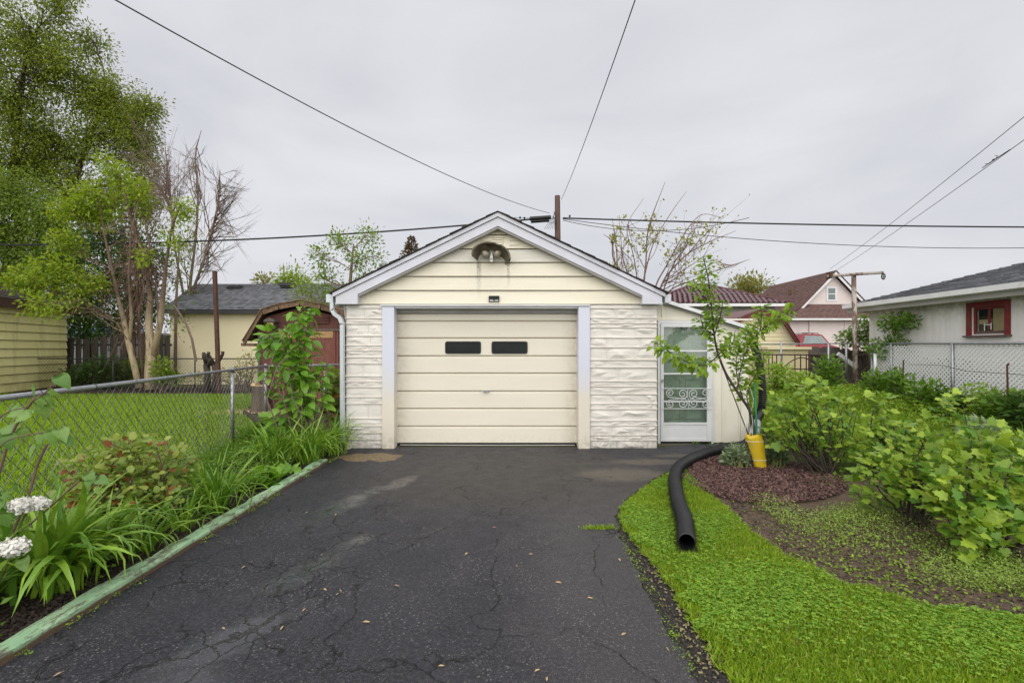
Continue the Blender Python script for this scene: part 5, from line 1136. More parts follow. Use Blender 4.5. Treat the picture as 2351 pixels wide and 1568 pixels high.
# gambrel shed with burgundy trim
ks = thing('gambrel_shed', 'pale yellow gambrel shed with dark red roof edge behind the lean-to', 'shed', (7.3, 14, .4))
kY = 14.0
def kx(x, Y=kY): return (x-CX)*Y/FP
def kz(y, Y=kY): return EYE-(y-CY)*Y/FP
pf = [(1658,792), (1698,731), (1746,711), (1800,733), (1835,787)]; pf = [(kx(a, 13.8), kz(b, 13.8)) for a, b in pf]
inn_ = [(kx(1668), .3), (kx(1826), .3), (kx(1826), kz(786)), (kx(1795), kz(738)), (kx(1746), kz(717)), (kx(1702), kz(737)), (kx(1668), kz(786))]
MB().prism([(x, kY, z) for x, z in inn_], (0, 2.5, 0)).build('wall', m_palesiding, ks)
def kclip(z):
    def xr_(p): 
        for (x0, z0), (x1, z1) in zip(p, p[1:]):
            lo, hi = sorted((z0, z1))
            if lo <= z <= hi and hi > lo: return x0+(x1-x0)*(z-z0)/(z1-z0)
        return p[0][0]
    return (xr_(inn_[4:]+[(inn_[0][0], .3)]), xr_([inn_[1], inn_[2], inn_[3], inn_[4]]))
z = .35
while z < kz(720):
    zt_ = min(z+.115, kz(718)); a, b = kclip(z); a2, b2 = kclip(zt_); mb = MB()
    mb.quad((a, kY-.018, z), (b, kY-.018, z), (b2, kY-.003, zt_), (a2, kY-.003, zt_)); mb.quad((a, kY-.001, z), (b, kY-.001, z), (b, kY-.018, z), (a, kY-.018, z)); mb.build('siding_board', m_palesiding, ks); z = zt_
for a, b in zip(pf, pf[1:]):
    MB().prism([(a[0], 13.78, a[1]), (b[0], 13.78, b[1]), (b[0], 13.78, b[1]-.11), (a[0], 13.78, a[1]-.11)], (0, .03, 0)).build('verge_board', m_burg, ks)
    mb = MB(); mb.prism([(a[0], 13.76, a[1]+.002), (b[0], 13.76, b[1]+.002), (b[0], 13.76, b[1]+.03), (a[0], 13.76, a[1]+.03)], (0, 2.9, 0))
    La = math.hypot(b[0]-a[0], b[1]-a[1])
    nr = 4; 
    for k in range(11): yy = 13.9+k*.25; mb.tube([(a[0], yy, a[1]+.035), (b[0], yy, b[1]+.035)], .03, 5)
    mb.build('roof_panel', m_tile, ks)
MB().box(kx(1772), kY-.10, kz(785), kx(1783), kY-.02, kz(757)).build('wall_box', m_whitegrey, ks) if False else None
# cream low chest in front
bxs = thing('storage_chest', 'low cream panelled chest behind the iron railing', 'chest', (7.2, 12.2, .4))
def qx(x): return (x-CX)*12.2/FP
def qz(y): return EYE-(y-CY)*12.2/FP
for a, b in ((1762, 1792), (1793, 1824), (1825, 1855)): MB().box(qx(a), 12.2, .3, qx(b), 13.0, qz(802)).build('panel', m_beige, bxs)
MB().box(qx(1758), 12.1, qz(802), qx(1858), 13.05, qz(796.5)).build('lid', m_palesiding, bxs)
# iron railing
ir = thing('iron_railing', 'low black iron railing with an arched brace among the weeds', 'railing', (6.1, 11, .4))
rY = 11.0; Rx = lambda x: (x-CX)*rY/FP; Rz = lambda y: EYE-(y-CY)*rY/FP
mb = MB(); mb.tube([(Rx(1752), rY, Rz(814)), (Rx(1894), rY, Rz(815))], .016, 6); mb.tube([(Rx(1752), rY, Rz(846)), (Rx(1894), rY, Rz(848))], .014, 6); mb.build('rail', m_iron, ir)
for x in (1753, 1765, 1773, 1783, 1795, 1825, 1838, 1851, 1862, 1880, 1893): MB().tube([(Rx(x), rY, Rz(862)), (Rx(x), rY, Rz(813))], .013, 5).build('bar', m_iron, ir)
arc = [(Rx(1795+88*t), rY-.03, Rz(845-24*math.sin(math.pi*t))) for t in np.linspace(0, 1, 14)]; MB().tube(arc, .013, 5).build('arch', m_iron, ir)
for x, y0_, l in ((1793, 783, 'thin steel post behind the iron railing'), (1902, 789, 'pale steel post left of the grey board fence'), (1943, 790, 'steel post in front of the grey board fence')):
    tag(MB().tube([at(x, 870, 11.6), at(x, y0_, 11.6)], .028 if x > 1800 else .018, 8).build('fence_post', m_galv, smooth=True), l, 'post')
tag(MB().tube([at(1745, 790, 11.7), at(2002, 788, 11.7)], .014, 6).build('wire_rail', m_galv), 'thin horizontal steel rail behind the garden posts', 'rail')
# grey board fence (two runs) and leaning downspout
gf = thing('board_fence', 'weathered grey board fence behind the clothesline pole', 'fence', (9.0, 12.8, .4)); fY = 12.8
x = 1858
while x < 2004:
    wd = random.uniform(8.5, 10.5); top_ = (797 if x < 1925 else 800+ (x-1925)*.12)+random.uniform(-1.5, 1.5); a, b = at(x, top_, fY), at(x+wd, top_, fY)
    MB().box(a.x, fY+random.uniform(0, .02), .25, b.x, fY+.035, a.z, random.random()).build('board', m_wood, gf); x += wd+random.uniform(.3, .8)
MB().obox(at(1858, 812, fY-.03), at(2004, 815, fY-.03), .03, .09).build('rail', m_wood, gf)
MB().obox(at(1933, 803, fY-.12), at(2002, 822, fY-.12), .04, .10).build('loose_rail', m_wood, gf)
tag(MB().obox(at(1924, 812, 11.9), at(1966, 845, 11.9), .09, .07, (0,1,0)).build('leaning_downspout', m_white), 'white metal downspout leaning against the grey board fence', 'downspout')
tag(MB().tube([at(2000, 850, 11.2), at(1999, 790, 11.2)], .045, 8).build('fence_post', m_wood, smooth=True), 'dark wooden post at the left end of the lattice', 'post')
tag(MB().tube([at(2010, 868, 10.5), at(2009, 812, 10.5)], .03, 8).build('fence_post', m_whitegrey, smooth=True), 'short white post at the left end of the lattice', 'post')
# chimney vent behind the garage
vp = thing('vent_pipe', 'capped metal vent pipe poking above the left roof slope', 'vent', at(882, 640, 16)); c = at(882, 612, 16); MB().tube([c+Vector((0,0,-2.0)), c], .10, 10).build('pipe', m_galv, vp, True); MB().tube([c+Vector((0,0,.0)), c+Vector((0,0,.07)), c+Vector((0,0,.11))], [.17, .17, .08], 10).build('cap', m_galv, vp)
nb_ = thing('back_building', 'low roof carrying the vent pipe behind the garage', 'building', (-5, 18, 0)) if False else None
# ================================================================ TREES
def rdir(n, z=0): v = rng.normal(size=(n, 3)); v[:, 2] += z; return unit(v)
def pathpt(path, t):
    f = t*(len(path)-1); i = min(int(f), len(path)-2); u = f-i; a, b = path[i], path[i+1]
    return Vector(a[:3]).lerp(Vector(b[:3]), u), a[3]+(b[3]-a[3])*u
def bend(a, b, amt, n=4):
    a, b = Vector(a), Vector(b); L_ = (b-a).length; off = Vector(rng.normal(0, amt*L_, 3)); o = []
    for k in range(n+1):
        t = k/n; o.append(a.lerp(b, t)+off*math.sin(math.pi*t)+Vector(rng.normal(0, .02*L_, 3))*(0 < k < n))
    return o
def tree(name, label, cat, trunks, lobes, leaf, lsize, per, spread, lmat, bmat, group=None, droop=0.0, twigr=.012, leafshape=LEAF, limbr=.35, twigmat=None, leafname='crown', parts_leaves=0, up=.0, trunkname='trunk', anis=(1,1,1), dens=1.0):
    """trunks: list of paths [(x,y,z,r)...]; lobes: (centre, radii, clumps, trunk index, t on trunk)"""
    root = thing(name, label, cat, trunks[0][0][:3], group)
    for tr in trunks: MB().tube([p[:3] for p in tr], [p[3] for p in tr], 9).build(trunkname, bmat, root, True)
    lm, tm = MB(), MB(); pos, dirs = [], []
    for (c, r, nc, ti, tt) in lobes:
        nc = max(3, int(nc*dens)); s, sr = pathpt(trunks[ti], tt); c = Vector(c); limb = bend(s, c, .10, 5); lr = [max(twigr*1.3, sr*limbr*(1-.75*k/5)) for k in range(6)]; MB().tube(limb, lr, 6).build('limb', bmat, root, True)
        q = rdir(nc)*(rng.random((nc, 1))**.45)*np.array(r)+np.array(c)
        for p in q:
            k = rng.integers(1, 6); st = limb[k]; tw = bend(st, p, .10, 3); tm.tube(tw, [twigr, twigr*.8, twigr*.6, twigr*.35], 3, False)
            if per:
                m = max(1, int(per*rng.uniform(.5, 1.5))); base = np.array(tw[3]); along = np.array(tw[3]-tw[1]); t = rng.random((m, 1))
                o = rng.normal(0, 1, (m, 3))*spread*np.array(anis); pp = base-along*t*.5+o; pp[:, 2] -= droop*np.abs(rng.normal(0, 1, m))*spread*2
                dd_ = o/spread+np.array(along)/max(1e-6, np.linalg.norm(along))*.6; dd_[:, 2] += up-droop*1.5; pos.append(pp); dirs.append(dd_+rng.normal(0, .4, (m, 3)))
    if tm.v: tm.build('twigs', twigmat or bmat, root, kind='stuff')
    if per:
        pos, dirs = np.concatenate(pos), np.concatenate(dirs); n = len(pos); R = basis(dirs, np.stack([rng.normal(0, .6, n), rng.normal(0, .6, n), np.ones(n)], -1)); sz = lsize*np.clip(rng.normal(1, .25, n), .5, 1.7)
        scatter(leafname, leafshape[0], leafshape[1], pos, R, sz, lmat, None, root)
    return root
def L_(x, y, Y, rx, rz, n, ti=0, tt=.8, dy=None): 
    k = Y/FP; return (at(x, y, Y), (rx*k, dy if dy else (rx+rz)/2*k, rz*k), n, ti, tt)
def tp(x, y, Y, r): p = at(x, y, Y); return (p.x, p.y, p.z, r)
# tall olive tree, top left
Y = 25
tr = [[tp(30, 900, Y, .30), tp(38, 700, Y, .26), tp(45, 520, Y, .22), tp(30, 380, Y, .17), tp(50, 200, Y, .11), tp(70, 60, Y, .06)],
      [tp(110, 900, 26, .26), tp(130, 640, 26, .21), tp(150, 480, 26, .17), tp(200, 330, 26, .12), tp(240, 230, 26, .06)],
      [tp(-80, 900, 24, .3), tp(-70, 400, 24, .22), tp(-60, 100, 24, .1)]]
lob = [L_(60, 60, Y, 120, 85, 75, 0, .9), L_(120, 140, Y, 95, 75, 60, 0, .75), L_(40, 220, Y, 110, 85, 75, 0, .7), L_(-60, 120, 24, 110, 130, 80, 2, .7), L_(190, 190, 26, 95, 70, 65, 1, .85), L_(270, 230, 26, 80, 60, 60, 1, .85), L_(315, 285, 26, 62, 60, 55, 1, .8), L_(240, 310, 26, 90, 70, 65, 1, .7), L_(130, 330, 26, 100, 80, 70, 1, .65), L_(335, 350, 26, 48, 70, 45, 1, .7), L_(30, 370, Y, 90, 70, 60, 0, .5), L_(300, 430, 26, 75, 80, 50, 1, .55), L_(140, -10, Y, 60, 50, 26, 0, .95), L_(180, 450, 26, 90, 80, 55, 1, .5), L_(345, 240, 26, 35, 25, 22, 1, .9), L_(90, 380, 26, 80, 60, 40, 1, .5), L_(60, 300, Y, 80, 60, 45, 0, .6), L_(200, 90, 26, 50, 45, 24, 1, .95), L_(352, 480, 26, 34, 60, 22, 1, .5), L_(290, 560, 26, 60, 60, 26, 1, .4), L_(150, 560, 26, 70, 50, 26, 1, .4)]
tree('locust_tree', 'tall olive-green tree with dark spreading limbs filling the upper left corner', 'tree', tr, lob, LEAF, .14, 60, .22, g_locust, m_barkdark, 'trees behind the left fence', droop=.5, twigr=.016, limbr=.5, dens=1.12)
Y = 21
tr = [[tp(-10, 900, Y, .3), tp(0, 700, Y, .26), tp(30, 560, Y, .18), tp(60, 460, Y, .08)]]
lob = [L_(40, 440, Y, 110, 70, 70, 0, .9), L_(110, 490, Y, 70, 60, 50, 0, .9), L_(20, 540, Y, 90, 70, 70, 0, .7), L_(100, 600, Y, 70, 55, 50, 0, .6), L_(-40, 480, Y, 90, 90, 60, 0, .7), L_(20, 640, Y, 80, 45, 40, 0, .5)]
tree('willow_tree', 'drooping mid-green tree low at the far left behind the yellow shed', 'tree', tr, lob, LEAF, .125, 60, .20, g_willow, m_barkdark, 'trees behind the left fence', droop=.8, twigr=.011, dens=1.15)
# dark thicket between shed and cream house
Y = 20.6
tr = [[tp(300, 900, Y, .2), tp(300, 700, Y, .16), tp(280, 520, Y, .10)], [tp(200, 900, Y, .16), tp(200, 700, Y, .12), tp(180, 600, Y, .08)]]
lob = [L_(190, 690, Y, 60, 55, 60, 1, .9), L_(250, 640, Y, 60, 60, 60, 0, .7), L_(330, 690, Y, 45, 55, 50, 0, .6), L_(160, 610, Y, 60, 50, 50, 1, .95), L_(330, 590, Y, 50, 60, 50, 0, .8), L_(240, 540, Y, 60, 60, 50, 0, .9), L_(260, 740, Y, 90, 35, 60, 0, .5), L_(170, 740, Y, 30, 40, 30, 1, .6)]
tree('evergreen_tree', 'dark green dense tree between the yellow shed and the cream house', 'tree', tr, lob, LEAF, .13, 46, .30, g_dark, m_barkdark, 'trees behind the left fence', droop=.2, twigr=.015)
# fresh maple with pale trunks
Y = 16.8
tr = [[tp(347, 894, Y, .23), tp(344, 860, Y, .17), tp(346, 800, Y, .145), tp(341, 740, Y, .115), tp(345, 680, Y, .085), tp(335, 600, Y, .06), tp(300, 500, Y, .06), tp(275, 400, Y, .03)],
      [tp(352, 815, Y, .11), tp(368, 740, Y, .10), tp(374, 680, Y, .075), tp(382, 600, Y, .05), tp(395, 520, Y, .035), tp(415, 470, Y, .03)],
      [tp(320, 890, 16.5, .10), tp(308, 840, 16.5, .095), tp(296, 790, 16.5, .09), tp(283, 730, 16.5, .075), tp(262, 640, 16.5, .05), tp(240, 540, 16.5, .03), tp(225, 440, 16.5, .015)],
      [tp(297, 790, 16.5, .06), tp(302, 730, 16.5, .055), tp(296, 640, 16.5, .04), tp(300, 540, 16.5, .03), tp(320, 450, 16.5, .015)]]
lob = [L_(262, 395, Y, 34, 45, 26, 0, .98), L_(205, 440, 16.6, 50, 30, 28, 2, .95), L_(170, 480, 16.4, 55, 40, 36, 2, .8), L_(320, 430, Y, 34, 30, 16, 3, .95), L_(150, 545, 16.2, 40, 45, 26, 2, .7), L_(240, 480, Y, 60, 45, 30, 0, .9), L_(60, 640, 15.0, 62, 28, 30, 2, .5), L_(110, 600, 15.5, 50, 32, 30, 2, .55), L_(100, 700, 14.2, 42, 20, 16, 2, .35), L_(30, 630, 14.6, 45, 18, 14, 2, .4), L_(200, 630, 16, 60, 25, 22, 2, .5), L_(425, 485, Y, 30, 32, 17, 1, .98), L_(330, 575, 16.2, 30, 22, 8, 1, .6), L_(160, 665, 15.5, 40, 22, 10, 2, .45), L_(410, 545, Y, 30, 26, 8, 1, .8), L_(290, 440, Y, 70, 60, 20, 0, .85)]
tree('maple_tree', 'young maple with lime-green leaves on pale peeling twin trunks by the back fence', 'tree', tr, lob, LEAF, .115, 46, .125, g_maple, m_bark, 'trees behind the left fence', dens=.62, droop=.35, twigr=.008, limbr=.18, twigmat=m_twigred)
# dense bare twigs tangled in the maple
def bare(name, label, paths, lobes, mat, group=None, tw=.008, per=0, lsz=.05, lm=None, sp=.06, sub=6, cat='tree', thin=.72):
    root = thing(name, label, cat, paths[0][0][:3], group)
    for tr in paths:
        c = catmull([p[:3] for p in tr], 3); MB().tube(c, [pathpt(tr, k/(len(c)-1))[1]*thin for k in range(len(c))], 7).build('trunk', mat, root, True)
    tm = MB(); tips = []
    for (c, r, nc, ti, tt) in lobes:
        q = rdir(nc)*(rng.random((nc, 1))**.6)*np.array(r)+np.array(c)
        for p in q:
            s, sr = pathpt(paths[ti], min(1, max(.05, tt+rng.normal(0, .14)))); b = bend(s, p, .07, 4); r0 = max(tw*1.6, min(sr*.5, tw*4)); tm.tube(b, [r0, r0*.8, r0*.6, r0*.4, tw*.5], 3, False); tips.append((b[4], (b[4]-b[3]).normalized()))
            for _ in range(sub):
                k = rng.integers(1, 4); st = b[k].lerp(b[k+1], rng.random()); dv = (b[4]-b[0]); e = st+dv*rng.uniform(.22, .5)+Vector(np.clip(rng.normal(0, .10, 3), -.2, .2))*dv.length; tm.tube([st, st.lerp(e, .5)+Vector(rng.normal(0, .02, 3)), e], [tw*.8, tw*.6, tw*.35], 3, False); tips.append((e, (e-st).normalized()))
    tm.build('branches', mat, root)
    if per:
        pos, dirs = [], []
        for p, d in tips:
            m = max(1, int(rng.poisson(per))); pos.append(np.array(p)+rng.normal(0, sp, (m, 3))); dirs.append(np.array(d)*.8+rng.normal(0, .8, (m, 3)))
        pos, dirs = np.concatenate(pos), np.concatenate(dirs); scatter('buds', LEAF[0]*[1.5, 1, 1], LEAF[1], pos, basis(dirs), lsz*np.clip(rng.normal(1, .3, len(pos)), .4, 1.8), lm, None, root)
    return root
Yt = 16.9
bare('leafless_tree', 'thicket of reddish bare stems growing among the maple trunks', [[tp(330, 894, Yt, .06), tp(315, 700, Yt, .05), tp(318, 560, Yt, .035), tp(300, 460, Yt, .02)], [tp(362, 894, Yt, .06), tp(362, 700, Yt, .045), tp(350, 600, Yt, .035), tp(330, 500, Yt, .02)]],
     [L_(300, 640, Yt, 70, 80, 60, 0, .5), L_(350, 620, Yt, 60, 90, 55, 1, .6), L_(290, 520, Yt, 80, 60, 34, 0, .8), L_(300, 760, Yt, 50, 60, 26, 0, .3), L_(370, 430, Yt+2, 50, 60, 22, 1, .95)], m_twigred, 'trees behind the left fence', .0075)
Y = 22
bare('leafless_tree', 'slender bare tree rising beside the leafy ones above the cream house', [[tp(425, 894, Y, .15), tp(432, 720, Y, .11), tp(438, 640, Y, .085), tp(450, 540, Y, .065), tp(455, 430, Y, .045), tp(448, 360, Y, .04), tp(462, 300, Y, .015)], [tp(434, 690, Y, .09), tp(470, 590, Y, .07), tp(500, 470, Y, .05), tp(505, 390, Y, .02)], [tp(430, 720, Y, .08), tp(400, 560, Y, .06), tp(390, 430, Y, .04), tp(378, 330, Y, .02)]],
     [L_(455, 400, Y, 60, 90, 28, 0, .75), L_(515, 430, Y, 55, 70, 26, 1, .7), L_(530, 520, Y, 40, 90, 30, 1, .5), L_(545, 440, Y, 22, 50, 10, 1, .7), L_(390, 420, Y, 45, 100, 34, 2, .6), L_(480, 600, Y, 60, 60, 24, 1, .3), L_(420, 560, Y, 60, 80, 26, 0, .5), L_(350, 380, Y, 50, 110, 34, 2, .7)], m_twig, 'trees behind the left fence', .0075, sub=8)
# low sparse green behind the cream house's left end
tree('sapling', 'thin pale sapling with small leaves beside the cream house corner', 'tree', [[tp(402, 894, 19, .07), tp(404, 700, 19, .05), tp(412, 560, 19, .02)]], [L_(395, 640, 19, 40, 60, 22, 0, .7), L_(420, 560, 19, 45, 50, 18, 0, .9), L_(390, 740, 19, 25, 40, 10, 0, .5)], LEAF, .12, 14, .25, g_elm, m_twig, None, twigr=.01)
# elm over the cream roof
Y = 15
tr = [[tp(812, 905, Y, .13), tp(808, 760, Y, .10), tp(802, 690, Y, .06), tp(806, 620, Y, .045), tp(812, 560, Y, .02)]]
lob = [L_(730, 583, Y, 22, 22, 7, 0, .75), L_(745, 640, Y, 36, 24, 13, 0, .6), L_(790, 560, Y, 30, 22, 9, 0, .9), L_(845, 540, Y, 30, 18, 9, 0, .95), L_(870, 590, Y, 26, 16, 7, 0, .8), L_(820, 600, Y, 32, 24, 12, 0, .7), L_(850, 640, Y, 36, 20, 12, 0, .6), L_(690, 665, Y, 44, 18, 13, 0, .45), L_(735, 690, Y, 40, 22, 14, 0, .4), L_(800, 680, Y, 50, 26, 18, 0, .5), L_(775, 525+20, Y, 16, 14, 4, 0, .9)]
tree('elm_tree', 'small airy tree with light green leaves between cream house and garage roof', 'tree', tr, lob, LEAF, .095, 30, .13, g_elm, m_twig, twigr=.010, limbr=.3, up=.1)
tree('elm_tree', 'fuller yellow-green treetop showing over the ridge of the cream house', 'tree', [[tp(668, 905, 24.5, .12), tp(668, 680, 24.5, .06)]], [L_(672, 640, 24.5, 24, 26, 18, 0, .95), L_(700, 655, 24.5, 34, 16, 14, 0, .9), L_(648, 660, 24.5, 16, 10, 6, 0, .9)], LEAF, .15, 38, .25, g_maple, m_twig, twigr=.01)
tree('distant_tree', 'tiny yellowish treetop above the cream house ridge', 'tree', [[tp(606, 800, 45, .2), tp(606, 650, 45, .1)]], [L_(606, 650, 45, 16, 9, 16, 0, 1)], LEAF, .3, 22, .4, g_yellowtree, m_twig, twigr=.03)
tree('distant_tree', 'hazy pale green treetop left of the pink house roof', 'tree', [[tp(1727, 800, 60, .3), tp(1727, 680, 60, .15)]], [L_(1727, 662, 60, 36, 22, 50, 0, 1), L_(1700, 664, 60, 18, 12, 16, 0, 1)], LEAF, .42, 24, .7, g_yellowtree, m_twig, twigr=.05)
# conifer tip
Y = 34; cf = thing('conifer_tree', 'rusty conifer tip poking above the left roof slope', 'tree', at(945, 780, Y)); MB().tube([at(945, 800, Y), at(945, 545, Y)], [.25, .03], 6).build('trunk', m_barkdark, cf)
pos, dirs = [], []
for k in range(22):
    y = 544+k*4.2; rad_ = .10+.065*k*1.1*(1+.25*math.sin(k*2.4)); c = np.array(at(945, y, Y)); m = 40+k*5; a = rng.random(m)*6.28; q = rng.random(m)**.6*rad_
    pos.append(c+np.stack([np.cos(a)*q, np.sin(a)*q, -q*.35+rng.normal(0, .04, m)], -1)); dirs.append(np.stack([np.cos(a), np.sin(a), rng.normal(-.1, .3, m)], -1))
pos = np.concatenate(pos); scatter('crown', LEAF[0], LEAF[1], pos, basis(np.concatenate(dirs)), .20, g_conifer, None, cf)
# budding tree behind the garage's right slope
Y = 15.5
def bp(*pts): return [tp(x, y, Y, r) for x, y, r in pts]
def bpc(pts): c = catmull([p[:3] for p in pts], 4); n = len(c)-1; return [(q.x, q.y, q.z, pathpt(pts, min(1, k/n))[1]*.62) for k, q in enumerate(c)]
paths = [bp((1478,905,.12),(1478,680,.060),(1483,600,.042),(1490,520,.04),(1527,418,.012)), bp((1455,905,.09),(1455,680,.05),(1410,600,.04),(1345+60,555,.03),(1385,538,.012)), bp((1500,905,.1),(1510,685,.06),(1560,600,.045),(1620,560,.03),(1690,530,.01)), bp((1495,905,.08),(1500,690,.05),(1530,610,.04),(1600,500,.02),(1660,500,.01)), bp((1450,905,.08),(1440,690,.045),(1420,620,.035),(1412,540,.02),(1405,500,.01)), bp((1505,905,.08),(1520,695,.05),(1600,640,.03),(1680,610,.02),(1722,595,.01)), bp((1478,640,.04),(1500,560,.03),(1540,490,.02),(1576,440,.008)), bp((1470,690,.04),(1455,590,.03),(1440,520,.02),(1478,455,.008)), bp((1515,690,.05),(1545,610,.035),(1585,550,.02),(1610,490,.008)), bp((1460,680,.04),(1432,600,.03),(1425,540,.015),(1422,505,.008))]
paths = [bpc(p) for p in paths]
lob = [L_(1490, 520, Y, 60, 60, 12, 0, .6), L_(1412, 545, Y, 28, 38, 9, 1, .7), L_(1610, 540, Y, 60, 50, 16, 2, .6), L_(1590, 560, Y, 60, 50, 12, 3, .6), L_(1430, 600, Y, 40, 50, 10, 4, .6), L_(1650, 610, Y, 40, 30, 7, 5, .7), L_(1560, 640, Y, 60, 40, 10, 2, .4), L_(1470, 560, Y, 50, 60, 10, 7, .6), L_(1440, 640, Y, 50, 26, 9, 9, .5), L_(1545, 590, Y, 50, 60, 8, 8, .6)]
bare('budding_tree', 'many-stemmed tree with bare twigs and opening buds behind the garage right slope', paths, lob, m_twigred, None, .0065, 2.4, .075, g_bud, .04, sub=3, thin=.85)

# ================================================================ SHRUBS BY SCATTER
def shrub(name, label, cat, base, lobes, lsize, n, lmat, smat=m_twig, shape=LEAF, stems=9, group=None, parts=0, upl=.2, leafname='foliage', stemr=.012, flat=.0, hang=0.0, shell=.5):
    """lobes: (centre, radii); leaves on the lobes' volume, the largest of them separate leaf parts"""
    base = Vector(base); root = thing(name, label, cat, base, group); sm = MB()
    wts = np.array([l[1][0]*l[1][2] for l in lobes]); wts = wts/wts.sum(); P_, D_ = [], []
    for (c, r), w_ in zip(lobes, wts):
        k = max(3, int(n*w_)); d = rdir(k); q = (rng.random((k, 1))**shell); P_.append(d*q*np.array(r)+np.array(c)); D_.append(d*q*.8+rng.normal(0, .45, (k, 3))+[0, 0, upl-hang])
        for _ in range(max(2, int(stems*w_*2))):
            e = Vector(rdir(1)[0]*np.array(r)*.75+np.array(c)); e.z = max(e.z, base.z+.1); b0 = base+Vector((rng.normal(0, .05), rng.normal(0, .05), -.02)); sm.tube(bend(b0, e, .10, 4), [stemr, stemr*.85, stemr*.7, stemr*.5, stemr*.25], 4, False)
    sm.build('stems', smat, root)
    P_, D_ = np.concatenate(P_), np.concatenate(D_); P_[:, 2] = np.maximum(P_[:, 2], base.z+.02)
    ok = P_[:, 1] > .8; P_, D_ = P_[ok], D_[ok]; m = len(P_)
    up_v = np.stack([rng.normal(0, .45, m), rng.normal(-.35, .4, m), np.ones(m)], -1); R = basis(D_*[1, 1, .6], up_v); sz = lsize*np.clip(rng.normal(1, .34, m), .35, 1.75)
    # the leaves that face the viewer's side first become parts of their own
    if parts:
        order = np.argsort(P_[:, 1]-rng.random(m)*.2-sz*2); sel = order[:parts]; rest = order[parts:]
        me = fast('leaf', shape[0], shape[1], lmat, None, True)
        for i in sel: link('leaf', me, root, m4(R[i], P_[i], sz[i]))
        if len(rest): scatter(leafname, shape[0], shape[1], P_[rest], R[rest], sz[rest], lmat, None, root, 'stuff')
    else: scatter(leafname, shape[0], shape[1], P_, R, sz, lmat, None, root)
    return root
def lb(x, y, Y, rx, rz, ry=None): k = Y/FP; return (at(x, y, Y), (rx*k, ry or rx*k, rz*k))
# left background shrubs
shrub('shrub', 'dark leafy shrub at the foot of the yellow shed corner', 'shrub', (-15.6, 17.9, 0), [lb(190, 870, 17.9, 50, 30, .6), lb(240, 850, 17.9, 45, 35, .6)], .13, 2600, g_dark, upl=.3)
shrub('shrub', 'green shrub between the maple trunks and the board fence', 'shrub', (-14.0, 18.3, 0), [lb(270, 865, 18.3, 40, 28, .5), lb(310, 850, 18.6, 40, 30, .4)], .13, 1500, g_mid, upl=.3)
shrub('shrub', 'bright ivy-like growth climbing the base of the pale maple trunk', 'shrub', (-12.0, 16.4, 0), [lb(372, 850, 16.4, 26, 34, .3), lb(395, 868, 16.6, 30, 16, .3)], .11, 700, g_elm, upl=.3)
shrub('shrub', 'twiggy half-bare bush with yellow-green leaves beside the rusty post', 'shrub', (-9.4, 16.9, 0), [lb(570, 835, 16.9, 24, 34, .4), lb(545, 862, 16.9, 50, 20, .4), lb(470, 870, 16.9, 50, 14, .4)], .09, 850, g_yellowtree, m_twig, stems=26)
# pruned dark stumps with suckers
for (x, l) in ((450, 'knobbly pollarded stump with one long curved shoot, left of the rusty post'), (470, 'shorter pollarded stump close to the rusty post')):
    t = thing('pollard_stump', l, 'stump', gnd(x, 903)); mb = MB()
    b_ = Vector((gnd(x, 903).x, 16.6, 0)); mb.tube([b_, b_+Vector((.02,0,.6)), b_+Vector((-.02,0,.95))], [.13, .10, .11], 7)
    for k in range(5): e = b_+Vector((rng.normal(0, .2), rng.normal(0, .1), 1.25+rng.normal(0, .12))); mb.tube([b_+Vector((0,0,.85)), e+Vector((0,0,-.1)), e], [.07, .05, .055], 6)
    mb.build('stump_trunk', m_barkdark, t, True)
    if x == 450: MB().tube([at(450, 830, 16.6), at(441, 780, 16.6), at(428, 745, 16.6), at(405, 708, 16.6), at(398, 700, 16.6)], [.045, .04, .035, .025, .012], 6).build('shoot', m_twig, t)
# shrub behind the clothesline pole
shrub('shrub', 'rounded green shrub against the far end of the stucco garage', 'shrub', (9.6, 12.9, .4), [lb(2005, 755, 12.3, 50, 34, .4), lb(2058, 745, 10.6, 40, 26, .3), lb(1955, 778, 12.6, 34, 22, .4), lb(2030, 790, 11.8, 50, 28, .3), lb(2088, 737, 10.2, 26, 16, .25), lb(2050, 800, 10.6, 60, 30, .35)], .085, 4200, g_mid, stems=14)
shrub('shrub', 'dark undergrowth standing behind the left part of the lattice', 'shrub', (8.4, 10.2, .4), [((8.42, 10.3, .95), (.16, .7, .55)), ((8.42, 9.2, .85), (.14, .7, .5))], .09, 2200, g_dark, stems=10)
# ---- garden growth on the right: individual clumps in front of the lattice and chest
gw = [(1785, 858, 10.4, 40, 26, g_weed, .09, 'light green weeds in front of the iron railing'), (1840, 876, 9.8, 45, 24, g_weed, .09, 'bushy weeds left of the clothesline pole'), (1900, 842, 10.6, 30, 26, g_mid, .10, 'dark nettle clump beside the leaning downspout'),
      (2010, 884, 9.6, 30, 34, g_mid, .10, 'dark clump right of the clothesline pole'), (2060, 878, 9.4, 36, 28, g_mid, .10, 'tall bush before the lattice, left of the thin stake'), (2130, 903, 8.6, 42, 30, g_mid, .11, 'leafy clump before the lattice at the thin stake'),
      (2245, 916, 7.9, 40, 36, g_weed, .08, 'feathery weeds right of the grey fence post'), (2310, 928, 7.4, 50, 34, g_mid, .12, 'dark rhubarb-like leaves at the right edge below the thin stake'), (2365, 938, 6.9, 50, 36, g_dark, .12, 'dark leaves cut by the right edge of the frame'), (2180, 922, 8.3, 36, 22, g_dark, .11, 'low dark clump at the foot of the grey fence post')]
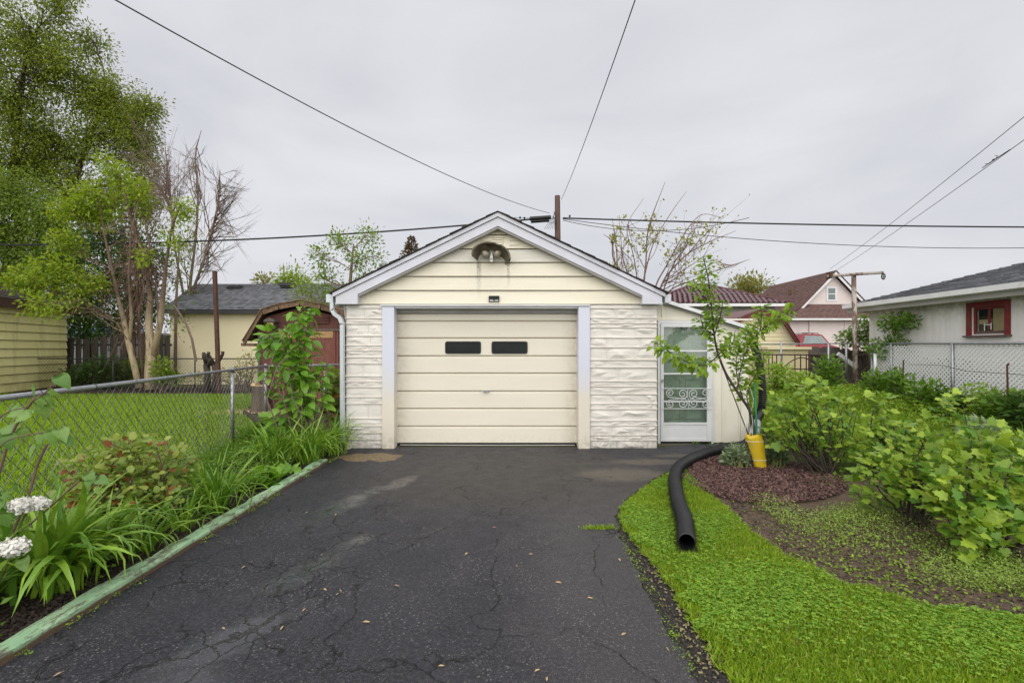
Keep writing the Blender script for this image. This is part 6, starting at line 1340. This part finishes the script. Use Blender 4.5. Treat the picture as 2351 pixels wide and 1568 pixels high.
for (x, y, Yv, rx, rz_, mt, ls, lab) in gw:
    c = at(x, y, Yv); g0 = float(gz(c.x, Yv)); zc = c.z; k = Yv/FP
    shrub('weed_clump', lab, 'weeds', (c.x, Yv, g0), [((c.x, Yv, zc), (rx*k, .28, rz_*k)), ((c.x, Yv-.1, (zc+g0)/2-.02), (rx*k*.9, .28, max(.15, (zc-g0)/2+.05)))], ls*.8, 1000, mt, m_stemgreen, stems=12, upl=.5, group='garden weeds along the lattice')
shrub('silver_plant', 'small blue-green leafy plant on bare soil at the right edge', 'plant', (6.2, 6.5, gz(6.2, 6.5)), [((6.25, 6.4, .32+float(gz(6.2,6.4))), (.26, .2, .2))], .09, 320, g_silver, m_stemgreen, upl=.6)
# general weedy cover of the garden (nobody could count it)
def field(name, label, poly, n, h, mat, size, z0=0.0, thr=-.1, seed=0, shape=LEAF, hvar=1.0):
    P = samp(poly, n); P = P[vnoise(P, 1.7, seed)+rng.normal(0, .22, len(P)) > thr]; m = len(P); hh_ = h*rng.random(m)**1.3*(.6+.8*(vnoise(P, 1.1, seed+2)*.5+.5))
    z = gz(P[:, 0], P[:, 1])+z0+hh_; d = np.stack([rng.normal(0, 1, m), rng.normal(0, 1, m), rng.normal(.3, .5, m)], -1)
    up_v = np.stack([rng.normal(0, .5, m), rng.normal(0, .5, m), np.ones(m)], -1)
    return stuff(scatter(name, shape[0], shape[1], np.column_stack([P, z]), basis(d, up_v), size*np.clip(rng.normal(1, .3, m), .4, 1.8), mat, np.clip(rng.random(m)*.75+.25*(vnoise(P, 2.2, seed+5)*.5+.5), 0, .999)), label, 'weeds')
garden = [(3.95, 6.6), (4.2, 11.2), (8.1, 11.2), (8.1, 4.4), (5.2, 4.4)]
field('weeds', 'light green weeds covering the back garden', garden, 110000, .30, g_weed, .042, 0, -.14, 3)
blades('weeds', (lambda P: P[vnoise(P, 1.4, 9)+rng.normal(0, .2, len(P)) > -.1])(samp(garden, 22000)), .22, .2, g_weed, 'grassy weed blades in the back garden', .5, None, 1.4, 'weeds')
cover = [gnd(x, y).xy for x, y in ((1712,1158),(1760,1150),(1850,1195),(1960,1175),(2060,1140),(2200,1240),(2351,1310),(2480,1340),(2480,1400),(2351,1370),(2180,1352),(2060,1330),(1960,1292),(1850,1240),(1760,1190))]
field('ground_cover', 'pale green low ground cover on the garden soil', cover, 80000, .13, g_cover, .0145, .0, .10, 6)
b2 = [gnd(x, y).xy for x, y in ((1640,1160),(1750,1140),(1980,1200),(2500,1300),(2600,1480),(2351,1420),(2150,1392),(1950,1340),(1800,1270),(1720,1210))]
field('seedlings', 'scattered seedlings on the bare soil strip', b2, 7000, .02, g_weed, .024, 0, .12, 8)
field('weeds', 'low weeds beneath the currant bushes', [(3.2, 6.3), (6.5, 6.3), (6.5, 3.4), (4.2, 3.6), (3.3, 5.2)], 14000, .10, g_mid, .045, 0, -.05, 4)
chips('wood_mulch', (lambda P: P)(samp([gnd(x, y).xy for x, y in ((1562,1100),(1600,1062),(1670,1040),(1760,1050),(1850,1072),(1935,1100),(1950,1128),(1890,1150),(1800,1162),(1700,1158),(1620,1135))], 26000)), .018+.012, .024, m_chips, 'red-brown wood mulch round the small tree', 'mulch')
chips('leaf_litter', samp([(-3.4, 2.0), (-2.56, 2.0), (-2.56, 6.9), (-3.9, 7.0)], 24000), .012, .022, m_bedmulch, 'dark bark mulch in the flower bed', 'mulch')
# low weeds of the left bed
Pb = samp([(-3.6, 2.2), (-2.62, 2.2), (-2.62, 7.1), (-4.3, 8.2), (-4.1, 6)], 16000)
def fieldl(name, label, P, h, mat, size, cat='weeds'):
    m = len(P); z = .01+h*rng.random(m); d = np.stack([rng.normal(0, 1, m), rng.normal(0, 1, m), rng.normal(.5, .5, m)], -1)
    return stuff(scatter(name, LEAF[0], LEAF[1], np.column_stack([P, z]), basis(d, np.stack([rng.normal(0, .5, m), rng.normal(0, .5, m), np.ones(m)], -1)), size*np.clip(rng.normal(1, .3, m), .4, 1.8), mat), label, cat)
fieldl('weeds', 'mixed small weeds under the flower bed plants', Pb[vnoise(Pb, 3, 2) > -.1], .16, g_mid, .04)
blades('weeds', samp([(-3.5, 2.2), (-3.0, 2.2), (-3.6, 6), (-4.5, 9), (-4.75, 9), (-4.2, 6)], 14000), 0, .15, g_mid, 'tall grass growing along the wire fence', .35, None, 1.3, 'weeds')
# weeds along the curb foot, pavement edge and cracks
Pc = np.column_stack([-2.395+np.abs(rng.normal(0, .025, 700)), 2.3+4.2*rng.random(700)]); Pc = Pc[np.sin(Pc[:, 1]*7)+np.sin(Pc[:, 1]*17.3)+np.sin(Pc[:, 1]*3.1) > .2]; fieldl('weeds', 'tiny weeds along the foot of the green curb', Pc, .015, g_weed, .016)
q = np.array([gnd(x, y).xy for x, y in ((1425,1232),(1455,1290),(1480,1340),(1530,1430),(1565,1500),(1600,1560))]); t = rng.random(2600)*5; i = t.astype(int); Pe = q[i]+(q[np.minimum(i+1, 5)]-q[i])*(t-i)[:, None]+rng.normal(0, .022, (2600, 2)); Pe = Pe[rng.random(len(Pe)) < .13+.35*(np.sin(Pe[:, 1]*31)+np.sin(Pe[:, 1]*13) > 1.3)]
fieldl('weeds', 'yellow-green weeds rooted along the broken asphalt edge', Pe, .015, g_weed, .011)
Pk = np.array(gnd(1378, 1213).xy)+rng.normal(0, 1, (260, 2))*[.075, .014]; blades('grass_tuft', Pk, 0, .032, g_lawn, 'small grass tuft growing in the asphalt near the lawn', .6, None, 1, 'grass')
Pm = samp([(1.35,7.12),(2.3,7.12),(2.4,7.45),(3.3,7.45),(3.3,7.3),(1.35,7.02)], 900); Pm = Pm[np.sin(Pm[:, 0]*9)+np.sin(Pm[:, 0]*23) > .9]; fieldl('weeds', 'small weeds at the foot of the stone pier and door sill', Pm, .05, g_mid, .035)
# fallen bits on the asphalt
seedme = MB(); seedme.v = [(0,0,.006),(.006,.012,.009),(.008,.03,.012),(0,.048,.006),(-.006,.03,.008),(-.004,.012,.006),(0,.022,.013)]; seedme.f = [(0,1,6),(1,2,6),(2,3,6),(3,4,6),(4,5,6),(5,0,6)]; seedme.r = [0]*6; seedme = seedme.mesh('seed_wing', m_seed)
for (x, y) in ((1021,1530),(1257,1555),(1438,1455),(1075,1270),(735,1277),(772,1368),(750,1357),(782,1355),(693,1406),(643,1449),(516,1446),(120,1557),(553,1307),(1224,1273),(1184,1299),(1240,1538),(1425,1290),(1130,1212),(1290,1340),(905,1345),(1362,1375),(700,1180),(770,1185),(850,1430)):
    p = gnd(x, y); o = link('fallen_seed', seedme, None, Matrix.Translation((p.x, p.y, .002))@Matrix.Rotation(random.random()*6.28, 4, 'Z')@Matrix.Scale(random.uniform(.6, 1.0), 4)); tag(o, 'dry tan seed wing lying on the dark asphalt', 'seed', 'seed wings fallen on the driveway')

Pr = samp(edge, 9000); chips('crumbs', Pr, -.002, .010, m_crumb, 'dark crumbled asphalt bits along the lawn edge', 'rubble')
Ps = q[i]+(q[np.minimum(i+1, 5)]-q[i])*(t-i)[:, None]+rng.normal(0, 1, (2600, 2))*[.05, .05]+[.11, .02]; chips('dead_grass', Ps[:420], .010, .014, m_straw, 'dead straw-coloured bits where lawn meets asphalt', 'dead grass')
chips('soil_crumbs', samp(b2, 9000), .006, .020, M('soil_crumb', (.12,.085,.06), (.07,.05,.036), 20, .95, pp=.5), 'small clods on the bare soil strip', 'soil')
# ================================================================ FLOWER BED PLANTS (left)
strap_me = [fast('leaf', v_, f_, g_lily, None, True) for v_, f_ in STRAPS]
def lily(label, base, n, length, spread, tilt=(.0, .0), ws=1.0, group='strap-leaved clumps in the flower bed'):
    root = thing('daylily_clump', label, 'plant', base, group); b = Vector(base)
    for i in range(n):
        a = rng.random()*6.283 if rng.random() < .65 else rng.normal(-.5, .8); r = abs(rng.normal(0, spread)); p = b+Vector((math.cos(a)*r, math.sin(a)*r*.9, 0)); a2 = a+rng.normal(0, .5); s = length*np.clip(rng.normal(1, .18), .5, 1.35)
        Mx = Matrix.Translation(p)@Matrix.Rotation(a2-math.pi/2, 4, 'Z')@Matrix.Rotation(rng.uniform(-.25, .2), 4, 'X')@Matrix.Rotation(rng.normal(0, .2), 4, 'Y')@Matrix.Diagonal((s*ws*rng.uniform(.75, 1.2), s, s, 1))
        link('leaf', strap_me[int(rng.integers(0, 5))], root, Mx)
lily('large arching strap-leaved clump spilling over the curb at the lower left', gnd(120, 1352), 150, .66, .11, ws=1.5)
lily('strap-leaved clump cut by the left edge of the frame', Vector((-3.05, 2.62, 0)), 80, .55, .09, ws=1.6)
lily('strap-leaved clump behind the big one, near the rose bush', Vector((-2.95, 3.45, 0)), 90, .48, .08, ws=1.3)
lily('thin sparse strap-leaved clump right of the rose bush', gnd(415, 1220), 38, .42, .07)
lily('thick upright grassy clump behind the rose bush', gnd(478, 1180)+Vector((0,.1,0)), 120, .56, .10, ws=.7)
lily('left part of the big grassy clump at the garage corner', gnd(640, 1072)+Vector((-.1,.1,0)), 110, .62, .13, ws=.8)
lily('middle of the big grassy clump at the garage corner', gnd(705, 1062)+Vector((-.05,0,0)), 130, .64, .14, ws=.8)
lily('right part of the big grassy clump touching the garage downspout', gnd(762, 1045)+Vector((-.05,.1,0)), 110, .60, .12, ws=.8)
# broad-leaf plant
def broad(label, base, n, length):
    root = thing('broadleaf_plant', label, 'plant', base, 'broad-leaved plants in the flower bed'); b = Vector(base); me = fast('leaf', OVAL[0], OVAL[1], g_dogwood, None, True)
    for i in range(n):
        a = rng.random()*6.28; s = length*rng.uniform(.6, 1.1); el = rng.uniform(.5, 1.2); d = np.array([[math.cos(a)*math.cos(el), math.sin(a)*math.cos(el), math.sin(el)]]); R = basis(d, np.array([[-math.cos(a)*.8, -math.sin(a)*.8, .6]]))[0]; p = b+Vector((rng.normal(0, .09), rng.normal(0, .09), rng.uniform(0, .10))); link('leaf', me, root, m4(R, p, s))
lily('low arching clump between the sparse clump and the curb', gnd(330, 1265), 60, .40, .07, ws=1.2)
broad('bright broad-leaved rosette between the two grassy clumps', gnd(605, 1118), 46, .19); broad('smaller broad-leaved plant beside the curb near the garage', gnd(655, 1100), 26, .14); broad('lush leafy plant at the feet of the big grassy clump', gnd(560, 1130)+Vector((-.1,0,0)), 26, .15)
# rose bush
Y = 4.05
rose = shrub('rose_bush', 'rose bush with light green and reddish leaves in front of the wire fence', 'rose bush', (-3.12, Y, 0), [lb(215, 1080, 3.9, 60, 50, .22), lb(300, 1090, Y, 80, 62, .28), lb(390, 1075, 4.3, 55, 50, .25), lb(300, 1030, 4.1, 90, 30, .22), lb(200, 1140, 3.8, 60, 40, .2), lb(340, 1150, 4.0, 70, 40, .2)], .052, 1250, g_rose, m_twigred, ROUND, stems=16, parts=295, upl=.2)
# lilac at the lower left: few stems, large heart leaves placed along them
lil = thing('lilac_bush', 'heart-leaved lilac shoots hanging into view at the left edge', 'shrub', (-2.9, 2.55, 0)); Yl = 2.62
stems = [[at(-25, 1200, Yl), at(0, 1080, Yl), at(35, 980, Yl), at(80, 912, Yl)], [at(-30, 1000, Yl), at(10, 950, Yl-.03), at(60, 935, Yl-.03)], [at(70, 925, Yl), at(105, 900, Yl), at(125, 878, Yl)], [at(-20, 1330, Yl+.1), at(60, 1150, Yl+.1), at(85, 1070, Yl+.12), at(108, 980+40, Yl+.12)], [at(20, 1240, Yl+.2), at(90, 1185, Yl+.25), at(180, 1105, Yl+.3)], [at(0, 1100, Yl), at(-10, 1050, Yl-.05), at(20, 1010, Yl-.05), at(110, 990, Yl-.05)], [at(-20, 1400, Yl), at(-5, 1250, Yl), at(-10, 1100, Yl)]]
mb = MB(); [mb.tube(catmull(s_, 5), .0065 if i in (0, 3, 4) else .0035, 6) for i, s_ in enumerate(stems)]; mb.build('stems', m_twigred, lil, True)
hme = fast('leaf', HEART[0], HEART[1], g_lilac, None, True)
lv = [(150,880,.105,1,-.9),(118,925,.105,.2,-1),(100,950,.10,.1,-1),(75,905,.09,-.5,-.4),(128,905,.085,.6,-.5),(60,955,.08,-.3,-.9),(92,930,.09,-.2,-.9),(45,960,.10,-.6,-.5),(10,985,.11,-.6,-.3),(20,1020,.11,.2,-1),(-5,1040,.12,-.3,-1),(55,1000,.09,.3,-.8),(120,1010,.11,.3,-1),(145,1000,.10,.7,-.8),(90,1015,.10,-.1,-.9),(70,1040,.09,-.3,-.9),(160,1015,.07,.8,-.6),(30,950,.09,-.9,0),(5,1150,.12,.2,-.8),(35,1180,.11,.4,-.9),(70,1160,.10,.8,-.5),(10,1200,.12,0,-1),(-20,1170,.12,-.2,-.9),(210,1100,.09,.6,-.8),(240,1105,.09,.9,-.5),(200,1120,.09,-.1,-1),(225,1130,.08,.3,-1),(55,1300,.10,.4,-.7),(0,1290,.12,0,-.8),(40,1130,.10,.1,-1),(-15,940,.1,.4,.2),(35,930,.07,-.4,.5),(118,985,.07,.2,.4)]
for (x, y, s_, dx, dz) in lv:
    p = at(x, y, Yl+rng.uniform(-.08, .12)+(.25 if x > 190 else 0)); d = np.array([[dx, rng.uniform(-.5, .1), dz]])+rng.normal(0, .15, (1, 3)); R = basis(d, np.array([[rng.normal(0, .4), -1.1, .9]]))[0]; p = p-Vector(unit(d)[0])*s_*.5; link('leaf', hme, lil, m4(R, p, s_*.85))
# white flower heads of a viburnum
vb = thing('viburnum', 'white flat flower clusters with green leaves at the left edge', 'shrub', (-2.9, 2.7, 0))
mb = MB(); mb.tube([at(-60, 1400, 2.75), at(20, 1260, 2.7), at(62, 1172, 2.66)], .006, 5); mb.tube([at(-60, 1420, 2.6), at(0, 1330, 2.6), at(28, 1270, 2.55)], .006, 5); mb.build('stems', m_stemgreen, vb)
for (x, y, Yf, rx, rz_) in ((48, 1160, 2.62, .058, .036), (82, 1157, 2.68, .060, .036), (28, 1257, 2.55, .078, .046)):
    n = 620; d = rdir(n, .35); P_ = d*(1-.45*rng.random((n, 1))**1.5)*(1+.12*np.sin(d[:, :1]*9)*np.sin(d[:, 1:2]*8))*np.array([rx, rx*.8, rz_])+np.array(at(x, y, Yf)); R = basis(rng.normal(size=(n, 3)), d)
    scatter('flower_cluster', ROUND[0][:, :]*[1.3, 1, 1], ROUND[1], P_, R, .0145*np.clip(rng.normal(1, .2, n), .5, 1.5), m_flower, None, vb)
# tall glossy shrub by the shed
Y = 6.9; 
dw = shrub('lilac_bush', 'tall narrow shrub with drooping glossy leaves in front of the brown shed', 'shrub', (-3.05, Y, 0), [lb(695, 730, Y, 26, 34, .15), lb(705, 700, Y, 10, 16, .08), lb(650, 775, Y, 34, 30, .18), lb(680, 790, Y, 44, 40, .25), lb(615, 790, Y, 22, 34, .15), lb(665, 850, Y, 60, 45, .32), lb(720, 865, Y, 38, 40, .25), lb(680, 920, Y, 66, 38, .3), lb(660, 965, Y, 50, 30, .25)], .135, 620, g_dogwood, m_twig, OVAL, stems=22, parts=295, upl=.25, hang=.55, stemr=.011)
shrub('currant_bush', 'small bush with reddish young leaves between tall shrub and garage wall', 'shrub', (-2.95, 7.9, 0), [lb(768, 880, 7.9, 20, 34, .2), lb(765, 930, 7.9, 22, 30, .2)], .10, 170, g_rose, m_twig, LOBED, stems=6, parts=60)
shrub('shrub', 'low leafy weeds behind the fence post near the stump', 'shrub', (-4.0, 7.6, 0), [lb(590, 1000, 7.5, 50, 26, .3), lb(625, 985, 7.8, 40, 26, .3)], .07, 900, g_mid, m_stemgreen, upl=.5)

# ================================================================ GARDEN PLANTS (right)
cg = 'currant bushes on the right'
def cur(label, base, lobes, ls, n, parts=290, stems=14): return shrub('currant_bush', label, 'currant bush', base, lobes, ls, n, g_currant, m_barkdark, LOBED, stems=stems, parts=parts, upl=.25, group=cg, stemr=.011, leafname='foliage', shell=.42)
cur('open currant bush nearest the yellow sleeve', gnd(1885, 1088), [lb(1800, 935, 5.9, 45, 40, .3), lb(1870, 905, 5.9, 60, 35, .35), lb(1860, 965, 5.8, 70, 45, .35), lb(1925, 945, 6.0, 45, 50, .3), lb(1790, 1000, 5.8, 35, 35, .25), lb(1900, 1020, 5.8, 50, 35, .3)], .068, 620, 280, 22)
cur('currant bush half hidden behind the front ones in the middle', Vector((4.35, 5.5, 0)), [lb(2030, 985, 5.6, 50, 40, .35), lb(2085, 1025, 5.5, 55, 45, .35), lb(1990, 1030, 5.5, 40, 45, .3), lb(2022, 925, 5.8, 22, 30, .15)], .070, 420, 250)
cur('broad currant bush left of the largest one', gnd(2105, 1205), [lb(2060, 1090, 4.15, 80, 60, .3), lb(2000, 1120, 4.3, 45, 40, .25), lb(2100, 1040, 4.2, 70, 55, .32), lb(2140, 1120, 4.0, 70, 60, .3), lb(2120, 985, 4.3, 26, 30, .12)], .060, 540, 290)
cur('largest currant bush with big drooping leaves at the right edge', gnd(2290, 1275), [lb(2240, 1130, 3.6, 90, 80, .32), lb(2320, 1090, 3.6, 80, 75, .34), lb(2190, 1170, 3.55, 60, 60, .25), lb(2270, 1010, 3.8, 40, 45, .20), lb(2350, 1190, 3.4, 80, 60, .3), lb(2260, 1225, 3.35, 70, 45, .22), lb(2185, 950, 4.2, 26, 60, .12)], .064, 880, 290)
cur('currant bush beyond the frame edge at the right', Vector((4.6, 3.9, 0)), [lb(2400, 1060, 4.0, 80, 70, .4), lb(2480, 1120, 3.8, 80, 80, .4)], .08, 460, 120)
if False: cur('far currant bush behind the largest one near the lattice', Vector((5.7, 5.6, 0)), [lb(2200, 930, 5.6, 40, 40, .3), lb(2210, 985, 5.6, 60, 50, .3), lb(2330, 985, 5.4, 70, 45, .4), lb(2275, 950, 5.4, 40, 35, .3)], .095, 480, 220)
shrub('seedling', 'single bright currant seedling in the pale ground cover at the right', 'seedling', gnd(2225, 1310), [lb(2228, 1282, 3.25, 22, 15, .06)], .062, 11, g_currant, m_stemgreen, LOBED, stems=2, parts=11, stemr=.003)
shrub('artemisia', 'silvery grey-green mound left of the yellow sleeve', 'shrub', gnd(1692, 1078), [lb(1692, 1045, 6.1, 26, 24, .18), lb(1668, 1058, 6.1, 14, 14, .12)], .045, 1100, g_silver, m_stemgreen, stems=16, upl=.6)
shrub('artemisia', 'dull grey-green mound right of the yellow sleeve', 'shrub', gnd(1780, 1080), [lb(1778, 1045, 6.2, 26, 26, .2)], .045, 900, leafmat('dull_sage_leaves', (.10,.16,.08), (.18,.25,.14)), m_stemgreen, stems=16, upl=.6)
# young tree in the yellow sleeve
YT = 5.95; yt = thing('young_tree', 'young leaning fruit tree in leaf rising from the yellow sleeve', 'tree', gnd(1745, 1080))
def T(x, y, dy=0): return at(x, y, YT+dy)
main = [T(1742, 1075), T(1733, 1000), T(1722, 945), T(1700, 910, -.05), T(1668, 860, -.1), T(1648, 810, -.12), T(1640, 770, -.12), T(1633, 700, -.1), T(1626, 640, -.1), T(1617, 600, -.1), T(1614, 588, -.1)]
mc = catmull(main, 4); MB().tube(mc, [.022-.018*i/len(mc) for i in range(len(mc))], 7).build('trunk', m_barkdark, yt, True)
brs = [[T(1650, 815, -.12), T(1620, 838, -.3), T(1580, 832, -.45), T(1540, 810, -.55), T(1503, 783, -.6)], [T(1692, 895, -.05), T(1700, 850), T(1715, 800, .05), T(1745, 760, .1), T(1790, 728, .2), T(1818, 708, .25)], [T(1712, 930), T(1695, 880, .1), T(1690, 830, .15), T(1700, 790, .2), T(1735, 745, .2)], [T(1722, 945), T(1715, 900, .1), T(1740, 850, .15), T(1748, 800, .15)], [T(1640, 770, -.12), T(1655, 720, -.2), T(1660, 690, -.2)], [T(1633, 700, -.1), T(1600, 660, -.15), T(1592, 640, -.2)], [T(1745, 760, .1), T(1748, 720, .1), T(1745, 700, .1)], [T(1648, 815, -.12), T(1680, 790, .0), T(1688, 760, .0)], [T(1640, 770, -.12), T(1615, 750, -.1), T(1608, 725, -.1)]]
mb = MB(); pos, dirs = [], []
for i, b_ in enumerate([main[3:]]+brs):
    c_ = catmull(b_, 5)
    if i: mb.tube(c_, [.009-.006*k/len(c_) for k in range(len(c_))], 5, False)
    rs_ = resample(c_, .0165)
    for k in range(int(len(rs_)*(.30 if i == 0 else .18)), len(rs_)-1):
        p = np.array(rs_[k]); d = np.array((rs_[k+1]-rs_[k]).normalized())
        for _ in range(int(rng.choice([3, 4, 5]))):
            o = rdir(1)[0]; o -= d*np.dot(o, d); o /= np.linalg.norm(o); dv = o*.9+d*.5+np.array([0, 0, -.25]); pos.append(p+o*rng.uniform(.0, .075)); dirs.append(dv)
mb.build('branches', m_barkdark, yt, True)
pos, dirs = np.array(pos), np.array(dirs); n = len(pos); R = basis(dirs, np.stack([rng.normal(0, .5, n), rng.normal(-.4, .4, n), np.ones(n)], -1)); sz = .072*np.clip(rng.normal(1, .2, n), .5, 1.5); me = fast('leaf', OVAL[0], OVAL[1], g_plum, None, True)
pr_ = rng.permutation(n)
for i in pr_[:295]: link('leaf', me, yt, m4(R[i], pos[i], sz[i]))
if n > 295: scatter('foliage', OVAL[0], OVAL[1], pos[pr_[295:]], R[pr_[295:]], sz[pr_[295:]], g_plum, None, yt, 'stuff')
sv = thing('tree_sleeve', 'yellow plastic sleeve wrapped round the base of the young tree', 'sleeve', gnd(1745, 1080)); mb = MB(); N = 14
prev = None
for k, (xl, xr_, y) in enumerate(((1734, 1760, 1081), (1731, 1759, 1065), (1726, 1757, 1046), (1718, 1754, 1022), (1710, 1750, 1004), (1712, 1748, 997))):
    cx_, w_ = (xl+xr_)/2, (xr_-xl)/2*YT/FP; c = at(cx_, y, YT); ring = [(c.x+w_*math.cos(2*math.pi*i/N), c.y+w_*.65*math.sin(2*math.pi*i/N), max(.005, c.z+(.012*math.sin(i*1.9) if k > 3 else 0))) for i in range(N)]
    if prev: 
        for i in range(N): mb.quad(prev[i], prev[(i+1) % N], ring[(i+1) % N], ring[i])
    prev = ring
mb.build('wrap', m_yellowpl, sv, True); mb = MB()
for y, xl, xr_ in ((1012, 1713, 1752), (1055, 1729, 1759)): c = at((xl+xr_)/2, y, YT); w_ = (xr_-xl)/2*YT/FP+.003; mb.tube([(c.x+w_*math.cos(2*math.pi*i/14), c.y+w_*.65*math.sin(2*math.pi*i/14), c.z) for i in range(15)], .003, 4)
mb.build('tie', m_white, sv)
tag(MB().tube([T(1738, 1040, -.03), T(1736, 960, -.03), T(1732, 878, .02)], [.013, .013, .012], 6).build('plant_stake', m_greenst), 'green plastic stake supporting the young tree', 'stake')
tag(MB().tube([T(1719, 1000, -.02), T(1690, 925, .05), T(1653, 828, .1)], [.008, .007, .005], 5).build('support_stick', m_barkdark), 'thin dark stick leaning left beside the young tree trunk', 'stick')
cl_ = thing('string', 'pale strings hanging from the young tree branches into the sleeve', 'string', T(1720, 960)); mb = MB()
for a_, b_ in (((1722, 890), (1728, 1002)), ((1706, 905), (1712, 1000)), ((1712, 900), (1722, 1008))): mb.tube(bend(T(*a_, .02), T(*b_, -.05), .03, 4), .0022, 4)
mb.build('strand', m_white, cl_)
